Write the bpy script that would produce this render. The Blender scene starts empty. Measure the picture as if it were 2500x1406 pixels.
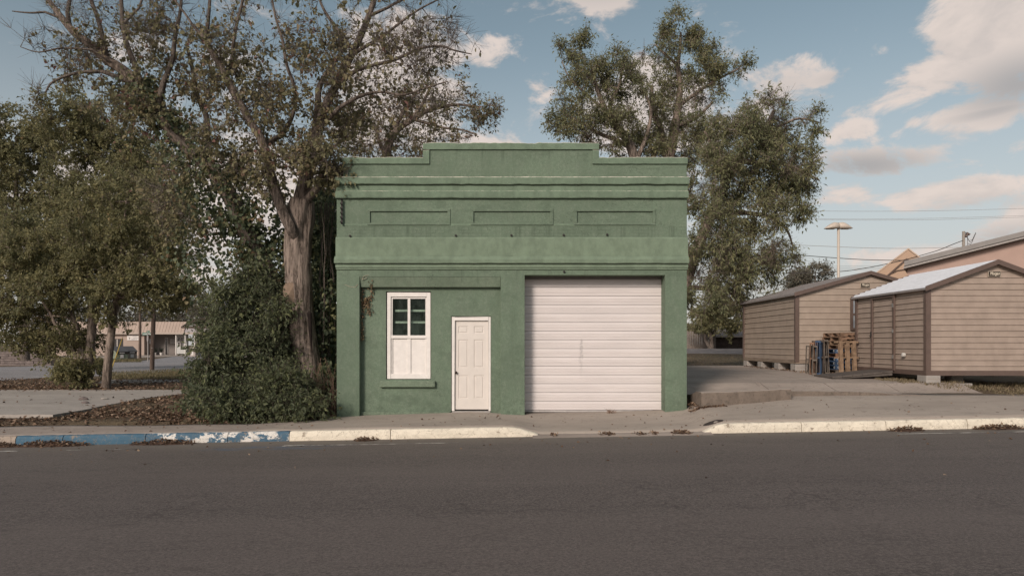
import bpy, bmesh, math, random
import numpy as np
from mathutils import Vector, Matrix, noise as mnoise

random.seed(7)
RNG = np.random.default_rng(7)
SC = bpy.context.scene
COL = SC.collection
R = math.radians

# ------------------------------------------------------------------ camera, sky, sun, exposure
FOC = 1650.0            # focal length in photograph pixels (2500 wide)
CAMY, CAMZ = -15.0, 1.536
cam_d = bpy.data.cameras.new('camera')
cam_d.sensor_width = 36.0
cam_d.lens = 36.0 * FOC / 2500.0
cam_d.shift_y = 138.0 / 2500.0
cam_d.clip_start = 0.1
cam_d.clip_end = 5000
cam = bpy.data.objects.new('camera', cam_d)
cam.location = (0, CAMY, CAMZ)
cam.rotation_euler = (R(90), 0, 0)
COL.objects.link(cam)
SC.camera = cam

SUN_EL, SUN_AZ = R(27), R(209)       # azimuth clockwise from +Y: behind the camera, to its left
EXPOSURE = 1.0
SKY_STRENGTH = 0.10
SUN_STRENGTH = 1.5
SUN_ANGLE = R(14)

world = bpy.data.worlds.new('World')
SC.world = world
world.use_nodes = True


def build_sky():
    nt = world.node_tree
    nt.nodes.clear()
    N = nt.nodes.new
    L = nt.links.new
    out = N('ShaderNodeOutputWorld')
    bg = N('ShaderNodeBackground')
    bg.inputs['Strength'].default_value = SKY_STRENGTH
    L(bg.outputs[0], out.inputs[0])
    sky = N('ShaderNodeTexSky')
    sky.sky_type = 'NISHITA'
    sky.sun_disc = False
    sky.sun_elevation = SUN_EL
    sky.sun_rotation = SUN_AZ
    sky.air_density = 1.0
    sky.dust_density = 1.6
    sky.ozone_density = 1.2
    hsv = N('ShaderNodeHueSaturation')
    hsv.inputs['Hue'].default_value = 0.470
    hsv.inputs['Saturation'].default_value = 0.66
    hsv.inputs['Value'].default_value = 0.50
    L(sky.outputs[0], hsv.inputs['Color'])
    tc = N('ShaderNodeTexCoord')
    sep = N('ShaderNodeSeparateXYZ')
    L(tc.outputs['Generated'], sep.inputs[0])

    def math_(op, a, b=None, clamp=False):
        n = N('ShaderNodeMath')
        n.operation = op
        n.use_clamp = clamp
        for i, x in enumerate((a, b)):
            if x is None:
                continue
            if isinstance(x, (int, float)):
                n.inputs[i].default_value = x
            else:
                L(x, n.inputs[i])
        return n.outputs[0]
    az = math_('ARCTAN2', sep.outputs[0], sep.outputs[1])
    el = math_('ARCSINE', sep.outputs[2])
    comb = N('ShaderNodeCombineXYZ')
    L(az, comb.inputs[0])
    L(el, comb.inputs[1])
    P = comb.outputs[0]

    def ae(u, v):
        a = math.atan((u - 1250) / FOC)
        return a, math.atan((841 - v) / FOC * math.cos(a))

    def blob(u, v, ru, rv, tilt=0.0, gain=1.0):
        m = N('ShaderNodeMapping')
        m.vector_type = 'TEXTURE'
        a, e = ae(u, v)
        m.inputs['Location'].default_value = (a, e, 0)
        m.inputs['Rotation'].default_value = (0, 0, R(tilt))
        m.inputs['Scale'].default_value = (ru / FOC, rv / FOC, 1)
        L(P, m.inputs['Vector'])
        ln = N('ShaderNodeVectorMath')
        ln.operation = 'LENGTH'
        L(m.outputs[0], ln.inputs[0])
        mr = N('ShaderNodeMapRange')
        mr.interpolation_type = 'SMOOTHSTEP'
        mr.inputs['From Min'].default_value = 1.0
        mr.inputs['From Max'].default_value = 0.0
        mr.inputs['To Max'].default_value = gain
        L(ln.outputs['Value'], mr.inputs['Value'])
        return mr.outputs[0]

    def union(specs):
        acc = None
        for s in specs:
            b = blob(*s)
            acc = b if acc is None else math_('MAXIMUM', acc, b)
        return acc
    clouds = union([
        (2440, 50, 240, 210, 0, 1.6), (2280, 180, 300, 80, 16, 1.35), (2420, 270, 200, 80, 6, 1.35),
        (2480, 190, 180, 140, 0, 1.4), (1890, 190, 170, 75, 8, .74), (2140, 125, 95, 45, 10, .76),
        (2030, 190, 170, 40, 8, .62), (1430, 5, 215, 90, -4, .98), (1320, 215, 95, 55, 0, .98),
        (1175, 130, 80, 95, 45, .72), (2070, 318, 115, 44, 8, 1.15), (2120, 395, 270, 62, -3, .86),
        (2240, 378, 150, 40, 4, .8), (2060, 480, 150, 50, 0, .84), (2310, 478, 250, 55, 2, 1.1),
        (2480, 560, 190, 70, 10, .86), (2190, 620, 500, 42, 0, .7), (2230, 300, 40, 24, 0, .7),
        (960, 240, 300, 280, 0, 1.5), (1580, 270, 330, 180, 0, 1.5), (600, 470, 420, 190, 0, 1.6),
        (1180, 370, 320, 80, 0, 1.15), (300, 560, 420, 260, 0, 1.5), (1830, 260, 130, 90, 0, .7), (2490, 360, 60, 40, 0, .7),
    ])
    grey = union([
        (2490, 205, 190, 95, 4, 1.0), (2110, 405, 240, 55, -4, 1.0), (2130, 165, 230, 32, 6, .6), (2440, 268, 150, 24, 4, .8),
        (1470, -20, 280, 70, 0, .45), (2480, 590, 170, 60, 0, .8), (2390, 500, 190, 30, 0, .5), (1900, 215, 200, 60, 0, .35),
    ])

    def fbm(scale, off, detail, rough, sx=1.0, sy=1.9):
        m = N('ShaderNodeMapping')
        m.inputs['Location'].default_value = off
        m.inputs['Scale'].default_value = (sx, sy, 1)
        L(P, m.inputs['Vector'])
        n = N('ShaderNodeTexNoise')
        n.noise_dimensions = '2D'
        n.inputs['Scale'].default_value = scale
        n.inputs['Detail'].default_value = detail
        n.inputs['Roughness'].default_value = rough
        n.inputs['Distortion'].default_value = 0.25
        L(m.outputs[0], n.inputs['Vector'])
        return n.outputs['Fac']
    f1 = fbm(9.0, (3.1, 1.7, 0), 10, 0.64)
    f2 = fbm(9.0, (3.1 - 0.012, 1.7 + 0.045, 0), 4, 0.55)
    wide = fbm(1.6, (8.3, 2.2, 0), 4, 0.5)
    base = math_('MULTIPLY', wide, 0.50)
    cov = math_('MAXIMUM', clouds, base)
    d = math_('ADD', cov, math_('MULTIPLY', math_('SUBTRACT', f1, 0.5), 3.0))
    mr = N('ShaderNodeMapRange')
    mr.interpolation_type = 'SMOOTHSTEP'
    mr.inputs['From Min'].default_value = 0.38
    mr.inputs['From Max'].default_value = 1.0
    L(d, mr.inputs['Value'])
    dens = mr.outputs[0]
    # light comes from the camera side: tops pale, undersides grey
    sh = math_('ADD', math_('MULTIPLY', math_('SUBTRACT', f2, f1), 1.1), 0.16, True)
    sh = math_('MAXIMUM', sh, math_('MULTIPLY', grey, 0.85))
    cc = N('ShaderNodeMix')
    cc.data_type = 'RGBA'
    k = 1.0 / SKY_STRENGTH / (2 ** EXPOSURE)
    cc.inputs[6].default_value = (0.77 * k, 0.665 * k, 0.605 * k, 1)
    cc.inputs[7].default_value = (0.36 * k, 0.355 * k, 0.36 * k, 1)
    L(sh, cc.inputs[0])
    # low, far air is pale
    hz = N('ShaderNodeMapRange')
    hz.interpolation_type = 'SMOOTHSTEP'
    hz.inputs['From Min'].default_value = 0.46
    hz.inputs['From Max'].default_value = -0.02
    hz.inputs['To Min'].default_value = 0.0
    hz.inputs['To Max'].default_value = 0.78
    L(el, hz.inputs['Value'])
    air = N('ShaderNodeMix')
    air.data_type = 'RGBA'
    air.inputs[7].default_value = (0.62 * k, 0.60 * k, 0.58 * k, 1)
    L(hz.outputs[0], air.inputs[0])
    L(hsv.outputs[0], air.inputs[6])
    fin = N('ShaderNodeMix')
    fin.data_type = 'RGBA'
    L(math_('MULTIPLY', dens, 0.93), fin.inputs[0])
    L(air.outputs[2], fin.inputs[6])
    L(cc.outputs[2], fin.inputs[7])
    L(fin.outputs[2], bg.inputs['Color'])


build_sky()
sun_d = bpy.data.lights.new('sun', 'SUN')
sun_d.energy = SUN_STRENGTH
sun_d.angle = SUN_ANGLE
sun_d.color = (1.0, 0.88, 0.78)
sun = bpy.data.objects.new('sun', sun_d)
sdir = Vector((math.sin(SUN_AZ) * math.cos(SUN_EL), math.cos(SUN_AZ) * math.cos(SUN_EL), math.sin(SUN_EL)))
sun.rotation_euler = (-sdir).to_track_quat('-Z', 'Y').to_euler()
sun.location = sdir * 50
COL.objects.link(sun)
SC.view_settings.view_transform = 'Standard'
SC.view_settings.look = 'None'
SC.view_settings.exposure = EXPOSURE
SC.view_settings.gamma = 1.0
SC.view_settings.use_curve_mapping = False
SC.cycles.max_bounces = 6
SC.cycles.transparent_max_bounces = 8


# ------------------------------------------------------------------ helpers
def P(u, v, d):
    return Vector(((u - 1250) * d / FOC, d + CAMY, CAMZ - (v - 841) * d / FOC))


def PG(u, v, z=0.0):
    """the point of the level z seen at (u, v)"""
    d = (CAMZ - z) * FOC / (v - 841)
    return Vector(((u - 1250) * d / FOC, d + CAMY, z))


def fx(u):
    return (u - 1250) / 110.0


def fz(v):
    return CAMZ - (v - 841) / 110.0


def interp(x, pts):
    return float(np.interp(x, [p[0] for p in pts], [p[1] for p in pts]))


def nz(x, y=0.0, z=0.0):
    return mnoise.noise(Vector((x, y, z)))


def tag(o, label=None, cat=None, group=None, kind=None):
    if label:
        o['label'] = label
    if cat:
        o['category'] = cat
    if group:
        o['group'] = group
    if kind:
        o['kind'] = kind
    return o


def empty(name, loc, label=None, cat=None, group=None, rz=0.0):
    o = bpy.data.objects.new(name, None)
    o.empty_display_size = 0.2
    o.location = loc
    o.rotation_euler = (0, 0, rz)
    COL.objects.link(o)
    return tag(o, label, cat, group)


def link(name, me, mat=None, parent=None, keep_world=True):
    o = bpy.data.objects.new(name, me)
    if mat is not None and not me.materials:
        me.materials.append(mat)
    COL.objects.link(o)
    if parent is not None:
        o.parent = parent
        if keep_world:
            o.matrix_parent_inverse = world_mat(parent).inverted()
    return o


def world_mat(o):
    m = Matrix.LocRotScale(o.location, o.rotation_euler, o.scale)
    if o.parent is not None:
        m = world_mat(o.parent) @ o.matrix_parent_inverse @ m
    return m


class MB:
    """collects polygons into one mesh"""

    def __init__(self):
        self.v, self.f = [], []

    def poly(self, *pts):
        i = len(self.v)
        self.v += [tuple(p) for p in pts]
        self.f.append(tuple(range(i, i + len(pts))))
        return self

    def box(self, x0, x1, y0, y1, z0, z1, m=None):
        c = [Vector((x, y, z)) for z in (z0, z1) for y in (y0, y1) for x in (x0, x1)]
        if m is not None:
            c = [m @ p for p in c]
        i = len(self.v)
        self.v += [tuple(p) for p in c]
        for q in ((0, 2, 3, 1), (4, 5, 7, 6), (0, 1, 5, 4), (2, 6, 7, 3), (0, 4, 6, 2), (1, 3, 7, 5)):
            self.f.append(tuple(i + k for k in q))
        return self

    def prism(self, pts, off):
        """extrude the polygon pts along off (closed)"""
        off = Vector(off)
        n = len(pts)
        i = len(self.v)
        self.v += [tuple(p) for p in pts] + [tuple(Vector(p) + off) for p in pts]
        self.f.append(tuple(range(i, i + n)))
        self.f.append(tuple(range(i + 2 * n - 1, i + n - 1, -1)))
        for k in range(n):
            l = (k + 1) % n
            self.f.append((i + k, i + k + n, i + l + n, i + l))
        return self

    def sweep(self, rings, closed=True, caps=True):
        n = len(rings[0])
        i = len(self.v)
        for r in rings:
            self.v += [tuple(p) for p in r]
        for a in range(len(rings) - 1):
            for k in range(n if closed else n - 1):
                l = (k + 1) % n
                b = i + a * n
                self.f.append((b + k, b + l, b + n + l, b + n + k))
        if caps and closed:
            self.f.append(tuple(range(i + n - 1, i - 1, -1)))
            self.f.append(tuple(range(i + (len(rings) - 1) * n, i + len(rings) * n)))
        return self

    def tube(self, pts, rad, sides=6, caps=True, ridge=0.0):
        pts = [Vector(p) for p in pts]
        if not hasattr(rad, '__len__'):
            rad = [rad] * len(pts)
        rings = []
        ref = None
        for k, p in enumerate(pts):
            t = (pts[min(k + 1, len(pts) - 1)] - pts[max(k - 1, 0)]).normalized()
            if ref is None:
                ref = t.orthogonal().normalized()
            a = (ref - t * ref.dot(t))
            a = a.normalized() if a.length > 1e-6 else t.orthogonal().normalized()
            ref = a
            b = t.cross(a)
            ring = []
            for s in range(sides):
                th = 2 * math.pi * s / sides
                rr = rad[k]
                if ridge:
                    rr *= 1 + ridge * nz(math.cos(th) * 4, math.sin(th) * 4, k * 0.25) + ridge * 0.5 * nz(math.cos(th) * 9, math.sin(th) * 9, k * 0.5)
                ring.append(p + (a * math.cos(th) + b * math.sin(th)) * rr)
            rings.append(ring)
        return self.sweep(rings, True, caps)

    def lathe(self, prof, center, sides=16):
        c = Vector(center)
        rings = []
        for r, z in prof:
            rings.append([c + Vector((r * math.cos(2 * math.pi * s / sides), r * math.sin(2 * math.pi * s / sides), z)) for s in range(sides)])
        return self.sweep(rings, True, True)

    def build(self, name, mat=None, parent=None, smooth=False, bevel=0.0, seg=1):
        me = bpy.data.meshes.new(name)
        me.from_pydata(self.v, [], self.f)
        me.validate()
        bm = bmesh.new()
        bm.from_mesh(me)
        bmesh.ops.remove_doubles(bm, verts=bm.verts, dist=1e-5)
        bmesh.ops.recalc_face_normals(bm, faces=bm.faces)
        bm.to_mesh(me)
        bm.free()
        if smooth:
            for p in me.polygons:
                p.use_smooth = True
        o = link(name, me, mat, parent)
        if bevel:
            m = o.modifiers.new('soft_edge', 'BEVEL')
            m.width = bevel
            m.segments = seg
            m.limit_method = 'ANGLE'
            m.angle_limit = R(40)
        return o


def np_mesh(name, verts, faces, mat, parent=None, attrs=None, smooth=False):
    """verts (n,3), faces (m,k) numpy"""
    me = bpy.data.meshes.new(name)
    n, (m, k) = len(verts), faces.shape
    me.vertices.add(n)
    me.vertices.foreach_set('co', np.ascontiguousarray(verts, dtype=np.float32).ravel())
    me.loops.add(m * k)
    me.loops.foreach_set('vertex_index', np.ascontiguousarray(faces, dtype=np.int32).ravel())
    me.polygons.add(m)
    me.polygons.foreach_set('loop_start', np.arange(0, m * k, k, dtype=np.int32))
    me.polygons.foreach_set('loop_total', np.full(m, k, dtype=np.int32))
    me.polygons.foreach_set('use_smooth', np.full(m, bool(smooth)))
    for an, av in (attrs or {}).items():
        at = me.attributes.new(an, 'FLOAT', 'POINT')
        at.data.foreach_set('value', np.ascontiguousarray(av, dtype=np.float32))
    me.update(calc_edges=True)
    return link(name, me, mat, parent)


def copy_tree(o, parent=None):
    c = o.copy()
    COL.objects.link(c)
    if parent is not None:
        c.parent = parent
    for ch in [x for x in COL.objects if x.parent == o]:
        copy_tree(ch, c)
    return c


# ------------------------------------------------------------------ materials
class Mat:
    def __init__(self, name, rough=0.8, spec=0.3, metallic=0.0):
        self.m = bpy.data.materials.new(name)
        self.m.use_nodes = True
        self.nt = self.m.node_tree
        self.b = self.nt.nodes['Principled BSDF']
        self.b.inputs['Roughness'].default_value = rough
        self.b.inputs['Specular IOR Level'].default_value = spec
        self.b.inputs['Metallic'].default_value = metallic
        self.tc = None

    def n(self, t, **kw):
        x = self.nt.nodes.new(t)
        for k, v in kw.items():
            setattr(x, k, v)
        return x

    def l(self, a, b):
        self.nt.links.new(a, b)

    def coord(self, scale=(1, 1, 1), space='Object', loc=(0, 0, 0)):
        if self.tc is None:
            self.tc = self.n('ShaderNodeTexCoord')
            self.geo = self.n('ShaderNodeNewGeometry')
        m = self.n('ShaderNodeMapping')
        m.inputs['Scale'].default_value = scale
        m.inputs['Location'].default_value = loc
        self.l(self.geo.outputs['Position'] if space == 'World' else self.tc.outputs[space], m.inputs['Vector'])
        return m.outputs[0]

    def noise(self, scale=5, detail=4, rough=0.55, stretch=(1, 1, 1), space='World', dist=0.0, loc=(0, 0, 0)):
        x = self.n('ShaderNodeTexNoise')
        x.inputs['Scale'].default_value = scale
        x.inputs['Detail'].default_value = detail
        x.inputs['Roughness'].default_value = rough
        x.inputs['Distortion'].default_value = dist
        self.l(self.coord(stretch, space, loc), x.inputs['Vector'])
        return x.outputs['Fac']

    def voro(self, scale=5, feature='DISTANCE_TO_EDGE', stretch=(1, 1, 1), space='World', warp=0.0):
        x = self.n('ShaderNodeTexVoronoi', feature=feature)
        x.inputs['Scale'].default_value = scale
        c = self.coord(stretch, space)
        if warp:
            nn = self.n('ShaderNodeTexNoise')
            nn.inputs['Scale'].default_value = scale * 1.7
            nn.inputs['Detail'].default_value = 5
            self.l(c, nn.inputs['Vector'])
            mx = self.n('ShaderNodeVectorMath', operation='MULTIPLY_ADD')
            mx.inputs[1].default_value = (warp, warp, warp)
            self.l(nn.outputs['Color'], mx.inputs[0])
            self.l(c, mx.inputs[2])
            c = mx.outputs[0]
        self.l(c, x.inputs['Vector'])
        return x.outputs['Distance']

    def ramp(self, fac, lo, hi, a=0.0, b=1.0, smooth=True):
        x = self.n('ShaderNodeMapRange')
        x.interpolation_type = 'SMOOTHSTEP' if smooth else 'LINEAR'
        x.inputs['From Min'].default_value = lo
        x.inputs['From Max'].default_value = hi
        x.inputs['To Min'].default_value = a
        x.inputs['To Max'].default_value = b
        self.l(fac, x.inputs['Value'])
        return x.outputs[0]

    def mix(self, fac, a, b, blend='MIX'):
        x = self.n('ShaderNodeMix', data_type='RGBA', blend_type=blend)
        for s, v in ((0, fac), (6, a), (7, b)):
            if isinstance(v, (int, float)):
                x.inputs[s].default_value = v
            elif isinstance(v, tuple):
                x.inputs[s].default_value = (*v[:3], 1)
            else:
                self.l(v, x.inputs[s])
        return x.outputs[2]

    def math(self, op, a, b=None, clamp=False):
        x = self.n('ShaderNodeMath', operation=op)
        x.use_clamp = clamp
        for i, v in enumerate((a, b)):
            if v is None:
                continue
            if isinstance(v, (int, float)):
                x.inputs[i].default_value = v
            else:
                self.l(v, x.inputs[i])
        return x.outputs[0]

    def color(self, c):
        if isinstance(c, tuple):
            self.b.inputs['Base Color'].default_value = (*c[:3], 1)
        else:
            self.l(c, self.b.inputs['Base Color'])
        return self

    def bump(self, h, strength=0.3, dist=0.01):
        x = self.n('ShaderNodeBump')
        x.inputs['Strength'].default_value = strength
        x.inputs['Distance'].default_value = dist
        self.l(h, x.inputs['Height'])
        self.l(x.outputs[0], self.b.inputs['Normal'])
        return self

    def rough(self, fac):
        self.l(fac, self.b.inputs['Roughness'])
        return self


def sc(c, k):
    return tuple(x * k for x in c)


def plain(name, c, var=0.12, scale=6, rough=0.75, spec=0.3, bump=0.0, metallic=0.0, stretch=(1, 1, 1), dirt=0.0):
    m = Mat(name, rough, spec, metallic)
    f = m.noise(scale, 5, 0.6, stretch)
    col = m.mix(m.ramp(f, 0.3, 0.7), sc(c, 1 - var), sc(c, 1 + var))
    if dirt:
        g = m.noise(scale * 0.5, 6, 0.7, (1, 1, 0.35), loc=(5, 3, 1))
        col = m.mix(m.ramp(g, 0.52, 0.78, 0, dirt), col, sc((0.16, 0.13, 0.10), 1))
    m.color(col)
    if bump:
        m.bump(m.noise(scale * 12, 4, 0.6), bump, 0.005)
    return m.m


GREEN = (0.153, 0.206, 0.145)


def stucco(name, base, lighter=0.0):
    m = Mat(name, 0.88, 0.25)
    big = m.noise(0.9, 5, 0.6, loc=(2, 1, 4))
    mid = m.noise(4.5, 6, 0.65, (1, 1, 0.7))
    streak = m.noise(3.2, 5, 0.6, (1, 1, 0.10), loc=(1, 0, 0))
    fine = m.noise(95, 3, 0.7)
    grain = m.noise(38, 4, 0.7)
    scab = m.noise(15, 6, 0.82)
    col = m.mix(m.ramp(big, 0.32, 0.68), sc(base, 0.82), sc(base, 1.16))
    col = m.mix(m.ramp(mid, 0.35, 0.75, 0, 0.75), col, (base[0] * 1.22, base[1] * 1.1, base[2] * 1.18))
    col = m.mix(m.ramp(streak, 0.52, 0.8, 0, 0.6), col, sc(base, 0.62))
    blot = m.noise(2.1, 7, 0.72, (0.6, 1, 1.2), loc=(4, 2, 9))
    col = m.mix(m.ramp(blot, 0.54, 0.64, 0, 0.7), col, sc(base, 0.70))
    col = m.mix(m.ramp(fine, 0.35, 0.65, 0.0, 0.6), col, sc(base, 0.66))
    col = m.mix(m.ramp(grain, 0.58, 0.8, 0, 0.35), col, sc((0.24, 0.30, 0.21), 1))
    sx = m.n('ShaderNodeSeparateXYZ')
    m.l(m.coord(), sx.inputs[0])
    col = m.mix(m.ramp(scab, 0.42, 0.58, 0.45, 0), col, sc(base, 0.68))
    col = m.mix(m.ramp(scab, 0.54, 0.70, 0, 0.4), col, (base[0] * 1.35, base[1] * 1.2, base[2] * 1.28))
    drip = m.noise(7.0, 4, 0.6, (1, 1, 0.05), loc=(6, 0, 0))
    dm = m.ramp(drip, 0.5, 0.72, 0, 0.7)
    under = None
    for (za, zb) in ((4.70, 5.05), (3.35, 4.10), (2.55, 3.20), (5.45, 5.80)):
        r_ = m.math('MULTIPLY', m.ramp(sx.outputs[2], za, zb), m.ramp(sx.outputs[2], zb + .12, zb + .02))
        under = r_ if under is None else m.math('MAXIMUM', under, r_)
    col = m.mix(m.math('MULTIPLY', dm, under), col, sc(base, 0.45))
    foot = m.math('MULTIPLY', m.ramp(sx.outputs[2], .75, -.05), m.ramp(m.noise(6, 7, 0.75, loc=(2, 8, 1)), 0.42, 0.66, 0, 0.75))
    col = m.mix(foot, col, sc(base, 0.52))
    hl = m.math('ABSOLUTE', m.math('SUBTRACT', m.noise(0.9, 7, 0.62, (1, 1, 1.3), loc=(3, 3, 7)), 0.5))
    hz_ = m.ramp(m.noise(0.55, 2, 0.5, loc=(1, 5, 2)), 0.48, 0.6)
    col = m.mix(m.math('MULTIPLY', m.ramp(hl, 0.0035, 0.0008), m.math('MULTIPLY', hz_, 0.7)), col, sc(base, 0.3))
    bt = m.n('ShaderNodeTexBrick')
    bt.inputs['Scale'].default_value = 1.0
    bt.inputs['Brick Width'].default_value = 0.21
    bt.inputs['Row Height'].default_value = 0.068
    bt.inputs['Mortar Size'].default_value = 0.006
    sw = m.n('ShaderNodeCombineXYZ')
    m.l(m.math('ADD', sx.outputs[0], m.math('MULTIPLY', m.noise(9, 3), 0.04)), sw.inputs[0])
    m.l(m.math('ADD', sx.outputs[2], m.math('MULTIPLY', m.noise(7, 3), 0.02)), sw.inputs[1])
    m.l(sw.outputs[0], bt.inputs['Vector'])
    bz = m.math('MULTIPLY', m.ramp(sx.outputs[2], 3.85, 3.95), m.ramp(sx.outputs[2], 4.19, 4.12))
    bz = m.math('MULTIPLY', bz, m.ramp(m.noise(2.2, 5, 0.7, loc=(5, 5, 0)), 0.42, 0.58, 0, 0.55))
    col = m.mix(m.math('MULTIPLY', bt.outputs['Fac'], bz), col, sc(base, 0.4))
    # worn patches of the older pale coat
    chip = m.math('MULTIPLY', m.ramp(m.noise(7, 8, 0.75, (1, 1, 2.2), loc=(7, 7, 7)), 0.70, 0.76), 0.8)
    col = m.mix(chip, col, (0.30, 0.36, 0.27))
    m.color(col)
    h = m.math('ADD', m.math('MULTIPLY', fine, 0.7), m.math('MULTIPLY', mid, 1.4))
    h = m.math('ADD', h, m.math('MULTIPLY', m.noise(24, 4, 0.6), 0.8))
    m.bump(h, 0.75, 0.012)
    return m.m


M = {}
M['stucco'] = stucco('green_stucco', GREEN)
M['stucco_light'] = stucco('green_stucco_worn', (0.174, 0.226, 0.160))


def ledge_mat(name, base, amount):
    """green render; arrises chipped to the pale undercoat by a mask that only the upper front edge has"""
    m = Mat(name, 0.88, 0.25)
    mid = m.noise(5, 6, 0.65, (1, 1, 0.7))
    fine = m.noise(95, 3, 0.7)
    col = m.mix(m.ramp(mid, 0.3, 0.7), sc(base, 0.84), sc(base, 1.16))
    col = m.mix(m.ramp(fine, 0.3, 0.75, 0.0, 0.5), col, sc(base, 0.72))
    at = m.n('ShaderNodeAttribute', attribute_name='edge')
    nn = m.noise(9, 8, 0.75, (1, 1, 4))
    k = m.math('MULTIPLY', m.ramp(at.outputs['Fac'], .84, .97), m.ramp(nn, 0.55 - amount * 0.25, 0.66 - amount * 0.25), True)
    col = m.mix(k, col, (0.62, 0.57, 0.48))
    m.color(col)
    m.bump(m.math('ADD', m.math('MULTIPLY', fine, 0.7), m.math('MULTIPLY', mid, 1.6)), 0.75, 0.012)
    return m.m


M['ledge'] = ledge_mat('green_ledge', GREEN, 0.62)
M['ledge_low'] = ledge_mat('green_ledge_low', (0.174, 0.226, 0.160), 0.15)
M['coping'] = ledge_mat('green_coping', GREEN, 0.95)
M['white_paint'] = plain('old_white_paint', (0.70, 0.66, 0.62), 0.05, 9, 0.6, 0.35, 0.25, dirt=0.10)
M['door_paint'] = plain('cream_door_paint', (0.62, 0.57, 0.52), 0.03, 5, 0.5, 0.4, 0.12, dirt=0.12)


def garage_mat():
    m = Mat('white_shutter_paint', 0.5, 0.4)
    base = (0.64, 0.59, 0.57)
    col = m.mix(m.ramp(m.noise(2.0, 5, 0.6, (0.4, 1, 2)), 0.3, 0.7), sc(base, 0.95), sc(base, 1.03))
    fl = m.noise(14, 8, 0.8, (1, 1, 1.6))
    col = m.mix(m.ramp(fl, 0.66, 0.74, 0, 0.55), col, (0.38, 0.32, 0.27))
    # the dark drip stain near the middle of the door
    sx = m.n('ShaderNodeSeparateXYZ')
    m.l(m.coord(), sx.inputs[0])
    wob = m.math('MULTIPLY', m.math('SUBTRACT', m.noise(8, 4), 0.5), 0.12)
    dx = m.math('ABSOLUTE', m.math('SUBTRACT', m.math('ADD', sx.outputs[0], wob), fx(1423)))
    st = m.math('MULTIPLY', m.ramp(dx, 0.055, 0.0), m.math('MULTIPLY', m.ramp(sx.outputs[2], fz(935), fz(840)), m.ramp(sx.outputs[2], fz(824), fz(832))))
    st = m.math('MULTIPLY', st, m.ramp(m.noise(30, 6, 0.8), 0.40, 0.6, 0.0, 0.75))
    col = m.mix(st, col, (0.17, 0.16, 0.155))
    m.color(col)
    m.bump(m.noise(120, 2, 0.5), 0.08, 0.003)
    return m.m


M['garage'] = garage_mat()


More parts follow.
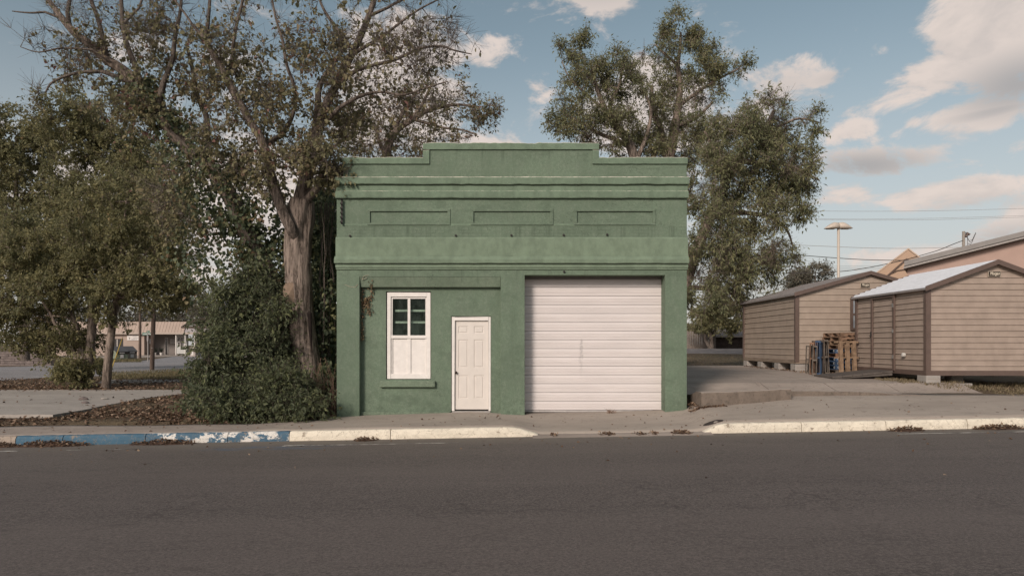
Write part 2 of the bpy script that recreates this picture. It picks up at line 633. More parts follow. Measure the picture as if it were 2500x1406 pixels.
def asphalt(name, base, far=False):
    m = Mat(name, 0.86, 0.30)
    big = m.noise(0.35, 5, 0.6, (0.35, 1.4, 1))
    band = m.noise(1.1, 5, 0.6, (0.10, 1.3, 1), loc=(3, 9, 0))
    agg = m.noise(120, 2, 0.8)
    agg2 = m.noise(300, 2, 0.8)
    agg3 = m.noise(34, 3, 0.85)
    col = m.mix(m.ramp(big, 0.3, 0.7), sc(base, 0.86), sc(base, 1.14))
    col = m.mix(m.ramp(band, 0.45, 0.75, 0, 0.5), col, sc(base, 0.78))
    col = m.mix(m.ramp(agg, 0.50, 0.72, 0, 0.75), col, sc((0.24, 0.225, 0.21), 1))
    col = m.mix(m.ramp(agg2, 0.30, 0.48, 0.7, 0), col, sc(base, 0.35))
    col = m.mix(m.ramp(agg3, 0.48, 0.66, 0, 0.6), col, sc(base, 2.0))
    col = m.mix(m.ramp(agg3, 0.34, 0.48, 0.7, 0), col, sc(base, 0.4))
    if not far:
        mark = m.ramp(m.noise(3.3, 3, 0.5, (0.9, 5.5, 1), loc=(4, 4, 0)), 0.70, 0.745, 0, 0.6)
        col = m.mix(mark, col, sc(base, 0.42))
        zone = m.ramp(m.noise(0.30, 3, 0.5, (0.5, 1.0, 1), loc=(11.5, 2, 0)), 0.46, 0.60)
        cr = m.ramp(m.voro(0.85, stretch=(0.8, 1.5, 1), warp=0.9), 0.016, 0.004)
        cr2 = m.ramp(m.voro(2.6, stretch=(0.7, 1.5, 1), warp=0.6), 0.016, 0.005)
        cz = m.math('MULTIPLY', zone, m.math('MAXIMUM', cr, m.math('MULTIPLY', cr2, m.ramp(zone, 0.6, 1.0))))
        col = m.mix(m.math('MULTIPLY', cz, 0.34), col, sc(base, 0.3))
        lc = m.math('ABSOLUTE', m.math('SUBTRACT', m.noise(0.55, 8, 0.62, (0.55, 1.25, 1), loc=(2, 6, 0)), 0.5))
        lz = m.ramp(m.noise(0.22, 2, 0.5, loc=(9, 4, 0)), 0.44, 0.56)
        col = m.mix(m.math('MULTIPLY', m.ramp(lc, 0.0042, 0.001), m.math('MULTIPLY', lz, 0.5)), col, sc(base, 0.25))
        lane = m.ramp(m.noise(0.5, 3, 0.5, (0.03, 1.2, 1), loc=(1, 3, 0)), 0.42, 0.62, 0, 0.30)
        col = m.mix(lane, col, sc(base, 1.45))
        oil = m.ramp(m.noise(1.1, 5, 0.6, (0.8, 1.6, 1), loc=(14, 7, 0)), 0.64, 0.75, 0, 0.45)
        col = m.mix(oil, col, sc(base, 0.5))
        # gutter dust, a brightness falloff painted into the road, and leftover blue parking paint
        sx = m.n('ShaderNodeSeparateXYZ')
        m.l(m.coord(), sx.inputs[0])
        dust_falloff = m.math('MULTIPLY', m.math('ADD', m.math('MULTIPLY', m.ramp(sx.outputs[1], -3.9, -2.8), 0.75), m.math('MULTIPLY', m.ramp(sx.outputs[1], -7.5, -3.0), 0.40)), m.ramp(m.noise(1.6, 6, 0.65, (0.25, 1.8, 1)), 0.25, 0.7, 0.35, 1.0), True)
        col = m.mix(dust_falloff, col, (0.17, 0.145, 0.12))
        bx = m.math('MULTIPLY', m.ramp(sx.outputs[0], -5.5, -4.7), m.ramp(sx.outputs[0], -2.6, -3.4))
        by = m.math('MULTIPLY', m.ramp(sx.outputs[1], -3.95, -3.7), m.ramp(sx.outputs[1], -3.25, -3.45))
        bl = m.math('MULTIPLY', m.math('MULTIPLY', bx, by), m.ramp(m.noise(5, 7, 0.75, (0.35, 2, 1)), 0.46, 0.58, 0, 0.6))
        col = m.mix(bl, col, (0.07, 0.12, 0.19))
    m.color(col)
    m.bump(m.math('ADD', agg, m.math('MULTIPLY', agg2, 0.5)), 0.8, 0.008)
    return m.m


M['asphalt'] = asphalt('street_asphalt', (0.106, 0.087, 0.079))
M['asphalt_far'] = asphalt('side_street_asphalt', (0.25, 0.235, 0.235), True)


def concrete(name, base, stain=(0.10, 0.085, 0.07), amt=0.5, spots=0.0):
    m = Mat(name, 0.9, 0.25)
    a = m.noise(0.7, 6, 0.65, (0.6, 1.3, 1))
    b = m.noise(5, 6, 0.7, loc=(3, 2, 1))
    g = m.noise(110, 3, 0.75)
    col = m.mix(m.ramp(a, 0.3, 0.7), sc(base, 0.84), sc(base, 1.12))
    col = m.mix(m.ramp(b, 0.5, 0.8, 0, amt), col, stain)
    col = m.mix(m.ramp(g, 0.3, 0.7, 0.0, 0.35), col, sc(base, 0.72))
    sp = m.noise(1.4, 6, 0.7, (0.5, 1.6, 1), loc=(8, 1, 0))
    col = m.mix(m.ramp(sp, 0.56, 0.74, 0, 0.45), col, sc(base, 0.62))
    ck = m.math('ABSOLUTE', m.math('SUBTRACT', m.noise(0.45, 7, 0.6, (1, 1.2, 1), loc=(5, 1, 0)), 0.5))
    col = m.mix(m.math('MULTIPLY', m.ramp(ck, 0.0028, 0.0008), 0.6), col, sc(base, 0.3))
    if spots:
        s2 = m.noise(16, 5, 0.8, loc=(1, 9, 3))
        col = m.mix(m.ramp(s2, 0.48, 0.68, 0, spots), col, stain)
    m.color(col)
    m.bump(m.math('ADD', g, m.math('MULTIPLY', b, 2.0)), 0.45, 0.008)
    return m.m


M['walk'] = concrete('pavement_concrete', (0.375, 0.318, 0.268), amt=0.3)
M['walk_old'] = concrete('old_pavement_concrete', (0.33, 0.275, 0.235), amt=0.5)
M['pad'] = concrete('pad_concrete', (0.38, 0.34, 0.30), amt=0.45)
M['slab'] = concrete('lot_concrete', (0.37, 0.31, 0.265), amt=0.45)
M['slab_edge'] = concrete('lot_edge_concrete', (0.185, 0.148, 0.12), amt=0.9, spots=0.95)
M['block'] = concrete('block_concrete', (0.36, 0.33, 0.30), amt=0.3)


def kerb_mat(name, paint, chip_lo, chip_hi, under=(0.62, 0.57, 0.47)):
    m = Mat(name, 0.75, 0.3)
    a = m.noise(6, 8, 0.72, (1, 1, 1.2), loc=(2, 2, 2))
    b = m.noise(3.5, 8, 0.72, (1, 1, 1.6), loc=(9, 4, 1))
    g = m.noise(70, 3, 0.7)
    p = m.mix(m.ramp(b, 0.3, 0.7), sc(paint, 0.85), sc(paint, 1.1))
    col = m.mix(m.ramp(b, chip_lo, chip_hi), p, under)
    col = m.mix(m.ramp(a, 0.60, 0.66, 0, 0.9), col, (0.25, 0.20, 0.15))
    cr = m.ramp(m.voro(5.5, warp=0.25), 0.022, 0.006, 0, 0.6)
    col = m.mix(cr, col, (0.24, 0.19, 0.14))
    col = m.mix(m.ramp(g, 0.3, 0.7, 0.0, 0.25), col, sc(paint, 0.6))
    m.color(col)
    m.bump(m.math('ADD', m.math('MULTIPLY', b, 2), g), 0.6, 0.01)
    return m.m


M['kerb_white'] = kerb_mat('kerb_white_paint', (0.72, 0.65, 0.53), 2, 3)
M['kerb_blue'] = kerb_mat('kerb_blue_paint', (0.056, 0.122, 0.178), 0.68, 0.74, (0.30, 0.27, 0.24))
M['kerb_blue_worn'] = kerb_mat('kerb_blue_worn_paint', (0.064, 0.128, 0.185), 0.50, 0.53, (0.70, 0.66, 0.60))
M['kerb_bare'] = concrete('kerb_bare_concrete', (0.33, 0.27, 0.22), amt=0.4)


def ground_mat():
    m = Mat('leafy_soil', 0.95, 0.15)
    a = m.noise(0.5, 5, 0.6)
    b = m.noise(7, 6, 0.75)
    c = m.noise(42, 4, 0.8)
    col = m.mix(m.ramp(a, 0.35, 0.65), (0.13, 0.092, 0.066), (0.16, 0.125, 0.075))
    col = m.mix(m.ramp(b, 0.45, 0.7, 0, 0.7), col, (0.20, 0.15, 0.10))
    col = m.mix(m.ramp(c, 0.45, 0.7, 0, 0.7), col, (0.055, 0.042, 0.032))
    m.color(col)
    m.bump(m.math('ADD', c, m.math('MULTIPLY', b, 2)), 1.0, 0.03)
    return m.m


M['ground'] = ground_mat()


def bark(name, dark, light, k=1.0):
    m = Mat(name, 0.92, 0.15)
    f = m.noise(15 * k, 7, 0.7, (1, 1, 0.13), dist=0.5)
    g = m.noise(45 * k, 4, 0.7, (1, 1, 0.35))
    h = m.noise(1.6, 4, 0.6, (1, 1, 0.5))
    col = m.mix(m.ramp(f, 0.38, 0.62), dark, light)
    col = m.mix(m.ramp(g, 0.4, 0.7, 0, 0.4), col, sc(light, 1.25))
    col = m.mix(m.ramp(h, 0.45, 0.75, 0, 0.4), col, sc(light, 0.6))
    m.color(col)
    m.bump(m.math('ADD', f, m.math('MULTIPLY', g, 0.3)), 1.0, 0.05)
    return m.m


M['bark'] = bark('furrowed_grey_bark', (0.050, 0.038, 0.030), (0.30, 0.24, 0.20))
M['bark_thin'] = bark('young_bark', (0.07, 0.056, 0.047), (0.20, 0.165, 0.14), 2.0)
M['twig_pale'] = bark('pale_bare_twigs', (0.08, 0.066, 0.056), (0.20, 0.17, 0.15), 2.0)
M['bark_limb'] = bark('dark_limb_bark', (0.035, 0.027, 0.022), (0.22, 0.178, 0.15), 1.3)


def leaf_mat(name, cols, trans=0.48, gain=2.15, gb=(.97, 1.14)):
    """cols: leaf colours picked by each leaf's own random value"""
    m = Mat(name, 0.6, 0.35)
    at = m.n('ShaderNodeAttribute', attribute_name='var')
    cr = m.n('ShaderNodeValToRGB')
    el = cr.color_ramp.elements
    while len(el) < len(cols):
        el.new(0.5)
    for e, (p, c) in zip(el, cols):
        e.position = p
        e.color = (c[0] * gain, c[1] * gain * gb[0], c[2] * gain * gb[1], 1)
    m.l(at.outputs['Fac'], cr.inputs[0])
    m.color(cr.outputs[0])
    tr = m.n('ShaderNodeBsdfTranslucent')
    m.l(cr.outputs[0], tr.inputs['Color'])
    mx = m.n('ShaderNodeMixShader')
    mx.inputs[0].default_value = trans
    m.l(m.b.outputs[0], mx.inputs[1])
    m.l(tr.outputs[0], mx.inputs[2])
    m.l(mx.outputs[0], m.nt.nodes['Material Output'].inputs[0])
    return m.m


M['leaf_big'] = leaf_mat('broad_leaves', [(0, (0.070, 0.072, 0.034)), (0.42, (0.108, 0.103, 0.048)), (0.72, (0.135, 0.115, 0.055)), (0.86, (0.125, 0.070, 0.050)), (1, (0.085, 0.042, 0.035))])
M['leaf_mid'] = leaf_mat('grove_leaves', [(0, (0.06, 0.065, 0.030)), (0.5, (0.10, 0.098, 0.042)), (0.92, (0.145, 0.132, 0.055)), (1, (0.17, 0.105, 0.05))], gain=2.35)
M['leaf_dark'] = leaf_mat('shrub_leaves', [(0, (0.040, 0.050, 0.026)), (0.55, (0.070, 0.080, 0.037)), (0.93, (0.115, 0.125, 0.048)), (1, (0.19, 0.18, 0.06))])
M['leaf_ivy'] = leaf_mat('ivy_leaves', [(0, (0.036, 0.050, 0.028)), (0.6, (0.07, 0.085, 0.040)), (0.95, (0.13, 0.13, 0.055)), (1, (0.12, 0.085, 0.045))])
M['leaf_pecan'] = leaf_mat('pecan_leaves', [(0, (0.060, 0.066, 0.034)), (0.5, (0.105, 0.105, 0.050)), (0.95, (0.155, 0.14, 0.066)), (1, (0.17, 0.125, 0.06))], gain=2.3, gb=(1.02, 1.12))
M['leaf_grey'] = leaf_mat('distant_leaves', [(0, (0.06, 0.062, 0.042)), (0.6, (0.105, 0.10, 0.065)), (1, (0.14, 0.125, 0.08))])
M['leaf_dry'] = leaf_mat('dry_fallen_leaves', [(0, (0.055, 0.032, 0.022)), (0.4, (0.12, 0.072, 0.045)), (0.8, (0.20, 0.13, 0.085)), (1, (0.30, 0.22, 0.15))], 0.1, 1.0, (1, 1))
M['leaf_vine'] = leaf_mat('dried_vine_leaves', [(0, (0.09, 0.06, 0.035)), (0.5, (0.17, 0.115, 0.065)), (0.85, (0.25, 0.18, 0.10)), (1, (0.32, 0.26, 0.15))], 0.15, 1.1, (1, 1))
M['grass'] = leaf_mat('dry_grass_blades', [(0, (0.10, 0.085, 0.04)), (0.6, (0.19, 0.155, 0.075)), (1, (0.28, 0.22, 0.12))], 0.2, 1.0)
M['grass_green'] = leaf_mat('verge_grass_blades', [(0, (0.09, 0.085, 0.035)), (0.6, (0.155, 0.135, 0.055)), (1, (0.24, 0.19, 0.09))], 0.2, 1.0)
# ------------------------------------------------------------------ levels of the ground
KY = -2.8                       # kerb face


def road_z(x):
    return -0.13 + 0.018 * max(-45, min(45, x)) - 0.0016 * 0


def kerb_h(x):
    if 0.05 < x < 3.9:
        a = min((x - 0.05) / 0.45, (3.9 - x) / 0.42, 1.0)
        return 0.165 - 0.15 * a
    return 0.165


REAR = [(-40, -0.3), (-20, -0.12), (-9, -0.05), (-3.9, -0.064), (-2.5, -0.02), (-0.9, 0.028), (-0.2, -0.005), (0.2, -0.03), (1.8, -0.005),
        (3.3, 0.03), (3.9, 0.09), (4.09, 0.19), (6.3, 0.352), (8, 0.37), (12, 0.36), (20, 0.44), (40, 0.7)]


def walk_z(x, y):
    t = max(0.0, min(1.3, (y + 2.65) / 2.65))
    return (road_z(x) + kerb_h(x)) * (1 - t) + interp(x, REAR) * t


def ground_z(x, y):
    if y < -0.9:
        base = road_z(x) - 0.3
        if x < -3.0 and y > -1.75:
            t = (y + 1.75) / 0.85
            return base * (1 - t) + t * -0.075
        return base
    if abs(x) < 3.96 and y < 13:
        return -0.45
    if x > 3.9 and y < 0.25:
        return interp(y, [(-0.9, -0.5), (-0.3, 0.0), (0.25, 0.16)])
    left = -0.075 + 0.075 * min(1, (y + 0.9) / 3.0)
    right = interp(y, [(-1, -0.2), (-0.2, 0.0), (0.3, 0.17), (0.9, 0.34), (2, 0.44), (7, 0.55), (12, 0.58), (20, 0.60), (60, 0.9), (200, 1.2)])
    if y > 22:
        cy = 40.0 + 0.5 * math.sin(x * 0.35)
        right += 0.44 * math.exp(-((y - cy) / 2.6) ** 2) * min(1, max(0, (x - 3) / 4))
    t = max(0.0, min(1.0, (x + 3.4) / 7.3))
    if y > 14:
        t = max(0.0, min(1.0, (x + 12) / 18))
    if t > 0.999 and y < 14:
        t = 1.0
    return left * (1 - t) + right * t


def grid_sheet(name, xs, ys, zf, mat, parent=None, smooth=True):
    nx, ny = len(xs), len(ys)
    V = np.array([(x, y, zf(x, y)) for y in ys for x in xs])
    i = np.arange(nx * ny).reshape(ny, nx)
    F = np.stack([i[:-1, :-1].ravel(), i[:-1, 1:].ravel(), i[1:, 1:].ravel(), i[1:, :-1].ravel()], 1)
    return np_mesh(name, V, F, mat, parent, smooth=smooth)


xs = [-900, -500, -300, -200, -120, -80, -60] + list(np.arange(-46, 46.1, 1.0)) + [60, 80, 120, 200, 300, 500, 900]
xs = sorted(set(xs + list(np.arange(-4, 5, 0.25))))
ys = [-60, -40, -28, -22] + list(np.arange(-18, -3, 2.0)) + list(np.arange(-2.9, 3, 0.25)) + list(np.arange(3, 50, 1.0)) + [55, 60, 70, 85, 100, 130, 180, 260, 400, 700, 1200]
g = grid_sheet('ground', xs, ys, ground_z, M['ground'])
tag(g, kind='structure')

m_md = plain('grey_mound_earth', (.20, .18, .17), .2, 2, .95, .15, .5)
mnd = grid_sheet('mound', np.linspace(3, 30, 40), np.linspace(36.3, 45, 26), lambda x, y: ground_z(x, y) + .02 - .12 * (abs(y - 40.6) > 4.0), m_md)
tag(mnd, kind='structure')
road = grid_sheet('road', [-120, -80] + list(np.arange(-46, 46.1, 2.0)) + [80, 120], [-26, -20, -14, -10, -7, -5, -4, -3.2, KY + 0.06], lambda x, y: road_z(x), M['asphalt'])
tag(road, kind='structure')

# thin painted parking line, in worn dashes
lines = empty('parking_line', (0, -3.4, road_z(0)))
tag(lines, kind='structure')
m_line = Mat('worn_line_paint', 0.7, 0.3)
lw = m_line.ramp(m_line.noise(4, 8, 0.75, (0.5, 2, 1)), 0.46, 0.56)
m_line.color(m_line.mix(lw, (0.125, 0.112, 0.104), (0.60, 0.56, 0.50)))
for (u0, v0, u1, v1, w) in ((-60, 1097.5, 50, 1097, .05), (165, 1097.5, 372, 1099, .022), (700, 1083.5, 1120, 1085.5, .03), (2200, 1049, 2560, 1046, .03), (690, 1082, 740, 1083, .07)):
    d = 11.58
    a, b = P(u0, v0, d), P(u1, v1, d)
    mb = MB()
    n = 12
    for k in range(n):
        xa, xb = a.x + (b.x - a.x) * k / n, a.x + (b.x - a.x) * (k + 1) / n
        y = -3.42 + 0.03 * (v0 - 1085) * -0.1
        mb.poly((xa, y - w, road_z(xa) + .004), (xb, y - w, road_z(xb) + .004), (xb, y + w, road_z(xb) + .004), (xa, y + w, road_z(xa) + .004))
    mb.build('line_dash', m_line.m, lines)

# pavement: cast slabs with open joints between them
pav = empty('pavement', (0, -1.3, 0))
tag(pav, kind='structure')
joints = [-60, -24, -13.2, -4.05, 14.5, 60]
for j, (xa, xb) in enumerate(zip(joints[:-1], joints[1:])):
    nx = 110 if xb - xa < 20 else 24
    xx = np.linspace(xa + .006, xb - .006, nx + 1)
    rear = lambda x: -1.42 + 0.14 * nz(x * 0.6, 3) + (max(0, min(1, (x + 5.2) / 1.4)) * 1.1 if x < -3.8 else 0)
    mb = MB()
    V, F = [], []
    nyv = 9
    skew = -0.75 if abs(xb + 4.05) < .01 else 0
    skewa = -0.75 if abs(xa + 4.05) < .01 else 0
    for k, x0 in enumerate(xx):
        t = k / nx
        for q in range(nyv):
            s = q / (nyv - 1)
            x = x0 + (skew * t + skewa * (1 - t)) * (1 - s)
            y1 = rear(x) if xb <= -4.0 else 0.62
            y = KY + 0.15 + s * (y1 - KY - 0.15)
            V.append((x, y, walk_z(x, y) + 0.004 * nz(x * 2, y * 2)))
    for k in range(nx):
        for q in range(nyv - 1):
            a = k * nyv + q
            F.append((a, a + nyv, a + nyv + 1, a + 1))
    o = np_mesh('pavement_slab', np.array(V), np.array(F), M['walk_old'] if xb <= -4.0 else M['walk'], pav, smooth=True)
    so = o.modifiers.new('thick', 'SOLIDIFY')
    so.thickness = 0.14
    so.offset = -1

# kerb: cast lengths, each with its own paint and a worn arris
kerb = empty('kerb', (0, KY, 0))
tag(kerb, kind='structure')


def kerb_piece(xa, xb, mat, flare_a=False, flare_b=False, label=None):
    n = max(3, int((xb - xa) / 0.06))
    rings = []
    for k in range(n + 1):
        x = xa + (xb - xa) * k / n
        h = 0.165
        if flare_b:
            h = 0.165 - 0.13 * max(0, (x - (xb - 0.55)) / 0.55) ** 1.6
        if flare_a:
            h = 0.165 - 0.14 * max(0, ((xa + 0.42) - x) / 0.42) ** 1.5
        zr = road_z(x)
        e = 0.5 if k in (0, n) else 0
        j = lambda s: 0.008 * nz(x * 5, s) + 0.006 * nz(x * 17, s)
        top = zr + h + 0.008 + j(1) - 0.006 * e
        rings.append([Vector((x, KY - 0.012 + j(2), zr - 0.15)), Vector((x, KY - 0.006 + j(3), zr + h * .45)), Vector((x, KY + 0.008 + j(4), zr + h * 0.78)),
                      Vector((x, KY + 0.030 + j(5), top - 0.006)), Vector((x, KY + 0.06 + j(6), top)), Vector((x, KY + 0.152, top - 0.004)), Vector((x, KY + 0.152, zr - 0.15))])
    mb = MB().sweep(rings, True, True)
    o = mb.build('kerb_length', mat, kerb, smooth=False)
    if label:
        o['label'] = label


def ux(u):
    return (u - 1250) * 12.2 / FOC


gp = .007
for (a, b, mt, fa, fb, lb) in ((-60, ux(-420), 'kerb_bare', 0, 0, None), (ux(-420), ux(38), 'kerb_bare', 0, 0, 'bare concrete kerb length'), (ux(38), ux(153), 'kerb_blue', 0, 0, 'blue painted kerb length'),
                               (ux(153), ux(355), 'kerb_blue', 0, 0, 'blue painted kerb length'), (ux(355), ux(556), 'kerb_blue_worn', 0, 0, 'blue kerb length flaking to white'),
                               (ux(556), ux(706), 'kerb_blue_worn', 0, 0, 'blue kerb length flaking to white'), (ux(706), ux(953), 'kerb_white', 0, 0, 'white painted kerb length'),
                               (ux(953), ux(1314), 'kerb_white', 0, 1, 'white kerb length sloping down to the driveway'),
                               (ux(1718), ux(1957), 'kerb_white', 1, 0, 'white kerb length sloping down to the driveway'), (ux(1957), ux(2163), 'kerb_white', 0, 0, None),
                               (ux(2163), ux(2362), 'kerb_white', 0, 0, None), (ux(2362), ux(2640), 'kerb_white', 0, 0, None), (ux(2640), 40, 'kerb_bare', 0, 0, None)):
    kerb_piece(a + gp, b - gp, M[mt], fa, fb, lb)

# driveway lip where the kerb is dropped
lip = MB()
n = 40
rings = []
for k in range(n + 1):
    x = ux(1300) + (ux(1735) - ux(1300)) * k / n
    zr = road_z(x)
    rings.append([Vector((x, KY - 0.20 + .02 * nz(x * 3), zr + .001)), Vector((x, KY - 0.02, zr + .022 + .004 * nz(x * 4, 2))), Vector((x, KY + 0.158, walk_z(x, KY + .16) + .004)), Vector((x, KY + .158, zr - .1)), Vector((x, KY - .20, zr - .1))])
lip.sweep(rings, True, True)
o = lip.build('driveway_lip', M['walk_old'])
tag(o, kind='structure')

# left: broken concrete pad and the strip behind the trees
def flat_poly(name, pts, z, mat, thick=0.12, jit=0.06, step=0.5):
    out = []
    for a, b in zip(pts, pts[1:] + pts[:1]):
        n = max(1, int((b - a).length / step))
        for k in range(n):
            p = a.lerp(b, k / n)
            out.append(Vector((p.x + jit * nz(p.x * 1.3, p.y, 1), p.y + jit * nz(p.x, p.y * 1.3, 7), z)))
    mb = MB().prism(out, (0, 0, -thick))
    return tag(mb.build(name, mat), kind='structure')


flat_poly('concrete_pad', [PG(u, v, .015) for u, v in ((-160, 1011), (0, 1011), (120, 1013), (200, 1001), (270, 986), (330, 975), (400, 966), (470, 958), (520, 953.5), (640, 950.5), (300, 951), (-160, 951))], .015, M['pad'], jit=.16, step=.35)
flat_poly('path', [PG(u, v, .03) for u, v in ((232, 935), (330, 934), (440, 931), (430, 926), (260, 926))], .03, M['pad'])
flat_poly('side_street', [PG(u, v, .02) for u, v in ((-500, 938), (0, 929), (110, 921), (250, 917), (380, 908.5), (450, 903), (540, 894), (620, 886), (760, 876), (760, 866.5), (540, 867), (430, 869), (345, 881), (250, 886), (100, 893), (0, 895.5), (-500, 900))], .02, M['asphalt_far'], jit=0.15, step=1.2)
mb = MB()
for (u0, v0, u1, v1) in ((-200, 929.5, 40, 924.5), (66, 921.8, 130, 920.3), (240, 881.5, 350, 878.8)):
    a, b = PG(u0, v0, .026), PG(u1, v1, .026)
    s = Vector((0, .14, 0))
    mb.poly(a - s, b - s, b + s, a + s)
tag(mb.build('street_line', M['white_paint']), kind='structure')
flat_poly('forecourt', [PG(u, v, .05) for u, v in ((60, 873.5), (345, 872.5), (440, 869), (640, 866.5), (640, 863.5), (60, 866))], .05, M['walk'], jit=.02, step=4)

# right: raised concrete lot, broken along its front edge
SLAB_TOP = [(4.0, .50), (4.8, .51), (6.27, .572), (7.9, .56), (9.4, .46), (11.3, .45), (40, .45)]


def slab_z(x, y):
    f = interp(x, SLAB_TOP)
    back = interp(y, [(-1, 0), (0.3, 0), (2, .567), (7, .675), (12.5, .69)])
    t = max(0, min(1, y / 2.0))
    return f * (1 - t) + back * t if y < 2 else back


lot = empty('concrete_lot', (8, 4, .5))
tag(lot, kind='structure')


def lot_front(x):
    if x < 6.25:
        return -0.40 + 0.30 * max(0, (x - 4.09) / 2.16) + 0.025 * nz(x * 5)
    return 0.28 + 0.03 * nz(x * 4) + 0.05 * nz(x * 1.1, 5)


for (xa, xb) in ((4.09, 6.262), (6.275, 7.86), (7.875, 9.4), (9.412, 11.35)):
    n = max(6, int((xb - xa) / .12))
    ny = 26
    V, F = [], []
    for k in range(n + 1):
        x = xa + (xb - xa) * k / n
        for q in range(ny + 1):
            s = (q / ny) ** 1.8
            y0 = lot_front(x)
            y1 = 12.3 if xa < 9.4 else 12.3 - 10.0 * 0
            xx_ = x
            if xa > 9.4:
                xx_ = xa + (x - xa) * (1 - 0.2 * s)
            y = y0 + s * (y1 - y0)
            V.append((xx_, y, slab_z(x, y) + .006 * nz(x * 2, y * 2) - (.012 if q == 0 else 0)))
        xf = x
        y0 = lot_front(x)
    top = len(V)
    for k in range(n + 1):
        x = xa + (xb - xa) * k / n
        for q in range(4):
            zt = slab_z(x, lot_front(x)) - .012
            zb = walk_z(x, .0) - .12
            V.append((x, lot_front(x) - .006 - .012 * q / 3 + .014 * nz(x * 7, q * 3.3) + .02 * nz(x * 2.2, q), zt + (zb - zt) * (q + .25) / 3.25))
    for k in range(n):
        for q in range(ny):
            a = k * (ny + 1) + q
            F.append((a, a + ny + 1, a + ny + 2, a + 1))
        for q in range(3):
            a = top + k * 4 + q
            F.append((a, a + 1, a + 5, a + 4))
        F.append((k * (ny + 1), top + k * 4, top + (k + 1) * 4, (k + 1) * (ny + 1)))
    # side skirt on the left, so the slab has its thickness
    base = len(V)
    for q in range(ny + 1):
        p = V[q]
        V.append((p[0] + .005, p[1], -0.1))
    for q in range(ny):
        F.append((q, q + 1, base + q + 1, base + q))
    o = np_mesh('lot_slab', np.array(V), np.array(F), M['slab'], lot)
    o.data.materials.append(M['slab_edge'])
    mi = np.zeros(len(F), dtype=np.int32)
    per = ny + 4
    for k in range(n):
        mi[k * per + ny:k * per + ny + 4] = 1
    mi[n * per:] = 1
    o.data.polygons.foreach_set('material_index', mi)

# ------------------------------------------------------------------ the green building
XL, XR = fx(822), fx(1677)
bld = empty('green_building', (0, 0, 0), 'small green stucco storefront with stepped parapet and white roller door', 'building')


def heightfield(name, x0, x1, z0, z1, y, rects, mat, parent, back=None, bevel=0.006, step=None, thick=0.3):
    """a wall face: cells of a grid take the depth of the last rect that covers them (None = opening)"""
    xs_ = sorted({x0, x1, *[min(max(r[0], x0), x1) for r in rects], *[min(max(r[1], x0), x1) for r in rects]})
    zs_ = sorted({z0, z1, *[min(max(r[2], z0), z1) for r in rects], *[min(max(r[3], z0), z1) for r in rects]})

    def depth(xm, zm):
        d = y
        for r in rects:
            if r[0] < xm < r[1] and r[2] < zm < r[3]:
                d = r[4]
        return d
    nx, nz_ = len(xs_) - 1, len(zs_) - 1
    D = [[depth((xs_[i] + xs_[i + 1]) / 2, (zs_[j] + zs_[j + 1]) / 2) for j in range(nz_)] for i in range(nx)]
    bk = (y + thick) if back is None else back
    mb = MB()
    for i in range(nx):
        for j in range(nz_):
            d = D[i][j]
            xa, xb, za, zb = xs_[i], xs_[i + 1], zs_[j], zs_[j + 1]
            if d is not None:
                mb.poly((xa, d, za), (xb, d, za), (xb, d, zb), (xa, d, zb))
            for (di, dj, pa, pb) in ((1, 0, (xb, za), (xb, zb)), (0, 1, (xa, zb), (xb, zb))):
                ii, jj = i + di, j + dj
                e = D[ii][jj] if ii < nx and jj < nz_ else None
                outer = ii >= nx or jj >= nz_
                if d == e and not outer:
                    continue
                da = bk if d is None else d
                ea = bk if e is None else e
                if da != ea:
                    mb.poly((pa[0], da, pa[1]), (pb[0], da, pb[1]), (pb[0], ea, pb[1]), (pa[0], ea, pa[1]))
            if i == 0 and d is not None:
                mb.poly((xa, d, za), (xa, d, zb), (xa, bk, zb), (xa, bk, za))
            if j == 0 and d is not None:
                mb.poly((xa, d, za), (xb, d, za), (xb, bk, za), (xa, bk, za))
    return mb.build(name, mat, parent, bevel=bevel, seg=2)


TW = [('win', fx(939), fx(1050), fz(927), fz(710)), ('door', fx(1100), fx(1198), fz(1008), fz(771)), ('gar', fx(1281), fx(1624), fz(1040), fz(671))]
REC = .17
rects = [(fx(877.5), fx(1222.5), fz(701), fz(675.5), .13),
         (fx(877.5), fx(1222.5), fz(1150), fz(700.5), REC),
         (fx(1281), fx(1624), fz(1150), fz(671.5), None),
         (fx(939), fx(1050), fz(927), fz(710), None),
         (fx(1100), fx(1198), fz(1008), fz(771), None)]
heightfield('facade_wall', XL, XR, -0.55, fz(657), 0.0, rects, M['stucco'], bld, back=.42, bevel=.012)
# sloped lintel over the recess
mb = MB()
xa, xb = fx(877.5), fx(1222.5)
z0, z1 = fz(700.5), fz(675.5)
mb.prism([(xa + .003, .006, z1 - .003), (xa + .003, .07, z0), (xa + .003, .125, z0), (xa + .003, .125, z1 - .003)], (xb - xa - .006, 0, 0))
mb.build('lintel', M['stucco_light'], bld, bevel=.008, seg=2)
# base course under the recess
mb = MB()
n = 60
rings = []
for k in range(n + 1):
    x = xa + .004 + (fx(1098) - xa - .006) * k / n
    zt = fz(1006) + .012 * nz(x * 3) + .008 * nz(x * 11)
    rings.append([Vector((x, REC - .055, -.5)), Vector((x, REC - .05 + .008 * nz(x * 6, 2), zt - .012)), Vector((x, REC - .03, zt)), Vector((x, REC + .02, zt)), Vector((x, REC + .02, -.5))])
mb.sweep(rings)
mb.build('base_course', M['stucco_light'], bld)

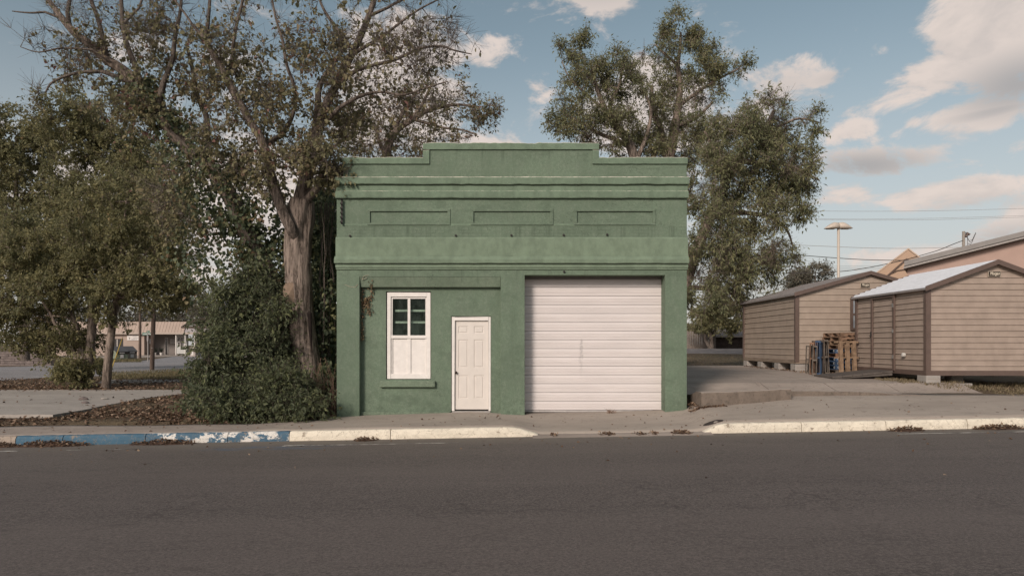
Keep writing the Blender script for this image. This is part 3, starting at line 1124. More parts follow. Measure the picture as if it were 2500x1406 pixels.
# upper wall with its stepped parapet
ZA, ZB, ZC = fz(384), fz(349), fz(434)
prof = [(XL, fz(655)), (XR, fz(655)), (XR, ZA - .05), (fx(1462) - .02, ZA - .05), (fx(1462) - .02, ZB - .05), (fx(1033) + .02, ZB - .05), (fx(1033) + .02, ZA - .05), (fx(838), ZA - .05), (fx(836), fz(430)), (XL, fz(432))]
rects = []
for (ua, ub) in ((904, 1092), (1156.5, 1343), (1409, 1593)):
    rects.append((fx(ua), fx(ub), fz(545), fz(516), 0.016))
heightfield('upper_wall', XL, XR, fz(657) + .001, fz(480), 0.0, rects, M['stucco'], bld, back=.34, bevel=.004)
mb = MB()
up = [(x, .0, z) for x, z in ((fx(822), fz(480) + .001), (XR, fz(480) + .001), (XR, ZA - .05), (fx(1462) - .02, ZA - .05), (fx(1462) - .02, ZB - .05), (fx(1033) + .02, ZB - .05), (fx(1033) + .02, ZA - .05), (fx(838), ZA - .05), (fx(838), fz(433)), (fx(822), fz(434)))]
mb.prism(up, (0, .32, 0))
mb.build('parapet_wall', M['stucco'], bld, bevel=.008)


def ledge(name, xa, xb, prof, mat, jit=.005, chip=0.0, edge_idx=(), parent=bld, wob=1.0):
    """prof: list of (y, z) front profile points from top back round to bottom back; edge_idx: profile points whose arris is chipped"""
    n = int((xb - xa) / .035)
    np_ = len(prof)
    V, E = [], []
    for k in range(n + 1):
        x = xa + (xb - xa) * k / n
        bite = max(0, nz(x * 1.9, prof[0][1] * 7, 4) - .30) * chip
        for q, (yy, zz) in enumerate(prof):
            front = 0 < q < np_ - 1
            dy = jit * nz(x * 4, q * 5.1, zz) + jit * .7 * nz(x * 15, q * 3.3, zz) if front else 0
            dz = jit * nz(x * 3.3, q * 2.1 + 9, zz) + jit * .8 * nz(x * 19, q * 1.3, zz) if front else 0
            if q == np_ - 2:
                dz += bite
                dy += bite * .4
            V.append((x, yy + dy, zz + dz * wob))
            E.append(1.0 if q in edge_idx else 0.0)
    F = []
    for k in range(n):
        for q in range(np_ - 1):
            a = k * np_ + q
            F.append((a, a + 1, a + np_ + 1, a + np_))
    o = np_mesh(name, np.array(V), np.array(F), mat, parent, {'edge': np.array(E)})
    mb2 = MB()
    mb2.v = V[:np_]
    mb2.f = [tuple(range(np_))]
    mb2.build('ledge_end', mat, o)
    mb2 = MB()
    mb2.v = V[n * np_:]
    mb2.f = [tuple(range(np_))]
    mb2.build('ledge_end', mat, o)
    return o


def Lz(a):
    return fz(a)


# string courses: (v top, v bottom, depth)
ledge('string_course', fx(820), fx(1680), [(.05, Lz(434) + .012), (-.03, Lz(434) + .012), (-.082, Lz(435.2)), (-.092, Lz(437)), (-.088, Lz(450)), (-.08, Lz(452)), (.05, Lz(451))], M['ledge'], .006, .03, (1, 2))
ledge('string_course', fx(821), fx(1678), [(.05, Lz(451.5)), (-.028, Lz(452)), (-.030, Lz(470)), (.05, Lz(470))], M['ledge'], .003, 0)
ledge('string_course', fx(820.5), fx(1679), [(.05, Lz(467.5)), (-.03, Lz(467.2)), (-.062, Lz(468.2)), (-.072, Lz(470)), (-.070, Lz(483)), (-.062, Lz(485)), (.05, Lz(484))], M['ledge'], .004, .012, (1, 2))
ledge('string_course', fx(820), fx(1679), [(.05, Lz(577)), (.0, Lz(579)), (-.026, Lz(583)), (-.030, Lz(626)), (.05, Lz(626))], M['ledge_low'], .003, 0)
ledge('cornice', fx(818), fx(1680), [(.05, Lz(625.5)), (-.031, Lz(626)), (-.092, Lz(633.5)), (-.098, Lz(635)), (-.094, Lz(643)), (-.085, Lz(644)), (.05, Lz(643.2))], M['ledge_low'], .004, .015)
ledge('cornice', fx(820), fx(1679), [(.05, Lz(643.5)), (-.040, Lz(644)), (-.044, Lz(653.5)), (.05, Lz(653.8))], M['ledge_low'], .003, 0)
ledge('cornice', fx(821), fx(1678.5), [(.05, Lz(654.2)), (-.026, Lz(654.2)), (-.028, Lz(657.5)), (-.022, Lz(658.5)), (.05, Lz(658.2))], M['ledge_low'], .003, 0)
# raised frames round the three blank panels, and the crack line under them
for (ua, ub) in ((897, 1099.5), (1149.5, 1350.5), (1402, 1600.5)):
    x0, x1, z0, z1 = fx(ua), fx(ub), fz(550), fz(510)
    mb = MB()
    w = .062
    f = -.022
    for (a, b, c, d) in ((x0, x1, z1 - w, z1), (x0, x1, z0, z0 + w * .8), (x0, x0 + w, z0 + w * .8, z1 - w), (x1 - w, x1, z0 + w * .8, z1 - w)):
        mb.box(a, b, f + (.0 if d - c > .2 else -.0015), .05, c, d)
    mb.build('panel_frame', M['stucco'], bld, bevel=.008, seg=2)
ledge('render_edge', fx(832), fx(1604), [(.05, Lz(546)), (-.002, Lz(546)), (-.006, Lz(550.5)), (-.001, Lz(552)), (.05, Lz(552))], M['ledge'], .006, .03)

# coping that follows the steps
def coping(xa, xb, zt, h, name='coping', vertical=False):
    n = max(3, int((xb - xa) / .04)) if not vertical else 3
    V, E, F = [], [], []
    np_ = 6
    for k in range(n + 1):
        x = xa + (xb - xa) * k / n
        dz = .014 * nz(x * 2.2, zt) + .012 * nz(x * 9, zt) + .006 * nz(x * 25, zt)
        dz -= max(0, nz(x * 1.4, zt * 3, 6) - .25) * .09
        for q, (yy, zz) in enumerate(((.34, zt + dz), (.0, zt + dz), (-.028, zt - .012 + dz), (-.036, zt - .03 + dz * .6), (-.036 + .003 * nz(x * 6, 3), zt - h + .004 * nz(x * 7, 1)), (.05, zt - h))):
            V.append((x, yy + (.006 * nz(x * 8, q) if 0 < q < 4 else 0), zz))
            E.append((1.0, 1.0, 1.0, .45, .0, 0)[q])
    for k in range(n):
        for q in range(np_ - 1):
            a = k * np_ + q
            F.append((a, a + 1, a + np_ + 1, a + np_))
    o = np_mesh(name, np.array(V), np.array(F), M['coping'], bld, {'edge': np.array(E)})
    mb2 = MB()
    mb2.v = V[:np_]
    mb2.f = [tuple(range(np_))]
    mb2.build('coping_end', M['coping'], o)
    mb2 = MB()
    mb2.v = V[n * np_:]
    mb2.f = [tuple(range(np_))]
    mb2.build('coping_end', M['coping'], o)


coping(fx(836), fx(1033) - .001, ZA, .155)
coping(fx(1033), fx(1462), ZB, .155)
coping(fx(1462) + .001, fx(1678), ZA, .155)
coping(fx(1033) + .0005, fx(1048.5), ZB - .1555, ZB - .156 - fz(401), vertical=True)
coping(fx(1446.5), fx(1462) - .0005, ZB - .1555, ZB - .156 - fz(401), vertical=True)

# body behind the front: side and rear walls, roof
m_side = M['stucco']
mb = MB()
mb.box(XL + .02, XL + .3, .43, 11.8, -.6, 4.9)
mb.build('side_wall', m_side, bld)
mb = MB()
mb.box(XR - .3, XR - .02, .43, 11.8, -.6, 4.9)
mb.build('side_wall', m_side, bld)
mb = MB()
mb.box(XL + .02, XR - .02, 11.81, 12.1, -.6, 4.7)
mb.build('rear_wall', m_side, bld)
mb = MB()
mb.prism([(XL + .31, .36, 4.6), (XR - .31, .36, 4.6), (XR - .31, 11.8, 4.2), (XL + .31, 11.8, 4.2)], (0, 0, -.2))
mb.build('roof', plain('roof_felt', (.12, .11, .105), bump=.2), bld)
mb = MB()
m_int = plain('dark_interior', (.035, .04, .038), rough=.9)
mb.box(XL + .31, XR - .31, .9, .95, -.3, 4.15)
mb.build('inner_partition', m_int, bld)
mb = MB()
mb.box(XL + .31, XR - .31, .43, .9, -.4, -.05)
mb.build('inner_floor', m_int, bld)

# window
WY = REC + .035
win = MB()
x0, x1, z0, z1 = fx(940.5), fx(1048.5), fz(926), fz(712)
fw = .085
for (a, b, c, d) in ((x0, x0 + fw, z0, z1), (x1 - fw, x1, z0, z1), (x0 + fw, x1 - fw, z1 - .10, z1)):
    win.box(a, b, WY, WY + .10, c, d)
win.box(x0 + fw - .005, x1 - fw + .005, WY + .012, WY + .1, z0, z0 + .115)
win_o = win.build('window', M['white_paint'], bld, bevel=.008, seg=2)
s = MB()
zm = fz(822)
sx0, sx1 = x0 + fw + .002, x1 - fw - .002
sy = WY + .03
st = .032
s.box(sx0, sx0 + st, sy, sy + .045, zm, z1 - .102)
s.box(sx1 - st, sx1, sy, sy + .045, zm, z1 - .102)
s.box(sx0 + st, sx1 - st, sy, sy + .045, z1 - .102 - .04, z1 - .102)
s.box(sx0 - .004, sx1 + .004, sy - .014, sy + .045, zm - .035, zm + .035)
xm = (sx0 + sx1) / 2
s.box(xm - .030, xm + .030, sy + .002, sy + .045, zm + .035, z1 - .142)
s.build('sash', M['white_paint'], win_o, bevel=.005, seg=2)
m_gl = Mat('dusty_glass', .08, .5)
m_gl.color((.07, .095, .08))
tr = m_gl.n('ShaderNodeBsdfTransparent')
tr.inputs[0].default_value = (.80, .86, .82, 1)
mx = m_gl.n('ShaderNodeMixShader')
m_gl.l(m_gl.ramp(m_gl.noise(5, 7, .75, (1, 1, .5)), .35, .85, .93, .62), mx.inputs[0])
m_gl.l(m_gl.b.outputs[0], mx.inputs[1])
m_gl.l(tr.outputs[0], mx.inputs[2])
m_gl.l(mx.outputs[0], m_gl.nt.nodes['Material Output'].inputs[0])
for (a, b) in ((sx0 + st, xm - .030), (xm + .030, sx1 - st)):
    MB().box(a - .004, b + .004, sy + .018, sy + .022, zm + .03, z1 - .135).build('pane', m_gl.m, win_o)
m_bar = plain('inner_bar_paint', (.68, .68, .63), .06, 9)
for v in (756.5, 785.5):
    MB().box(sx0 + .07, sx1 - .03, sy + .10, sy + .125, fz(v) - .024, fz(v) + .024).build('inner_bar', m_bar, win_o)
# lower half boarded
zb = z0 + .115
for (a, b) in ((sx0 + .03, xm - .042), (xm + .042, sx1 - .03)):
    MB().box(a - .02, b + .02, sy + .026, sy + .04, zb - .02, zm - .02).build('board', M['white_paint'], win_o)
mb = MB()
mb.box(sx0, sx0 + .035, sy, sy + .05, zb, zm - .036)
mb.box(sx1 - .035, sx1, sy, sy + .05, zb, zm - .036)
mb.box(xm - .042, xm + .042, sy + .004, sy + .05, zb, zm - .036)
mb.build('lower_sash', M['white_paint'], win_o, bevel=.006, seg=2)
mb = MB()
mb.box(fx(925), fx(1061), REC - .085, REC + .05, fz(945.5), fz(930))
mb.build('sill', M['stucco_light'], bld, bevel=.014, seg=3)

# door
dx0, dx1, dz0, dz1 = fx(1101), fx(1197.5), fz(1005), fz(772.5)
DY = REC + .02
mb = MB()
fw = .062
mb.box(dx0, dx0 + fw, DY, DY + .13, dz0, dz1)
mb.box(dx1 - fw * .8, dx1, DY, DY + .13, dz0, dz1)
mb.box(dx0 + fw, dx1 - fw * .8, DY, DY + .13, dz1 - .085, dz1)
dframe = mb.build('door_frame', M['white_paint'], bld, bevel=.008, seg=2)
a0, a1, b0, b1 = dx0 + fw + .004, dx1 - fw * .8 - .004, dz0 + .03, dz1 - .09
pr = []
cols_ = ((1117.5, 1141), (1156, 1180))
rows_ = ((796, 813), (829, 898), (917.5, 975))
for (ca, cb) in cols_:
    for (ra, rb) in rows_:
        X0, X1, Z0, Z1 = fx(ca), fx(cb), fz(rb), fz(ra)
        pr.append((X0, X1, Z0, Z1, DY + .062))
        pr.append((X0 + .028, X1 - .028, Z0 + .028, Z1 - .028, DY + .052))
heightfield('door', a0, a1, b0, b1, DY + .05, pr, M['door_paint'], bld, thick=.04, bevel=.007)
kn = MB().lathe([(.002, 0), (.026, .0), (.026, .008), (.011, .012), (.012, .03), (.026, .036), (.030, .050), (.022, .064), (.002, .067)], (0, 0, 0), 16)
ko = kn.build('door_knob', plain('dark_bronze', (.05, .035, .03), rough=.35, metallic=.7), dframe, smooth=True)
ko.matrix_parent_inverse = Matrix()
ko.location = (fx(1111.5), DY + .05, fz(910))
ko.rotation_euler = (R(90), 0, 0)
MB().box(dx0 + .01, dx1 - .01, DY - .02, DY + .2, dz0 - .04, dz0 - .002).build('threshold', plain('threshold_metal', (.32, .30, .28), rough=.5), bld)

# roller door of fifteen ribbed slats, a little out of level at the foot
gx0, gx1 = fx(1279), fx(1626)
GY = .40
gz1, gz0 = fz(676), fz(1005)
ns = 15
hs = (gz1 - gz0) / ns
gar = MB()
gd = MB()
gd.box(gx0, gx1, GY + .05, GY + .07, gz0 - .01, gz1 + .12)
gdo = gd.build('roller_door', M['garage'], bld)
for k in range(ns):
    z = gz0 + k * hs
    prof = []
    for (t, dy) in ((0, .030), (.035, .030), (.05, .0), (.28, -.004), (.30, .004), (.335, .004), (.355, -.006), (.45, -.006), (.47, .003), (.505, .003), (.525, -.006), (.62, -.006), (.64, .004), (.675, .004), (.695, -.004), (.95, .0), (.962, .012), (1, .012)):
        prof.append((GY + dy, z + t * hs))
    rings = []
    for x in (gx0, gx0 * .66 + gx1 * .34, gx0 * .34 + gx1 * .66, gx1):
        rings.append([Vector((x, yy + .002 * nz(x * 3, k), zz)) for yy, zz in prof])
    MB().sweep(rings, False, False).build('door_slat', M['garage'], gdo)
mb = MB()
mb.box(gx0, gx1, GY - .02, GY + .04, gz0 - .045, gz0 - .002)
mb.build('bottom_bar', plain('bottom_bar_grey', (.42, .39, .37), rough=.5), gdo, bevel=.006)
mb = MB()
mb.box(fx(1281) - .03, fx(1624) + .03, .30, .36, fz(678.5), fz(671.5))
mb.build('door_hood', plain('hood_grey', (.15, .135, .125), rough=.6), bld)

# old sign bracket at the upper left: upright iron with pegs
m_iron = plain('rusty_black_iron', (.035, .03, .028), .2, 30, .7)
mb = MB()
mb.box(fx(836) - .018, fx(836) + .018, -.07, -.045, fz(549), fz(488))
br = mb.build('sign_bracket', m_iron, bld)
for k in range(6):
    z = fz(490 + k * 11.2)
    MB().tube([(fx(836), .0, z), (fx(836) - .004, -.10, z), (fx(836) - .014, -.125, z + .028)], .012, 6).build('bracket_peg', m_iron, br)
for (u, v) in ((855, 576.5), (1113, 575.5), (1248.5, 575), (1376, 574.5), (1482, 573.5), (1377, 663.5), (1157, 646)):
    mb = MB()
    mb.tube([(fx(u), .02, fz(v)), (fx(u), -.05, fz(v))], .011, 6)
    mb.tube([(fx(u), -.02, fz(v)), (fx(u), -.028, fz(v))], .026, 8)
    mb.build('anchor_bolt', m_iron, bld)
# ------------------------------------------------------------------ portable sheds on the lot
m_tan = plain('tan_steel_siding', (.335, .270, .218), .08, 3, .55, .4, dirt=.22)
m_tan2 = plain('tan_steel_siding_pinkish', (.33, .262, .216), .08, 3, .55, .4, dirt=.22)
m_brown = plain('brown_steel_trim', (.115, .08, .066), .08, 5, .5, .4)
m_roof_gal = plain('galvanised_roofing', (.74, .75, .78), .05, 4, .5, .4, metallic=.0)
m_roof_grey = plain('weathered_roofing', (.25, .225, .215), .1, 4, .6, .4)
m_timber = plain('weathered_timber', (.23, .18, .14), .25, 8, .85, .2, .4, stretch=(.3, .3, 4))
m_badge_dark = plain('badge_dark_brown', (.03, .02, .015), rough=.5)
m_badge_pale = plain('badge_cream', (.68, .60, .48), .02, rough=.5)


def text(name, body, size, mat, loc, rot, parent=None, shear=0.0, align='CENTER', extrude=.002, bold=0.0, xs=1.0):
    c = bpy.data.curves.new(name, 'FONT')
    c.body = body
    c.size = size
    c.align_x = align
    c.align_y = 'CENTER'
    c.shear = shear
    c.extrude = extrude
    c.offset = bold
    c.resolution_u = 3
    c.materials.append(mat)
    o = bpy.data.objects.new(name, c)
    o.location = loc
    o.rotation_euler = rot
    o.scale = (xs, 1, 1)
    COL.objects.link(o)
    me = bpy.data.meshes.new_from_object(o)
    bpy.data.objects.remove(o)
    o = bpy.data.objects.new(name, me)
    if not me.materials:
        me.materials.append(mat)
    o.location = loc
    o.rotation_euler = rot
    o.scale = (xs, 1, 1)
    COL.objects.link(o)
    if parent is not None:
        o.parent = parent
        o.matrix_parent_inverse = world_mat(parent).inverted()
    return o


BOARD = [(0.0, 0.0), (.0, .74), (.022, .80), (.022, .875), (.002, .93), (0.0, 1.0)]     # (out, fraction of a course)


def shed(name, label, x0, x1, y0, y1, zf, wall, rise, roof_mat, siding, hb, badge, door=None, window=None):
    root = empty(name, (x0, y0, zf), label, 'shed')
    xm = (x0 + x1) / 2
    zt = zf + wall
    # core, a little inside the boards
    mb = MB()
    i = .03
    mb.prism([(x0 + i, y0 + i, zf), (x1 - i, y0 + i, zf), (x1 - i, y0 + i, zt - .02), (xm, y0 + i, zt + rise - .04), (x0 + i, y0 + i, zt - .02)], (0, y1 - y0 - 2 * i, 0))
    mb.build('wall', siding, root)
    # front boards, clipped by the gable
    z = zf + .02
    k = 0
    while z < zt + rise - .08:
        h = hb
        rings_a, rings_b = [], []
        for (o, f) in BOARD:
            zz = z + f * h
            inset = max(0.0, (zz - zt) / rise * (xm - x0)) if zz > zt else 0.0
            if inset > xm - x0 - .02:
                inset = xm - x0 - .02
            rings_a.append(Vector((x0 + inset + .01, y0 + .024 - o, zz)))
            rings_b.append(Vector((x1 - inset - .01, y0 + .024 - o, zz)))
        mid = [(a + b) / 2 + Vector((0, .003 * nz(k, x0), .004 * nz(k * 3, x0))) for a, b in zip(rings_a, rings_b)]
        MB().sweep([rings_a, mid, rings_b], False, False).build('siding_board', siding, root)
        z += h
        k += 1
    # left side boards
    z = zf + .02
    while z < zt - .03:
        h = min(hb, zt - z)
        spans = [(y0 + .01, y1 - .01)]
        if door and z < door[2]:
            spans = [(y0 + .01, door[0]), (door[1], y1 - .01)]
            MB().sweep([[Vector((x0 + .012 - o, yy, z + f * h)) for (o, f) in BOARD] for yy in (door[0] + .035, door[1] - .035)], False, False).build('door_board', siding, root)
        for (a, b) in spans:
            MB().sweep([[Vector((x0 + .024 - o, yy, z + f * h)) for (o, f) in BOARD] for yy in (a, b)], False, False).build('siding_board', siding, root)
        z += h
    # corner and base trim
    for (cx, cy) in ((x0, y0), (x1, y0), (x0, y1)):
        mb = MB()
        sx = -1 if cx == x0 else 1
        mb.box(cx - .012 * 1, cx + .012, cy - .01, cy + .012, zf - .06, zt)
        mb.box(min(cx, cx - sx * .10), max(cx, cx - sx * .10), cy - .022, cy + .004, zf - .06, zt - .01)
        if cy == y0:
            mb.box(cx - .022, cx + .022, cy - .018, cy + .09, zf - .06, zt - .015)
        else:
            mb.box(cx - .022, cx + .022, cy - .09, cy + .018, zf - .06, zt - .015)
        mb.build('corner_trim', m_brown, root)
    mb = MB()
    mb.box(x0 - .012, x1 + .012, y0 - .016, y0 + .03, zf - .10, zf + .025)
    mb.box(x0 - .014, x0 + .03, y0 + .031, y1 - .03, zf - .10, zf + .022)
    mb.build('base_trim', m_brown if siding is m_tan2 else m_timber, root)
    mb = MB()
    for xx in (x0 + .2, x1 - .3, xm):
        mb.box(xx, xx + .1, y0 + .05, y1 - .05, zf - .12, zf - .005)
    mb.build('floor_skid', m_timber, root)
    # roof: two ribbed slopes, ribs along the ridge
    ov, ovy = .09, .10
    for s in (-1, 1):
        pts = []
        xe = x0 - ov if s < 0 else x1 + ov
        ze = zt - ov * rise / (xm - x0)
        n = 11
        for k in range(n * 6 + 1):
            t = k / (n * 6)
            ph = k % 6
            lift = .034 if ph in (4, 5) else 0.0
            pts.append((xe + (xm - xe) * t, ze + (zt + rise - ze) * t + .035 + lift))
        rings = [[Vector((px, yy, pz)) for px, pz in pts] for yy in (y0 - ovy, y1 + ovy)]
        rings2 = [[Vector((px, yy, pz - .03)) for px, pz in pts] for yy in (y0 - ovy, y1 + ovy)]
        mb = MB().sweep(rings, False, False)
        mb.sweep(rings2, False, False)
        mb.build('roof_slope', roof_mat, root)
        # verge board along the gable edge and eave trim
        d = Vector((xm - xe, 0, zt + rise - ze)).normalized()
        for (yy, w) in ((y0 - ovy - .022, .022), (y1 + ovy, .022)):
            mb = MB()
            mb.prism([(xe, yy, ze + .068), (xm, yy, zt + rise + .068), (xm, yy, zt + rise - .055), (xe, yy, ze - .055)], (0, w, 0))
            mb.build('verge_trim', m_brown, root)
        mb = MB()
        mb.prism([(xe - .004, y0 - ovy, ze + .03), (xe + .09, y0 - ovy, ze + .03 + .09 * (zt + rise - ze) / (xm - x0 + ov) * (1 if s < 0 else 1)), (xe - .004, y0 - ovy, ze - .02)], (0, y1 - y0 + 2 * ovy, 0))
        mb.build('eave_trim', m_brown if s > 0 else m_roof_grey, root)
    # maker's badge under the ridge
    bu, bv, bw, bh, dd = badge
    c = P(bu, bv, dd)
    mb = MB()
    mb.box(c.x - bw / 2 - .006, c.x + bw / 2 + .006, y0 - .034, y0 - .028, c.z - bh / 2 - .006, c.z + bh / 2 + .006)
    bg_ = mb.build('badge', m_badge_pale, root)
    MB().box(c.x - bw / 2, c.x + bw / 2, y0 - .037, y0 - .0345, c.z - bh / 2, c.z + bh / 2).build('badge_plate', m_badge_dark, bg_)
    text('badge_lettering', 'Morgan', bh * .92, m_badge_pale, (c.x, y0 - .040, c.z + bh * .06), (R(90), 0, 0), bg_, shear=.42, bold=.0015, xs=bw / (bh * .92 * 3.75))
    return root


# nearer shed, gable to the street
S2Y0, S2Y1 = 2.0, 5.5
S2X0 = P(2262, 0, 17).x
S2X1 = S2X0 + 2 * (P(2430, 0, 17).x - S2X0)
S2F = P(0, 907, 17).z
near_shed = shed('portable_shed', 'tan ribbed steel shed nearest the street with galvanised roof and brown door', S2X0, S2X1, S2Y0, S2Y1, S2F,
                 P(0, 703, 17).z - S2F, P(0, 641, 17).z - P(0, 703, 17).z, m_roof_gal, m_tan2, .148, (2432.5, 668, .30, .118, 16.9),
                 door=(3.42, 4.52, P(0, 731, 18.8).z))
dz1 = P(0, 728, 18.9).z
mb = MB()
x = S2X0
mb.box(x - .05, x - .005, 3.375, 3.45, S2F - .02, dz1)
mb.box(x - .05, x - .005, 4.49, 4.56, S2F - .02, dz1)
mb.box(x - .052, x - .005, 3.36, 4.58, dz1, dz1 + .06)
mb.box(x - .048, x - .005, 3.45, 4.49, S2F - .03, S2F + .03)
dtrim = mb.build('door_trim', m_brown, near_shed)
for zz in (.35, 1.05, 1.75):
    MB().box(x - .065, x - .045, 3.39, 3.45, S2F + zz - .05, S2F + zz + .05).build('hinge', plain('zinc_hinge', (.35, .34, .33), rough=.4, metallic=.6), dtrim)
mb = MB()
mb.box(x - .075, x - .045, 4.50, 4.54, S2F + .93, S2F + 1.05)
mb.tube([(x - .075, 4.52, S2F + .99), (x - .10, 4.50, S2F + .93), (x - .075, 4.52, S2F + .88)], .012, 6)
mb.build('door_latch', m_iron, dtrim)
mb = MB()
c = P(2206, 866, 17.9)
mb.lathe([(.001, 0), (.055, 0), (.055, .06), (.035, .075), (.001, .075)], (0, 0, 0), 12)
mb.v = [(c[2] * 0 + x - v[2] - .01, 2.93 + v[0], c.z + v[1]) for v in mb.v]
mb.build('outlet_cover', plain('pale_plastic', (.5, .48, .45), rough=.5), near_shed)

# farther shed
S1Y0, S1Y1 = 7.0, 12.0
S1X0 = P(1943, 0, 22).x
S1X1 = S1X0 + 2 * (P(2122, 0, 22).x - S1X0)
S1F = P(0, 880, 22).z
far_shed = shed('portable_shed', 'tan ribbed steel shed standing farther back on concrete blocks with grey roof', S1X0, S1X1, S1Y0, S1Y1, S1F,
                P(0, 718, 22).z - S1F, P(0, 667, 22).z - P(0, 718, 22).z, m_roof_grey, m_tan, .196, (2115, 695.5, .29, .105, 21.9))
a, b = P(2077, 728, 21.97), P(2108, 806, 21.97)
mb = MB()
for (xa, xb, za, zb) in ((a.x, a.x + .07, b.z, a.z), (b.x - .07, b.x, b.z, a.z), (a.x + .07, b.x - .07, a.z - .07, a.z), (a.x + .07, b.x - .07, b.z, b.z + .07), (a.x + .07, b.x - .07, (a.z + b.z) / 2 - .03, (a.z + b.z) / 2 + .03)):
    mb.box(xa, xb, S1Y0 - .06, S1Y0 + .01, za, zb)
w = mb.build('window', m_brown, far_shed)
m_win = plain('pale_window_glass', (.30, .33, .36), rough=.08, spec=.6)
for (za, zb) in ((b.z + .07, (a.z + b.z) / 2 - .03), ((a.z + b.z) / 2 + .03, a.z - .07)):
    MB().box(a.x + .07, b.x - .07, S1Y0 - .03, S1Y0 - .02, za, zb).build('pane', m_win, w)

# concrete blocks that carry the sheds
def block(x, y, sx, sy, h, label, rz=0.0):
    zb = slab_z(x, y) if x < 11.2 else ground_z(x, y)
    e = empty('concrete_block', (x, y, zb), label, 'block', 'concrete blocks under the sheds', rz)
    mb = MB()
    m = Matrix.Translation((x, y, zb)) @ Matrix.Rotation(rz, 4, 'Z')
    mb.box(-sx / 2, sx / 2, -sy / 2, sy / 2, -.01, h, m)
    mb.build('block_body', M['block'], e, bevel=.012)
    mb = MB()
    mb.box(-sx / 2 + .03, sx / 2 - .03, -sy / 2 - .002, -sy / 2 + .02, h * .48, h * .52, m)
    mb.build('joint', m_timber, e)
    return e


yl = [7.16, 8.55, 10.15, 11.7]
for y, lb in zip(yl, ('concrete block under the front corner of the farther shed, beside the upright pallets', 'second concrete block back from the front corner of the farther shed',
                      'third concrete block back under the side of the farther shed', 'farthest concrete block under the rear corner of the farther shed')):
    block(S1X0 + .17, y, .40, .40, S1F - .12 - slab_z(S1X0, y), lb)
block(S2X0 + .16, 2.17, .36, .40, S2F - .10 - slab_z(S2X0, 2.1), 'squared concrete block under the front corner of the nearer shed')
block(S2X0 + .16, 5.2, .36, .40, S2F - .10 - slab_z(S2X0, 5.2), 'concrete block behind the ramp at the rear corner of the nearer shed')
block(P(2332, 0, 17.3).x, 2.4, .80, .35, .10, 'flat concrete slab block lying in the grass under the nearer shed')
block(P(2338, 0, 17.8).x, 2.95, .30, .30, .28, 'small concrete block standing behind the flat slab under the nearer shed')

# dark timber ramp at the shed door
ra, rb = Vector((S2X0 - .05, 3.42, S2F - .04)), Vector((S2X0 - .05, 4.52, S2F - .04))
rx = P(2032, 0, 18.4).x
ramp = empty('door_ramp', ((S2X0 + rx) / 2, 4, slab_z(9, 4)), 'dark timber ramp sloping from the concrete lot up to the brown shed door', 'ramp')
m_ramp = plain('dark_ramp_boards', (.10, .085, .075), .2, 7, .8, .3, .3)
nb = 6
for k in range(nb):
    t0, t1 = k / nb + .004, (k + 1) / nb - .004
    xa_, xb_ = rx + (S2X0 - .05 - rx) * t0, rx + (S2X0 - .05 - rx) * t1
    zl = slab_z(rx, 3.7) + .06
    za_, zb_ = zl + (S2F - .03 - zl) * t0, zl + (S2F - .03 - zl) * t1
    MB().prism([(xa_, 3.40, za_), (xb_, 3.40, zb_), (xb_, 3.40, zb_ - .045), (xa_, 3.40, za_ - .045)], (0, 1.14, 0)).build('ramp_board', m_ramp, ramp)
for yy in (3.42, 4.46):
    MB().prism([(rx + .05, yy, zl - .045), (S2X0 - .06, yy, S2F - .08), (S2X0 - .06, yy, S2F - .16), (rx + .1, yy, zl - .06)], (0, .06, 0)).build('ramp_bearer', m_ramp, ramp)

# ------------------------------------------------------------------ pallets between the sheds
PM = {'tan': plain('tan_pallet_wood', (.20, .135, .088), .35, 6, .85, .2, .3), 'brown': plain('brown_pallet_wood', (.19, .12, .08), .35, 6, .85, .2, .3),
      'blue': plain('blue_pallet_paint', (.05, .085, .15), .3, 6, .8, .2, .3), 'grey': plain('grey_pallet_wood', (.13, .108, .09), .35, 6, .85, .2, .3),
      'dark': plain('dark_pallet_wood', (.085, .065, .052), .3, 6, .85, .2, .3), 'orange': plain('orange_pallet_wood', (.20, .115, .075), .35, 6, .85, .2, .3)}


m_mark = plain('worn_white_stencil', (.38, .40, .42), .2, 20, .8)


def pallet(mat, label, mtx, L=1.15, W=1.0, H=.124, boards=6):
    e = empty('pallet', (0, 0, 0), label, 'pallet', 'wooden pallets piled between the sheds')
    e.matrix_basis = mtx
    inv = Matrix()
    def part(nm, mb):
        o = mb.build(nm, PM[mat])
        o.parent = e
    jz = random.uniform(0, 50)
    for k in range(3):
        y = -W / 2 + k * (W - .045) / 2
        mb = MB()
        prof = [(-L / 2, 0, .018), (-.36, 0, .018), (-.33, 0, .055), (-.14, 0, .055), (-.11, 0, .018), (.11, 0, .018), (.14, 0, .055), (.33, 0, .055), (.36, 0, .018), (L / 2, 0, .018), (L / 2, 0, H - .018), (-L / 2, 0, H - .018)]
        mb.prism([(a, y, c) for a, b, c in prof], (0, .045, 0))
        part('stringer', mb)
    for k in range(boards):
        x = -L / 2 + k * (L - .10) / (boards - 1)
        j = nz(k * 3.3, jz) * .02
        mb = MB()
        mb.box(x, x + .10, -W / 2 - .004 + j, W / 2 + .004 + j, H - .018, H)
        part('deck_board', mb)
    for x in (-L / 2, -.05, L / 2 - .10):
        mb = MB()
        mb.box(x, x + .10, -W / 2 - .003, W / 2 + .003, 0, .018)
        part('bottom_board', mb)
    return e


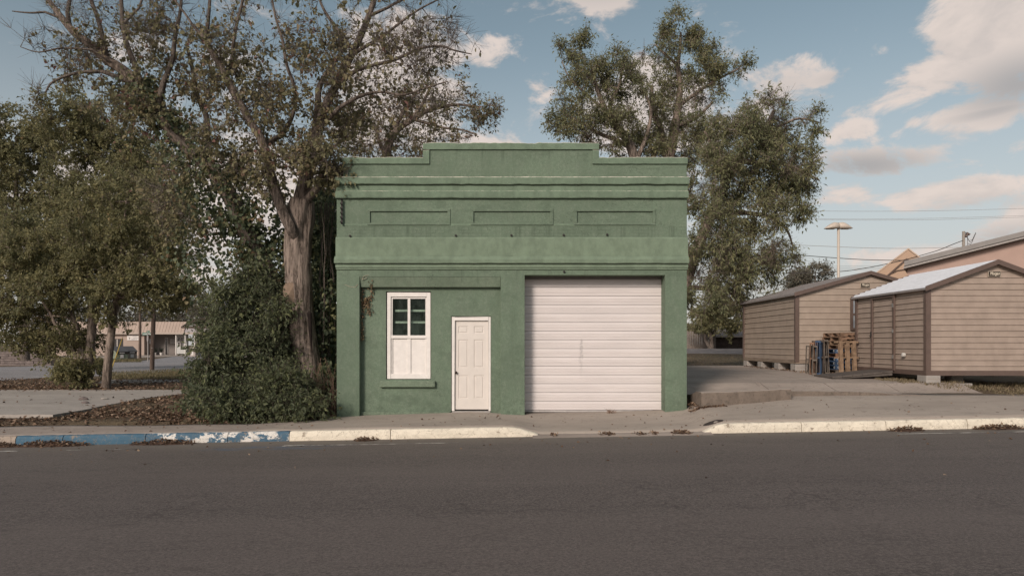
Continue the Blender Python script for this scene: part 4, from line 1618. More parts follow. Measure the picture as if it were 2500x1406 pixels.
kc = P(2041, 0, 20.6)          # near corner of the pile
ang = R(4)
ex, ey = Vector((math.cos(ang), math.sin(ang), 0)), Vector((-math.sin(ang), math.cos(ang), 0))
zs_ = slab_z(10, 5.6)
pile = [('grey', 'broken grey pallet at the very bottom of the pallet pile'), ('blue', 'blue pallet lowest of the three stacked together in the pile'), ('blue', 'blue pallet in the middle of the three stacked together'),
        ('blue', 'blue pallet topmost of the three stacked together, below the orange one'), ('orange', 'orange brown pallet sandwiched between blue pallets'), ('blue', 'single blue pallet above the orange brown one'),
        ('brown', 'brown pallet resting directly on the upper blue pallet'), ('tan', 'pale tan pallet third from the top of the pile'), ('brown', 'brown notched pallet second from the top of the pile'), ('brown', 'brown notched pallet on the very top of the pile')]
for k, (mt, lb) in enumerate(pile):
    jx, jy = .03 * nz(k * 7.7, 1), .03 * nz(k * 5.1, 2)
    if k >= 6:
        jx += .05 + .03 * (k - 6)
    c = Vector((kc.x, kc.y, 0)) + ex * (1.15 / 2 + jx) + ey * (.5 + jy)
    z = zs_ + k * .1255
    m = Matrix.Translation((c.x, c.y, z)) @ Matrix.Rotation(ang + R(1.5) * nz(k * 9.1), 4, 'Z')
    p = pallet(mt, lb, m)
    if mt == 'blue':
        t = text('pallet_mark', 'C', .085, m_mark, (-1.15 / 2 + .075, -.504, .068), (R(90), 0, 0), None, bold=.006)
        t.parent = p
        t2 = text('pallet_mark', 'C', .085, m_mark, (-1.15 / 2 - .006, -.42, .068), (R(90), 0, R(-90)), None, bold=.006)
        t2.parent = p
# one pallet on its edge in front of the pile, four edge-on at the left
def upright(u, d, mt, lb, rz, tilt, L=1.05, W=1.0):
    p = P(u, 0, d)
    z = slab_z(p.x, p.y)
    m = Matrix.Translation((p.x, p.y, z + W / 2 + .004)) @ Matrix.Rotation(R(rz - 25), 4, 'Z') @ Matrix.Rotation(R(tilt), 4, 'Y') @ Matrix.Rotation(R(90), 4, 'Y') @ Matrix.Rotation(R(90), 4, 'Z')
    return pallet(mt, lb, m, L=L, W=W, boards=5)


def upright_front(u, d, mt, lb, tilt, W=1.0, L=.9):
    p = P(u, 0, d)
    z = slab_z(p.x, p.y)
    m = Matrix.Translation((p.x, p.y, z + W / 2 + .01)) @ Matrix.Rotation(R(-6), 4, 'Z') @ Matrix.Rotation(R(-tilt), 4, 'X') @ Matrix.Rotation(R(90), 4, 'X')
    return pallet(mt, lb, m, L=L, W=W, boards=3)


upright_front(2067, 20.3, 'tan', 'tan pallet standing upright on its edge against the front of the pile', 5, W=.98, L=.48)
upright(1975, 20.5, 'grey', 'narrow pale grey pallet standing on edge at the left end of the upright row', 12, 1.5, W=.86)
upright(1983.5, 20.6, 'orange', 'orange brown pallet on edge beside the pale grey one', -7, 0, W=.95)
upright(1990.5, 20.8, 'dark', 'dark weathered pallet on edge between the orange brown and the blue one', 13, 1, W=1.0)
upright(1997, 20.5, 'blue', 'blue pallet standing on edge right of the dark weathered one', -6, -1, W=1.0)
upright(2003.5, 20.8, 'grey', 'grey brown pallet on edge, next to the stacked pile', 12, -2, W=1.02)

# ------------------------------------------------------------------ buildings behind the lot
m_pink = plain('pink_stucco_wall', (.43, .305, .255), .04, 1.5, .9, .2, .3)
m_fascia = plain('grey_fascia', (.27, .25, .235), .05, 2, .6, .3)
m_tanw = plain('tan_gable_wall', (.45, .315, .225), .03, 1.5, .9, .2)
D = 42.0
wx0 = P(2215, 0, D).x
pk = empty('pink_building', (wx0 + 10, D - 15, .9), 'pink stucco building with long sloping grey fascia behind the sheds', 'building')
sl = .25
ez = P(0, 655, D).z
ridge = wx0 + 17
mb = MB()
mb.prism([(wx0, D - 15, .4), (ridge * 2 - wx0, D - 15, .4), (ridge * 2 - wx0, D - 15, ez + .1), (ridge, D - 15, ez + .1 + 17 * sl), (wx0, D - 15, ez + .1)], (13.5, 20, 0))
mb.build('wall', m_pink, pk)
e0 = P(2194, 656, D)
for (nm, dz0, dz1, out, mt) in (('fascia_upper', .10, .40, .60, m_fascia), ('fascia_lower', -.05, .10, .52, plain('pale_fascia', (.38, .35, .33))), ('soffit_board', -.16, -.05, .32, plain('brown_soffit', (.16, .12, .10)))):
    mb = MB()
    L_ = ridge - e0.x
    for s in (0, 1):
        xa = e0.x if s == 0 else 2 * ridge - e0.x
        sh = .0 if nm != 'soffit_board' else (.4 if s == 0 else -.4)
        mb.prism([(xa + sh, D - 15 - out, e0.z + dz0 + abs(sh) * sl), (ridge, D - 15 - out, e0.z + dz0 + L_ * sl), (ridge, D - 15 - out, e0.z + dz1 + L_ * sl), (xa + sh, D - 15 - out, e0.z + dz1 + abs(sh) * sl)], ((20.5 + out) * .66, 20.5 + out, 0))
    mb.build(nm, mt, pk)

D = 62.0
ap = P(2217, 610, D)
tg = empty('gabled_building', (ap.x, D - 15, 1), 'tan pointed gable with brown trim rising behind the pink building', 'building')
hw = 6.2
sl = .757
mb = MB()
mb.prism([(ap.x - hw, D - 15, .5), (ap.x + hw, D - 15, .5), (ap.x + hw, D - 15, ap.z - hw * sl), (ap.x, D - 15, ap.z), (ap.x - hw, D - 15, ap.z - hw * sl)], (6, 9, 0))
mb.build('gable_wall', m_tanw, tg)
mb = MB()
for s in (-1, 1):
    mb.prism([(ap.x + s * (hw + .4), D - 15.05, ap.z - (hw + .4) * sl + .02), (ap.x, D - 15.05, ap.z + .02), (ap.x, D - 15.05, ap.z + .17), (ap.x + s * (hw + .4), D - 15.05, ap.z - (hw + .4) * sl + .17)], (6.7, 10, 0))
mb.build('gable_roof', plain('tan_coping', (.50, .38, .29)), tg)
i0 = P(2212, 634, D)
mb = MB()
for s in (-1, 1):
    mb.prism([(i0.x + s * 4.2, D - 15.16, i0.z - 4.2 * .87), (i0.x, D - 15.16, i0.z), (i0.x, D - 15.16, i0.z + .11), (i0.x + s * 4.2, D - 15.16, i0.z - 4.2 * .87 + .11)], (0, .15, 0))
pts = []
cc = P(2212, 700, D)
for k in range(9):
    th = R(180 - k * 22.5)
    pts.append((cc.x + 2.2 * math.cos(th), D - 15.07, cc.z + 1.6 * math.sin(th)))
mb.tube(pts, .05, 4)
mb.build('gable_trim', m_brown, tg)

# parking-lot lamp with two drooping heads
D = 46.0
lp = P(2047, 560, D)
zb = ground_z(lp.x, lp.y)
lamp = empty('parking_lot_lamp', (lp.x, lp.y, zb), 'tall cream lamp post with two drooping dome heads above the sheds', 'street lamp')
m_cream = plain('cream_lamp_paint', (.50, .43, .36), .03, 3, .5, .4)
MB().tube([(lp.x, lp.y, zb - .1), (lp.x, lp.y, P(0, 549, D).z)], [.10, .085], 10).build('pole', m_cream, lamp, smooth=True)
for s, wd, zo in ((-1, 34, 0), (1, 33, 1)):
    c0 = P(2047, 549, D)
    hx = wd * D / FOC
    rings = []
    for k in range(11):
        t = k / 10
        x = lp.x + s * hx * t
        hh = (.42 * math.sin(math.pi * min(1, .18 + .82 * (1 - t) ** .8)) ** .7) if t < 1 else .02
        top = c0.z - .02 + .30 * (1 - t ** 2.2) * (0.55 + .45 * min(1, t * 3)) - .22 * t
        bot = c0.z - .24 - .02 * t
        dy = .32 * math.sin(math.pi * min(.98, max(.06, .12 + .8 * t))) ** .6
        rings.append([Vector((x, lp.y + dy * math.cos(a), bot + max(.03, top - bot) * max(0, math.sin(a)) ** .8)) for a in [math.pi * q / 8 for q in range(9)]])
    MB().sweep(rings, True, True).build('lamp_head', m_cream, lamp, smooth=True)
    MB().box(lp.x + s * .25 if s > 0 else lp.x - hx * .8, lp.x + hx * .8 if s > 0 else lp.x - .25, lp.y - .2, lp.y + .2, c0.z - .29, c0.z - .245).build('lens', plain('lamp_lens', (.4, .36, .30), rough=.4), lamp)

# service pole behind the pink building
D = 66.0
sp = P(2352.5, 565, D)
pole = empty('utility_pole', (sp.x, sp.y, 1), 'short top of a utility pole with looping cables above the pink roof', 'utility pole')
m_pole = bark('pole_timber', (.07, .05, .042), (.14, .105, .085), .6)
MB().tube([(sp.x, sp.y, .5), (sp.x, sp.y, sp.z)], .13, 8).build('shaft', plain('grey_pole', (.28, .245, .21)), pole)
MB().tube([(sp.x + .1, sp.y - .1, sp.z - .55), (sp.x + .32, sp.y - .1, sp.z - .2), (sp.x + .5, sp.y - .1, sp.z - .35)], .14, 6).build('insulator', m_brown, pole)
m_wire = plain('black_cable', (.045, .04, .038), rough=.6)
m_wire_pale = plain('grey_wire', (.25, .245, .24), rough=.6)
MB().box(sp.x + .38, sp.x + .42, sp.y, sp.y + .04, sp.z - 1.9, sp.z - .3).build('riser', m_wire_pale, pole)
for q, (pts) in enumerate((((2357, 567), (2362, 580), (2366, 588), (2374, 585), (2382, 568)), ((2360, 572), (2363, 583), (2369, 592), (2376, 584), (2383, 569)), ((2362, 594), (2369, 597), (2374, 590), (2379, 574)))):
    MB().tube([P(u, v, D - .2) for u, v in pts], .025, 4).build('cable_loop', m_wire, pole)


def wire(label, pts, d, rad, mat=None, sag=0.0):
    q = []
    for (a, b) in zip(pts[:-1], pts[1:]):
        for k in range(8):
            t = k / 8
            q.append(P(a[0] + (b[0] - a[0]) * t, a[1] + (b[1] - a[1]) * t, (a[2] if len(a) > 2 else d) * (1 - t) + (b[2] if len(b) > 2 else d) * t))
    q.append(P(pts[-1][0], pts[-1][1], pts[-1][2] if len(pts[-1]) > 2 else d))
    # smooth the joints
    for _ in range(6):
        q = [q[0]] + [(q[i - 1] + q[i] * 2 + q[i + 1]) / 4 for i in range(1, len(q) - 1)] + [q[-1]]
    o = MB().tube(q, rad, 4).build('power_line', mat or m_wire)
    tag(o, label, 'power line', 'power lines over the lot')


wire('highest thin grey wire crossing the sky above the lamp', [(1800, 513), (2100, 516.5), (2300, 515), (2650, 505)], 80, .022, m_wire_pale)
wire('upper wire of the close pair just above the lamp heads', [(1800, 532), (2100, 535.5), (2300, 533), (2650, 522)], 78, .020, m_wire_pale)
wire('lower wire of the close pair just above the lamp heads', [(1800, 533.5), (2100, 538), (2300, 536.5), (2650, 526)], 76, .020, m_wire_pale)
wire('grey wire running level behind the lamp post to the service pole', [(1800, 592), (1960, 599), (2100, 605), (2200, 607), (2352, 604)], 66, .026, m_wire_pale)
wire('dark cable dipping behind the lamp post towards the pointed gable', [(1800, 606), (1960, 624), (2100, 634), (2200, 636), (2290, 634)], 58, .035)
wire('thickest dark cable rising past the gable to the service pole', [(1800, 668), (1960, 667), (2060, 663), (2130, 652), (2215, 633), (2290, 612), (2330, 595), (2352, 587)], 62, .042)
for k, v in enumerate((649.5, 653.5, 656, 660)):
    wire(('faint topmost of the low wires behind the lamp post', 'second of the low wires behind the lamp post', 'third of the low wires behind the lamp post', 'lowest of the low wires behind the lamp post')[k], [(1960, v - 1), (2210, v + .5)], 95 + k, .02, m_wire_pale)

# fence and low outbuilding behind the mound
fence = empty('wooden_fence', (17, 46, .9), 'grey vertical board fence behind the mound beyond the lot', 'fence')
m_fence = plain('grey_fence_boards', (.21, .175, .15), .25, 5, .9, .2)
D = 61.0
u = 1600
k = 0
while u < 1746:
    a, b = P(u, 797 + 4 * nz(k * 3.1), D), P(u + 5.6, 800, D)
    MB().box(a.x, b.x - .012, D - 15, D - 14.97 + .02 * nz(k * 7), .5, a.z + (.0 if u > 1690 else .3)).build('fence_board', m_fence, fence)
    u += 5.7
    k += 1
D = 62.5
a, b = P(1742, 822, D), P(1840, 862, D)
ob = empty('outbuilding', (a.x + 1, D - 15, .9), 'low dark boarded outbuilding with grey roof behind the mound', 'building')
m_dk = plain('dark_boards', (.06, .045, .038), .3, 4, .9, .2)
n = 16
for k in range(n):
    x0_, x1_ = a.x + (b.x - a.x) * k / n, a.x + (b.x - a.x) * (k + 1) / n
    MB().box(x0_, x1_ - .015, D - 15, D - 14.95 + .01 * (k % 3), .4, a.z).build('wall_board', m_dk, ob)
MB().box(a.x + .1, b.x - .1, D - 14.8, D - 11, .4, a.z).build('wall', m_dk, ob)
mb = MB()
z1 = P(0, 800, D + 1.5).z
mb.prism([(a.x - .2, D - 15.3, a.z), (a.x - .2, D - 13, z1 + .5), (a.x - .2, D - 10.7, a.z)], (b.x - a.x + .4, 0, 0))
mb.build('roof', plain('grey_shingle', (.15, .135, .13), .2, 8), ob)
MB().box(a.x - .2, b.x + .2, D - 15.36, D - 15.31, a.z - .05, a.z + .10).build('eave_board', plain('pale_eave', (.30, .26, .23)), ob)
mb = MB()
c = P(1731, 850, 60)
mb.box(c.x - .12, c.x + .12, 44.9, 45.0, .6, c.z + .75)
t = mb.build('gate_post', plain('pale_post', (.45, .41, .37)), bevel=.02)
tag(t, 'short pale post standing by the fence under the small tree', 'post')
# ------------------------------------------------------------------ across the side street
m_office = plain('tan_office_wall', (.36, .285, .24), .05, .8, .9, .2)
m_office_roof = plain('tan_metal_mansard', (.37, .285, .235), .06, 1.5, .7, .3)
m_grey_wall = plain('grey_porch_wall', (.21, .185, .17), .06, 1.2, .9, .2)
m_clap = plain('white_clapboard', (.50, .50, .48), .04, 2, .8, .2)
m_trim = plain('white_trim', (.62, .58, .54), .03, 3, .6, .3)
m_dkglass = plain('dark_window_glass', (.035, .032, .032), rough=.15, spec=.5)
m_sign = plain('white_sign_board', (.64, .60, .57), .02, 3, .6)
m_ink = plain('grey_sign_ink', (.20, .18, .18), rough=.6)
D = 92.0
k_ = D / FOC


def A(u, v, d=D):
    return P(u, v, d)


off = empty('office_building', (A(350, 866).x, D - 15, 0), 'long low tan office building with porch posts across the side street', 'building')
xa, xb = A(120, 0).x, A(347, 0).x
wl, wr = A(270, 0).x, A(301, 0).x
zt, zw0, zw1 = A(0, 812).z, A(0, 846).z, A(0, 827).z
mb = MB()
mb.box(xa, wl, D - 15, D - 14.7, -.3, zt)
mb.box(wr, xb, D - 15, D - 14.7, -.3, zt)
mb.box(wl, wr, D - 15, D - 14.7, -.3, zw0)
mb.box(wl, wr, D - 15, D - 14.7, zw1, zt)
mb.build('wall', m_office, off)
wn = MB().box(wl, wr, D - 14.85, D - 14.8, zw0, zw1).build('window', m_dkglass, off)
for u in (270.3, 284, 285.2, 300.2):
    MB().box(A(u, 0).x, A(u + .7, 0).x, D - 14.9, D - 14.84, zw0, zw1).build('window_bar', m_trim if 280 < u < 290 else m_office, wn)
# recessed porch
pa, pb = A(347, 0).x, A(416, 0).x
MB().box(pa, pb, D - 12.6, D - 12.4, -.2, zt).build('porch_wall', m_grey_wall, off)
MB().box(pa, A(352, 0).x, D - 15, D - 12.6, -.3, zt).build('porch_return', m_office, off)
ca, cb = A(416, 0).x, A(443, 0).x
cl = MB().box(ca, cb, D - 13.4, D - 13.0, .3, zt).build('clapboard_wall', m_clap, off)
n = 14
for k in range(n):
    z = .3 + (zt - .3) * k / n
    h = (zt - .3) / n
    MB().sweep([[Vector((x, D - 13.42 - o, z + f * h)) for o, f in ((.05, 0), (.0, .98))] for x in (ca, cb)], False, False).build('clapboard', m_clap, cl)
for (u0, u1) in ((420.5, 426.5), (428, 434)):
    w = MB().box(A(u0, 0).x, A(u1, 0).x, D - 13.52, D - 13.46, A(0, 846).z, A(0, 822).z).build('window', m_trim, off)
    for (v0, v1) in ((845, 835), (833, 823)):
        MB().box(A(u0 + .9, 0).x, A(u1 - .9, 0).x, D - 13.55, D - 13.525, A(0, v0).z, A(0, v1).z).build('pane', m_dkglass, w)
MB().box(cb, A(540, 0).x, D - 11.0, D - 10.8, -.2, zt).build('porch_wall', m_grey_wall, off)
dr = MB().box(A(381.3, 0).x, A(389.4, 0).x, D - 12.7, D - 12.62, .12, A(0, 823.5).z).build('door', m_trim, off)
MB().box(A(382.3, 0).x, A(388.3, 0).x, D - 12.73, D - 12.705, .15, A(0, 825).z).build('door_glass', m_dkglass, dr)
bd = MB().box(A(395, 0).x, A(408, 0).x, D - 12.7, D - 12.63, A(0, 838.5).z, A(0, 827).z).build('notice_board', plain('grey_notice', (.38, .35, .33)), off)
for v, w in ((829.5, 4), (832.5, 8), (836, 4)):
    MB().box(A(401.5 - w / 2, 0).x, A(401.5 + w / 2, 0).x, D - 12.73, D - 12.71, A(0, v + .5).z, A(0, v - .4).z).build('notice_line', m_ink, bd)
for u, w in ((431, 2.1), (453.5, 2.0), (476.5, 2), (496.5, 1.6)):
    MB().box(A(u - w / 2, 0).x, A(u + w / 2, 0).x, D - 15.2, D - 15.05, -.1, zt).build('porch_post', m_trim, off)
for (u, v0, v1, w) in ((463, 822, 858, 4), (469, 824, 836, 5), (482, 826, 840, 6), (448, 826, 858, 3)):
    MB().box(A(u - w / 2, 0).x, A(u + w / 2, 0).x, D - 11.05, D - 11.01, A(0, v1).z, A(0, v0).z).build('porch_window', m_trim if w > 4 else m_dkglass, off)
# mansard of standing panels
ra, rb_ = A(118, 0).x, A(452, 0).x
np_ = 44
for k in range(np_):
    x0_, x1_ = ra + (rb_ - ra) * k / np_, ra + (rb_ - ra) * (k + 1) / np_
    MB().prism([(x0_ + .015, D - 15.4, zt), (x0_ + .015, D - 14.6, A(0, 785).z + .03 * nz(k * 5.3)), (x0_ + .015, D - 14.2, A(0, 785).z), (x0_ + .015, D - 14.2, zt)], (x1_ - x0_ - .03, 0, 0)).build('roof_panel', m_office_roof, off)
mb = MB()
mb.prism([(rb_, D - 15.3, zt - .02), (rb_, D - 14.7, A(0, 797).z), (A(500, 0).x, D - 14.7, A(0, 797).z), (A(521, 0).x, D - 15.3, zt + .1), (A(521, 0).x, D - 15.3, zt - .02)], (0, 3, 0))
mb.build('porch_roof', plain('grey_porch_roof', (.30, .27, .265)), off)
MB().box(ra, A(525, 0).x, D - 15.5, D - 15.38, zt - .22, zt + .02).build('eave_board', plain('office_eave', (.40, .33, .28)), off)
MB().box(xa, A(540, 0).x, D - 14.6, D - 9, zt - .02, zt + .1).build('ceiling', m_grey_wall, off)
MB().box(pa, A(540, 0).x, D - 15.2, D - 11, -.1, .1).build('porch_floor', m_grey_wall, off)
sg = MB().box(A(311.5, 0).x, A(341, 0).x, D - 15.12, D - 15.04, A(0, 830.4).z, A(0, 818.8).z).build('sign', m_sign, off)
for v, a_, b_, w in ((820.9, 325.5, 335, .55), (824.6, 314.5, 323, .45), (824.5, 325, 339.5, .8), (828.3, 322, 335.5, .85)):
    # the lettering is too far off to read: rows of short strokes stand where the words are
    u = a_
    while u < b_:
        du = random.uniform(.5, 1.15)
        MB().box(A(u, 0).x, A(min(u + du, b_), 0).x, D - 15.14, D - 15.125, A(0, v + w * random.uniform(.4, .75)).z, A(0, v - w * .6).z).build('sign_lettering', m_ink, sg)
        u += du + random.uniform(.25, .45)

# potted plants by the door
for u, lb in ((378.5, 'dark potted plant in a white pot left of the office door'), (393.7, 'dark spiky potted plant in a white pot right of the office door')):
    d = D + .6
    c = P(u, 863, d)
    e = empty('potted_plant', (c.x, d - 15, .1), lb, 'potted plant', 'potted plants on the office porch')
    MB().lathe([(.14, 0), (.20, .28), (.21, .34), (.17, .34)], (c.x, d - 15, .1), 10).build('pot', m_trim, e)
    mb = MB()
    for k in range(16):
        th = random.uniform(0, 6.28)
        l = random.uniform(.4, .85)
        sp_ = random.uniform(.1, .5)
        b0 = Vector((c.x, d - 15, .42))
        tip = b0 + Vector((math.cos(th) * sp_, math.sin(th) * sp_, l))
        w_ = Vector((-math.sin(th), math.cos(th), 0)) * .05
        mid = (b0 + tip) / 2 + Vector((0, 0, .06))
        mb.poly(b0 - w_ * .4, mid - w_, tip, mid + w_)
    mb.build('foliage', plain('dark_plant', (.022, .028, .018)), e)

# dumpsters
m_gd = plain('green_dumpster_paint', (.20, .225, .165), .12, 2, .6, .3, .2, dirt=.4)
m_td = plain('tan_dumpster_paint', (.27, .225, .185), .12, 2, .6, .3, .2, dirt=.4)
m_lid = plain('grey_plastic_lid', (.085, .08, .08), .1, 2, .5)


def dumpster(label, u0, u1, v0, v1, d, mat, rz):
    a = P(u0, v1, d)
    s = d / FOC
    w, h = (u1 - u0) * s, (v1 - v0) * s
    L_ = w * .80
    dep = w * .58
    e = empty('dumpster', (a.x + w / 2, d - 15, .03), label, 'dumpster', 'dumpsters by the office', rz)
    m = Matrix.Translation((a.x + w * .5, d - 15, .04)) @ Matrix.Rotation(rz, 4, 'Z')
    sd = [(-L_ / 2, .0), (L_ / 2, .0), (L_ / 2 + .02, h * .62), (-L_ / 2 + .12, h * .97), (-L_ / 2 - .05, h * .8)]
    mb = MB()
    mb.prism([m @ Vector((x, -dep / 2, z)) for x, z in sd], (m.to_3x3() @ Vector((0, dep, 0))))
    mb.build('bin_body', mat, e, bevel=.02)
    mb = MB()
    mb.prism([m @ Vector((x, -dep / 2 - .03, z)) for x, z in ((L_ / 2 + .07, h * .61), (L_ / 2 + .07, h * .65), (-L_ / 2 + .1, h), (-L_ / 2 + .1, h * .975))], (m.to_3x3() @ Vector((0, dep + .06, 0))))
    mb.build('lid', m_lid, e)
    mb = MB()
    mb.box(L_ / 2 + .005, L_ / 2 + .05, -dep / 2 + .02, dep / 2 - .02, h * .46, h * .62, m)
    mb.build('rim_band', m_badge_dark, e)
    mb = MB()
    mb.box(L_ / 2 + .03, L_ / 2 + .045, -.14, .14, h * .18, h * .42, m)
    mb.build('notice_sticker', m_sign, e)
    mb = MB()
    mb.box(L_ / 2 + .052, L_ / 2 + .06, -.22, .22, h * .52, h * .57, m)
    mb.build('rim_sticker', m_sign, e)
    for yy in (-dep / 2 + .1, dep / 2 - .3):
        MB().box(-L_ / 2 + .2, L_ / 2 - .1, yy, yy + .15, -.04, .03, m).build('skid', m_badge_dark, e)
    return e


dumpster('green slant topped dumpster beside the slim tree trunk', 266, 313, 847, 881, 64, m_gd, R(-38))
dumpster('tan slant topped dumpster, right of the green one', 297, 336, 847.5, 881, 66, m_td, R(-42))

# street name and stop sign, seen from behind
d = 60.0
c = P(361, 880, d)
ss = empty('street_sign', (c.x, d - 15, 0), 'back of a stop sign under green street name blades by the far corner', 'traffic sign')
m_galv = plain('galvanised_post', (.27, .25, .235), rough=.5, metallic=.3)
m_sgreen = plain('green_sign_sheet', (.045, .16, .12), .04, 3, .5)
MB().box(c.x - .03, c.x + .03, d - 15.03, d - 14.97, -.1, P(0, 808, d).z).build('post', m_galv, ss)
cz = P(0, 825.5, d).z
mb = MB()
oct_ = [(math.cos(R(22.5 + 45 * k)) * .40, math.sin(R(22.5 + 45 * k)) * .40) for k in range(8)]
ca_, sa_ = math.cos(R(52)), math.sin(R(52))
mb.prism([(c.x + x * ca_, d - 15.06 + x * sa_ * -1, cz + z) for x, z in oct_], (.004, .006, 0))
mb.build('stop_plate', plain('sign_back_metal', (.36, .33, .32), rough=.4, metallic=.4), ss)
nb_ = MB().box(c.x - .48, c.x + .62, d - 15.02, d - 15.0, P(0, 818, d).z, P(0, 811.8, d).z).build('name_blade', m_sgreen, ss)
u_ = c.x - .42
while u_ < c.x + .54:
    w_ = random.uniform(.03, .07)
    MB().box(u_, u_ + w_, d - 15.03, d - 15.022, P(0, 815, d).z - .06, P(0, 815, d).z + random.uniform(.03, .07)).build('blade_lettering', m_sign, nb_)
    u_ += w_ + random.uniform(.015, .05)
mb = MB()
mb.prism([(c.x - .22, d - 14.8, P(0, 811.2, d).z), (c.x + .25, d - 15.2, P(0, 811.2, d).z), (c.x + .25, d - 15.2, P(0, 807.4, d).z), (c.x - .22, d - 14.8, P(0, 807.4, d).z)], (.01, .012, 0))
mb.build('name_blade', m_sgreen, ss)
ns_ = MB().box(P(363.4, 0, d).x, P(368.6, 0, d).x, d - 14.9, d - 14.87, P(0, 838.5, d).z, P(0, 827, d).z)
ns_.build('small_plate', m_sign, ss)

# poles on the verge
def timber_pole(label, u0, v0, d, u1, v1, r0, r1, m=None):
    a, b = P(u0, v0, d), P(u1, v1, d)
    e = empty('utility_pole', (a.x, a.y, 0), label, 'utility pole', 'brown timber poles on the left verge')
    pts = [a.lerp(b, t / 6) for t in range(-1, 7)]
    MB().tube(pts, [r0 + (r1 - r0) * max(0, t) / 6 for t in range(-1, 7)], 10).build('shaft', m_pole, e, smooth=True)
    return e, b


e, top = timber_pole('thin brown utility pole standing behind the street sign and dumpsters', 341.5, 875, 75, 343, 640, .15, .12)
MB().box(top.x - 1.1, top.x + 1.1, top.y - .25, top.y - .15, top.z - 1.0, top.z - .88).build('crossarm', m_pole, e)
e, top = timber_pole('thick brown utility pole at the edge of the verge, nearer the camera', 371, 905, 40.5, 380, 600, .135, .11)
MB().box(top.x - 1.0, top.x + 1.0, top.y - .25, top.y - .15, top.z - .8, top.z - .7).build('crossarm', m_pole, e)
MB().lathe([(.001, 0), (.03, 0), (.03, .02), (.001, .02)], (P(372, 0, 40.3).x, 40.3 - 15.03, P(0, 849.5, 40.3).z), 8).build('reflector', m_sign, e)
a, b = P(270, 908, 38.5), P(298.5, 826, 40)
gy = empty('guy_wire', tuple(a), 'leaning guy wire in a yellow plastic guard beside the slim tree', 'guy wire')
MB().tube([a, b], .028, 6).build('guard', plain('yellow_guard', (.42, .30, .075), .1, 3), gy)
MB().tube([b, b.lerp(top, .5), top], .009, 4).build('cable', m_wire, gy)

# news rack and recycling cart on the forecourt
d = 86.0
c = P(472, 865, d)
nr = empty('news_rack', (c.x, d - 15, .05), 'pale newspaper box on a pedestal in front of the porch', 'newspaper box')
mb = MB()
mb.box(c.x - .24, c.x + .24, d - 15.2, d - 14.8, .75, 1.22)
mb.prism([(c.x - .30, d - 15.22, .05), (c.x + .32, d - 15.22, .05), (c.x + .24, d - 15.2, .75), (c.x - .24, d - 15.2, .75)], (0, .4, 0))
mb.build('box_body', plain('rack_beige', (.38, .33, .29)), nr)
MB().box(c.x - .15, c.x + .12, d - 15.235, d - 15.225, .2, .66).build('poster', m_sign, nr)
MB().box(c.x - .17, c.x + .17, d - 15.215, d - 15.205, .82, 1.05).build('rack_window', m_dkglass, nr)
c = P(490, 864, d)
ct = empty('recycling_cart', (c.x, d - 15, .05), 'dark blue wheeled recycling cart next to the newspaper box', 'wheelie bin')
m_cart = plain('dark_blue_plastic', (.022, .028, .045), rough=.5)
mb = MB()
mb.prism([(c.x - .26, d - 15.25, .1), (c.x + .26, d - 15.25, .1), (c.x + .36, d - 15.3, .92), (c.x - .36, d - 15.3, .92)], (0, .6, 0))
mb.build('cart_body', m_cart, ct)
MB().prism([(c.x - .4, d - 15.35, .92), (c.x + .4, d - 15.35, .92), (c.x + .9, d - 15.2, 1.22), (c.x + .1, d - 15.2, 1.1)], (0, .7, 0)).build('lid', m_cart, ct)
mb = MB()
for k in range(3):
    th = R(90 + 120 * k)
    p0 = Vector((c.x + .02 + .085 * math.cos(th), d - 15.32, .66 + .085 * math.sin(th)))
    t_ = Vector((-math.sin(th), 0, math.cos(th))) * .06
    o_ = Vector((math.cos(th), 0, math.sin(th))) * .028
    mb.poly(p0 - t_ - o_, p0 + t_ * .4 - o_, p0 + t_ * 1.3, p0 + t_ * .4 + o_, p0 - t_ + o_)
mb.build('recycling_mark', plain('pale_blue_mark', (.35, .40, .45)), ct)

# collapsing slatted carport in front of the office
d = 70.0
cp = empty('carport', (P(490, 870, d).x, d - 15, 0), 'sagging dark slatted carport roof on a leaning post at the edge of the shrub', 'carport')
m_slat = plain('rotten_brown_slats', (.085, .062, .05), .25, 3, .9)
q0, q1, q2, q3 = P(443, 798.5, d), P(580, 802, d), P(560, 775, d + 4), P(474, 779, d + 4)
for k in range(9):
    t = k / 8
    a, b = q0.lerp(q3, t), q1.lerp(q2, t)
    a = a + Vector((.10 * nz(k * 3.3), 0, .05 * nz(k * 2.1, 3)))
    MB().tube([a, a.lerp(b, .5) + Vector((0, 0, -.05)), b], .055, 4).build('slat', m_slat, cp)
MB().prism([q0 + Vector((0, -.1, -.12)), q1 + Vector((0, -.1, -.10)), q1 + Vector((0, -.1, .10)), q0 + Vector((0, -.1, .06))], (0, .12, 0)).build('fascia', m_slat, cp)
MB().tube([q0, q3], .08, 4).build('rafter', m_slat, cp)
MB().tube([q0.lerp(q1, .32), q3.lerp(q2, .32)], .07, 4).build('rafter', m_slat, cp)
MB().tube([P(477, 872, d), P(483, 782, d + 2)], .09, 6).build('post', plain('grey_post', (.22, .19, .175)), cp)

# white rendered house glimpsed through the shrub
d = 50.0
a, b = P(536, 895, d), P(640, 770, d)
wh = empty('white_house', (a.x + 2, d - 15, 0), 'white rendered house wall glimpsed through gaps in the shrub', 'building')
MB().box(a.x, b.x + 2, d - 15, d - 11, -.2, b.z).build('wall', plain('white_render', (.62, .53, .45), .05, 1, .9), wh)
MB().prism([(a.x - .3, d - 15.4, b.z), (a.x - .3, d - 13, b.z + 1.3), (a.x - .3, d - 10.6, b.z)], (b.x - a.x + 2.6, 0, 0)).build('roof', m_roof_grey, wh)

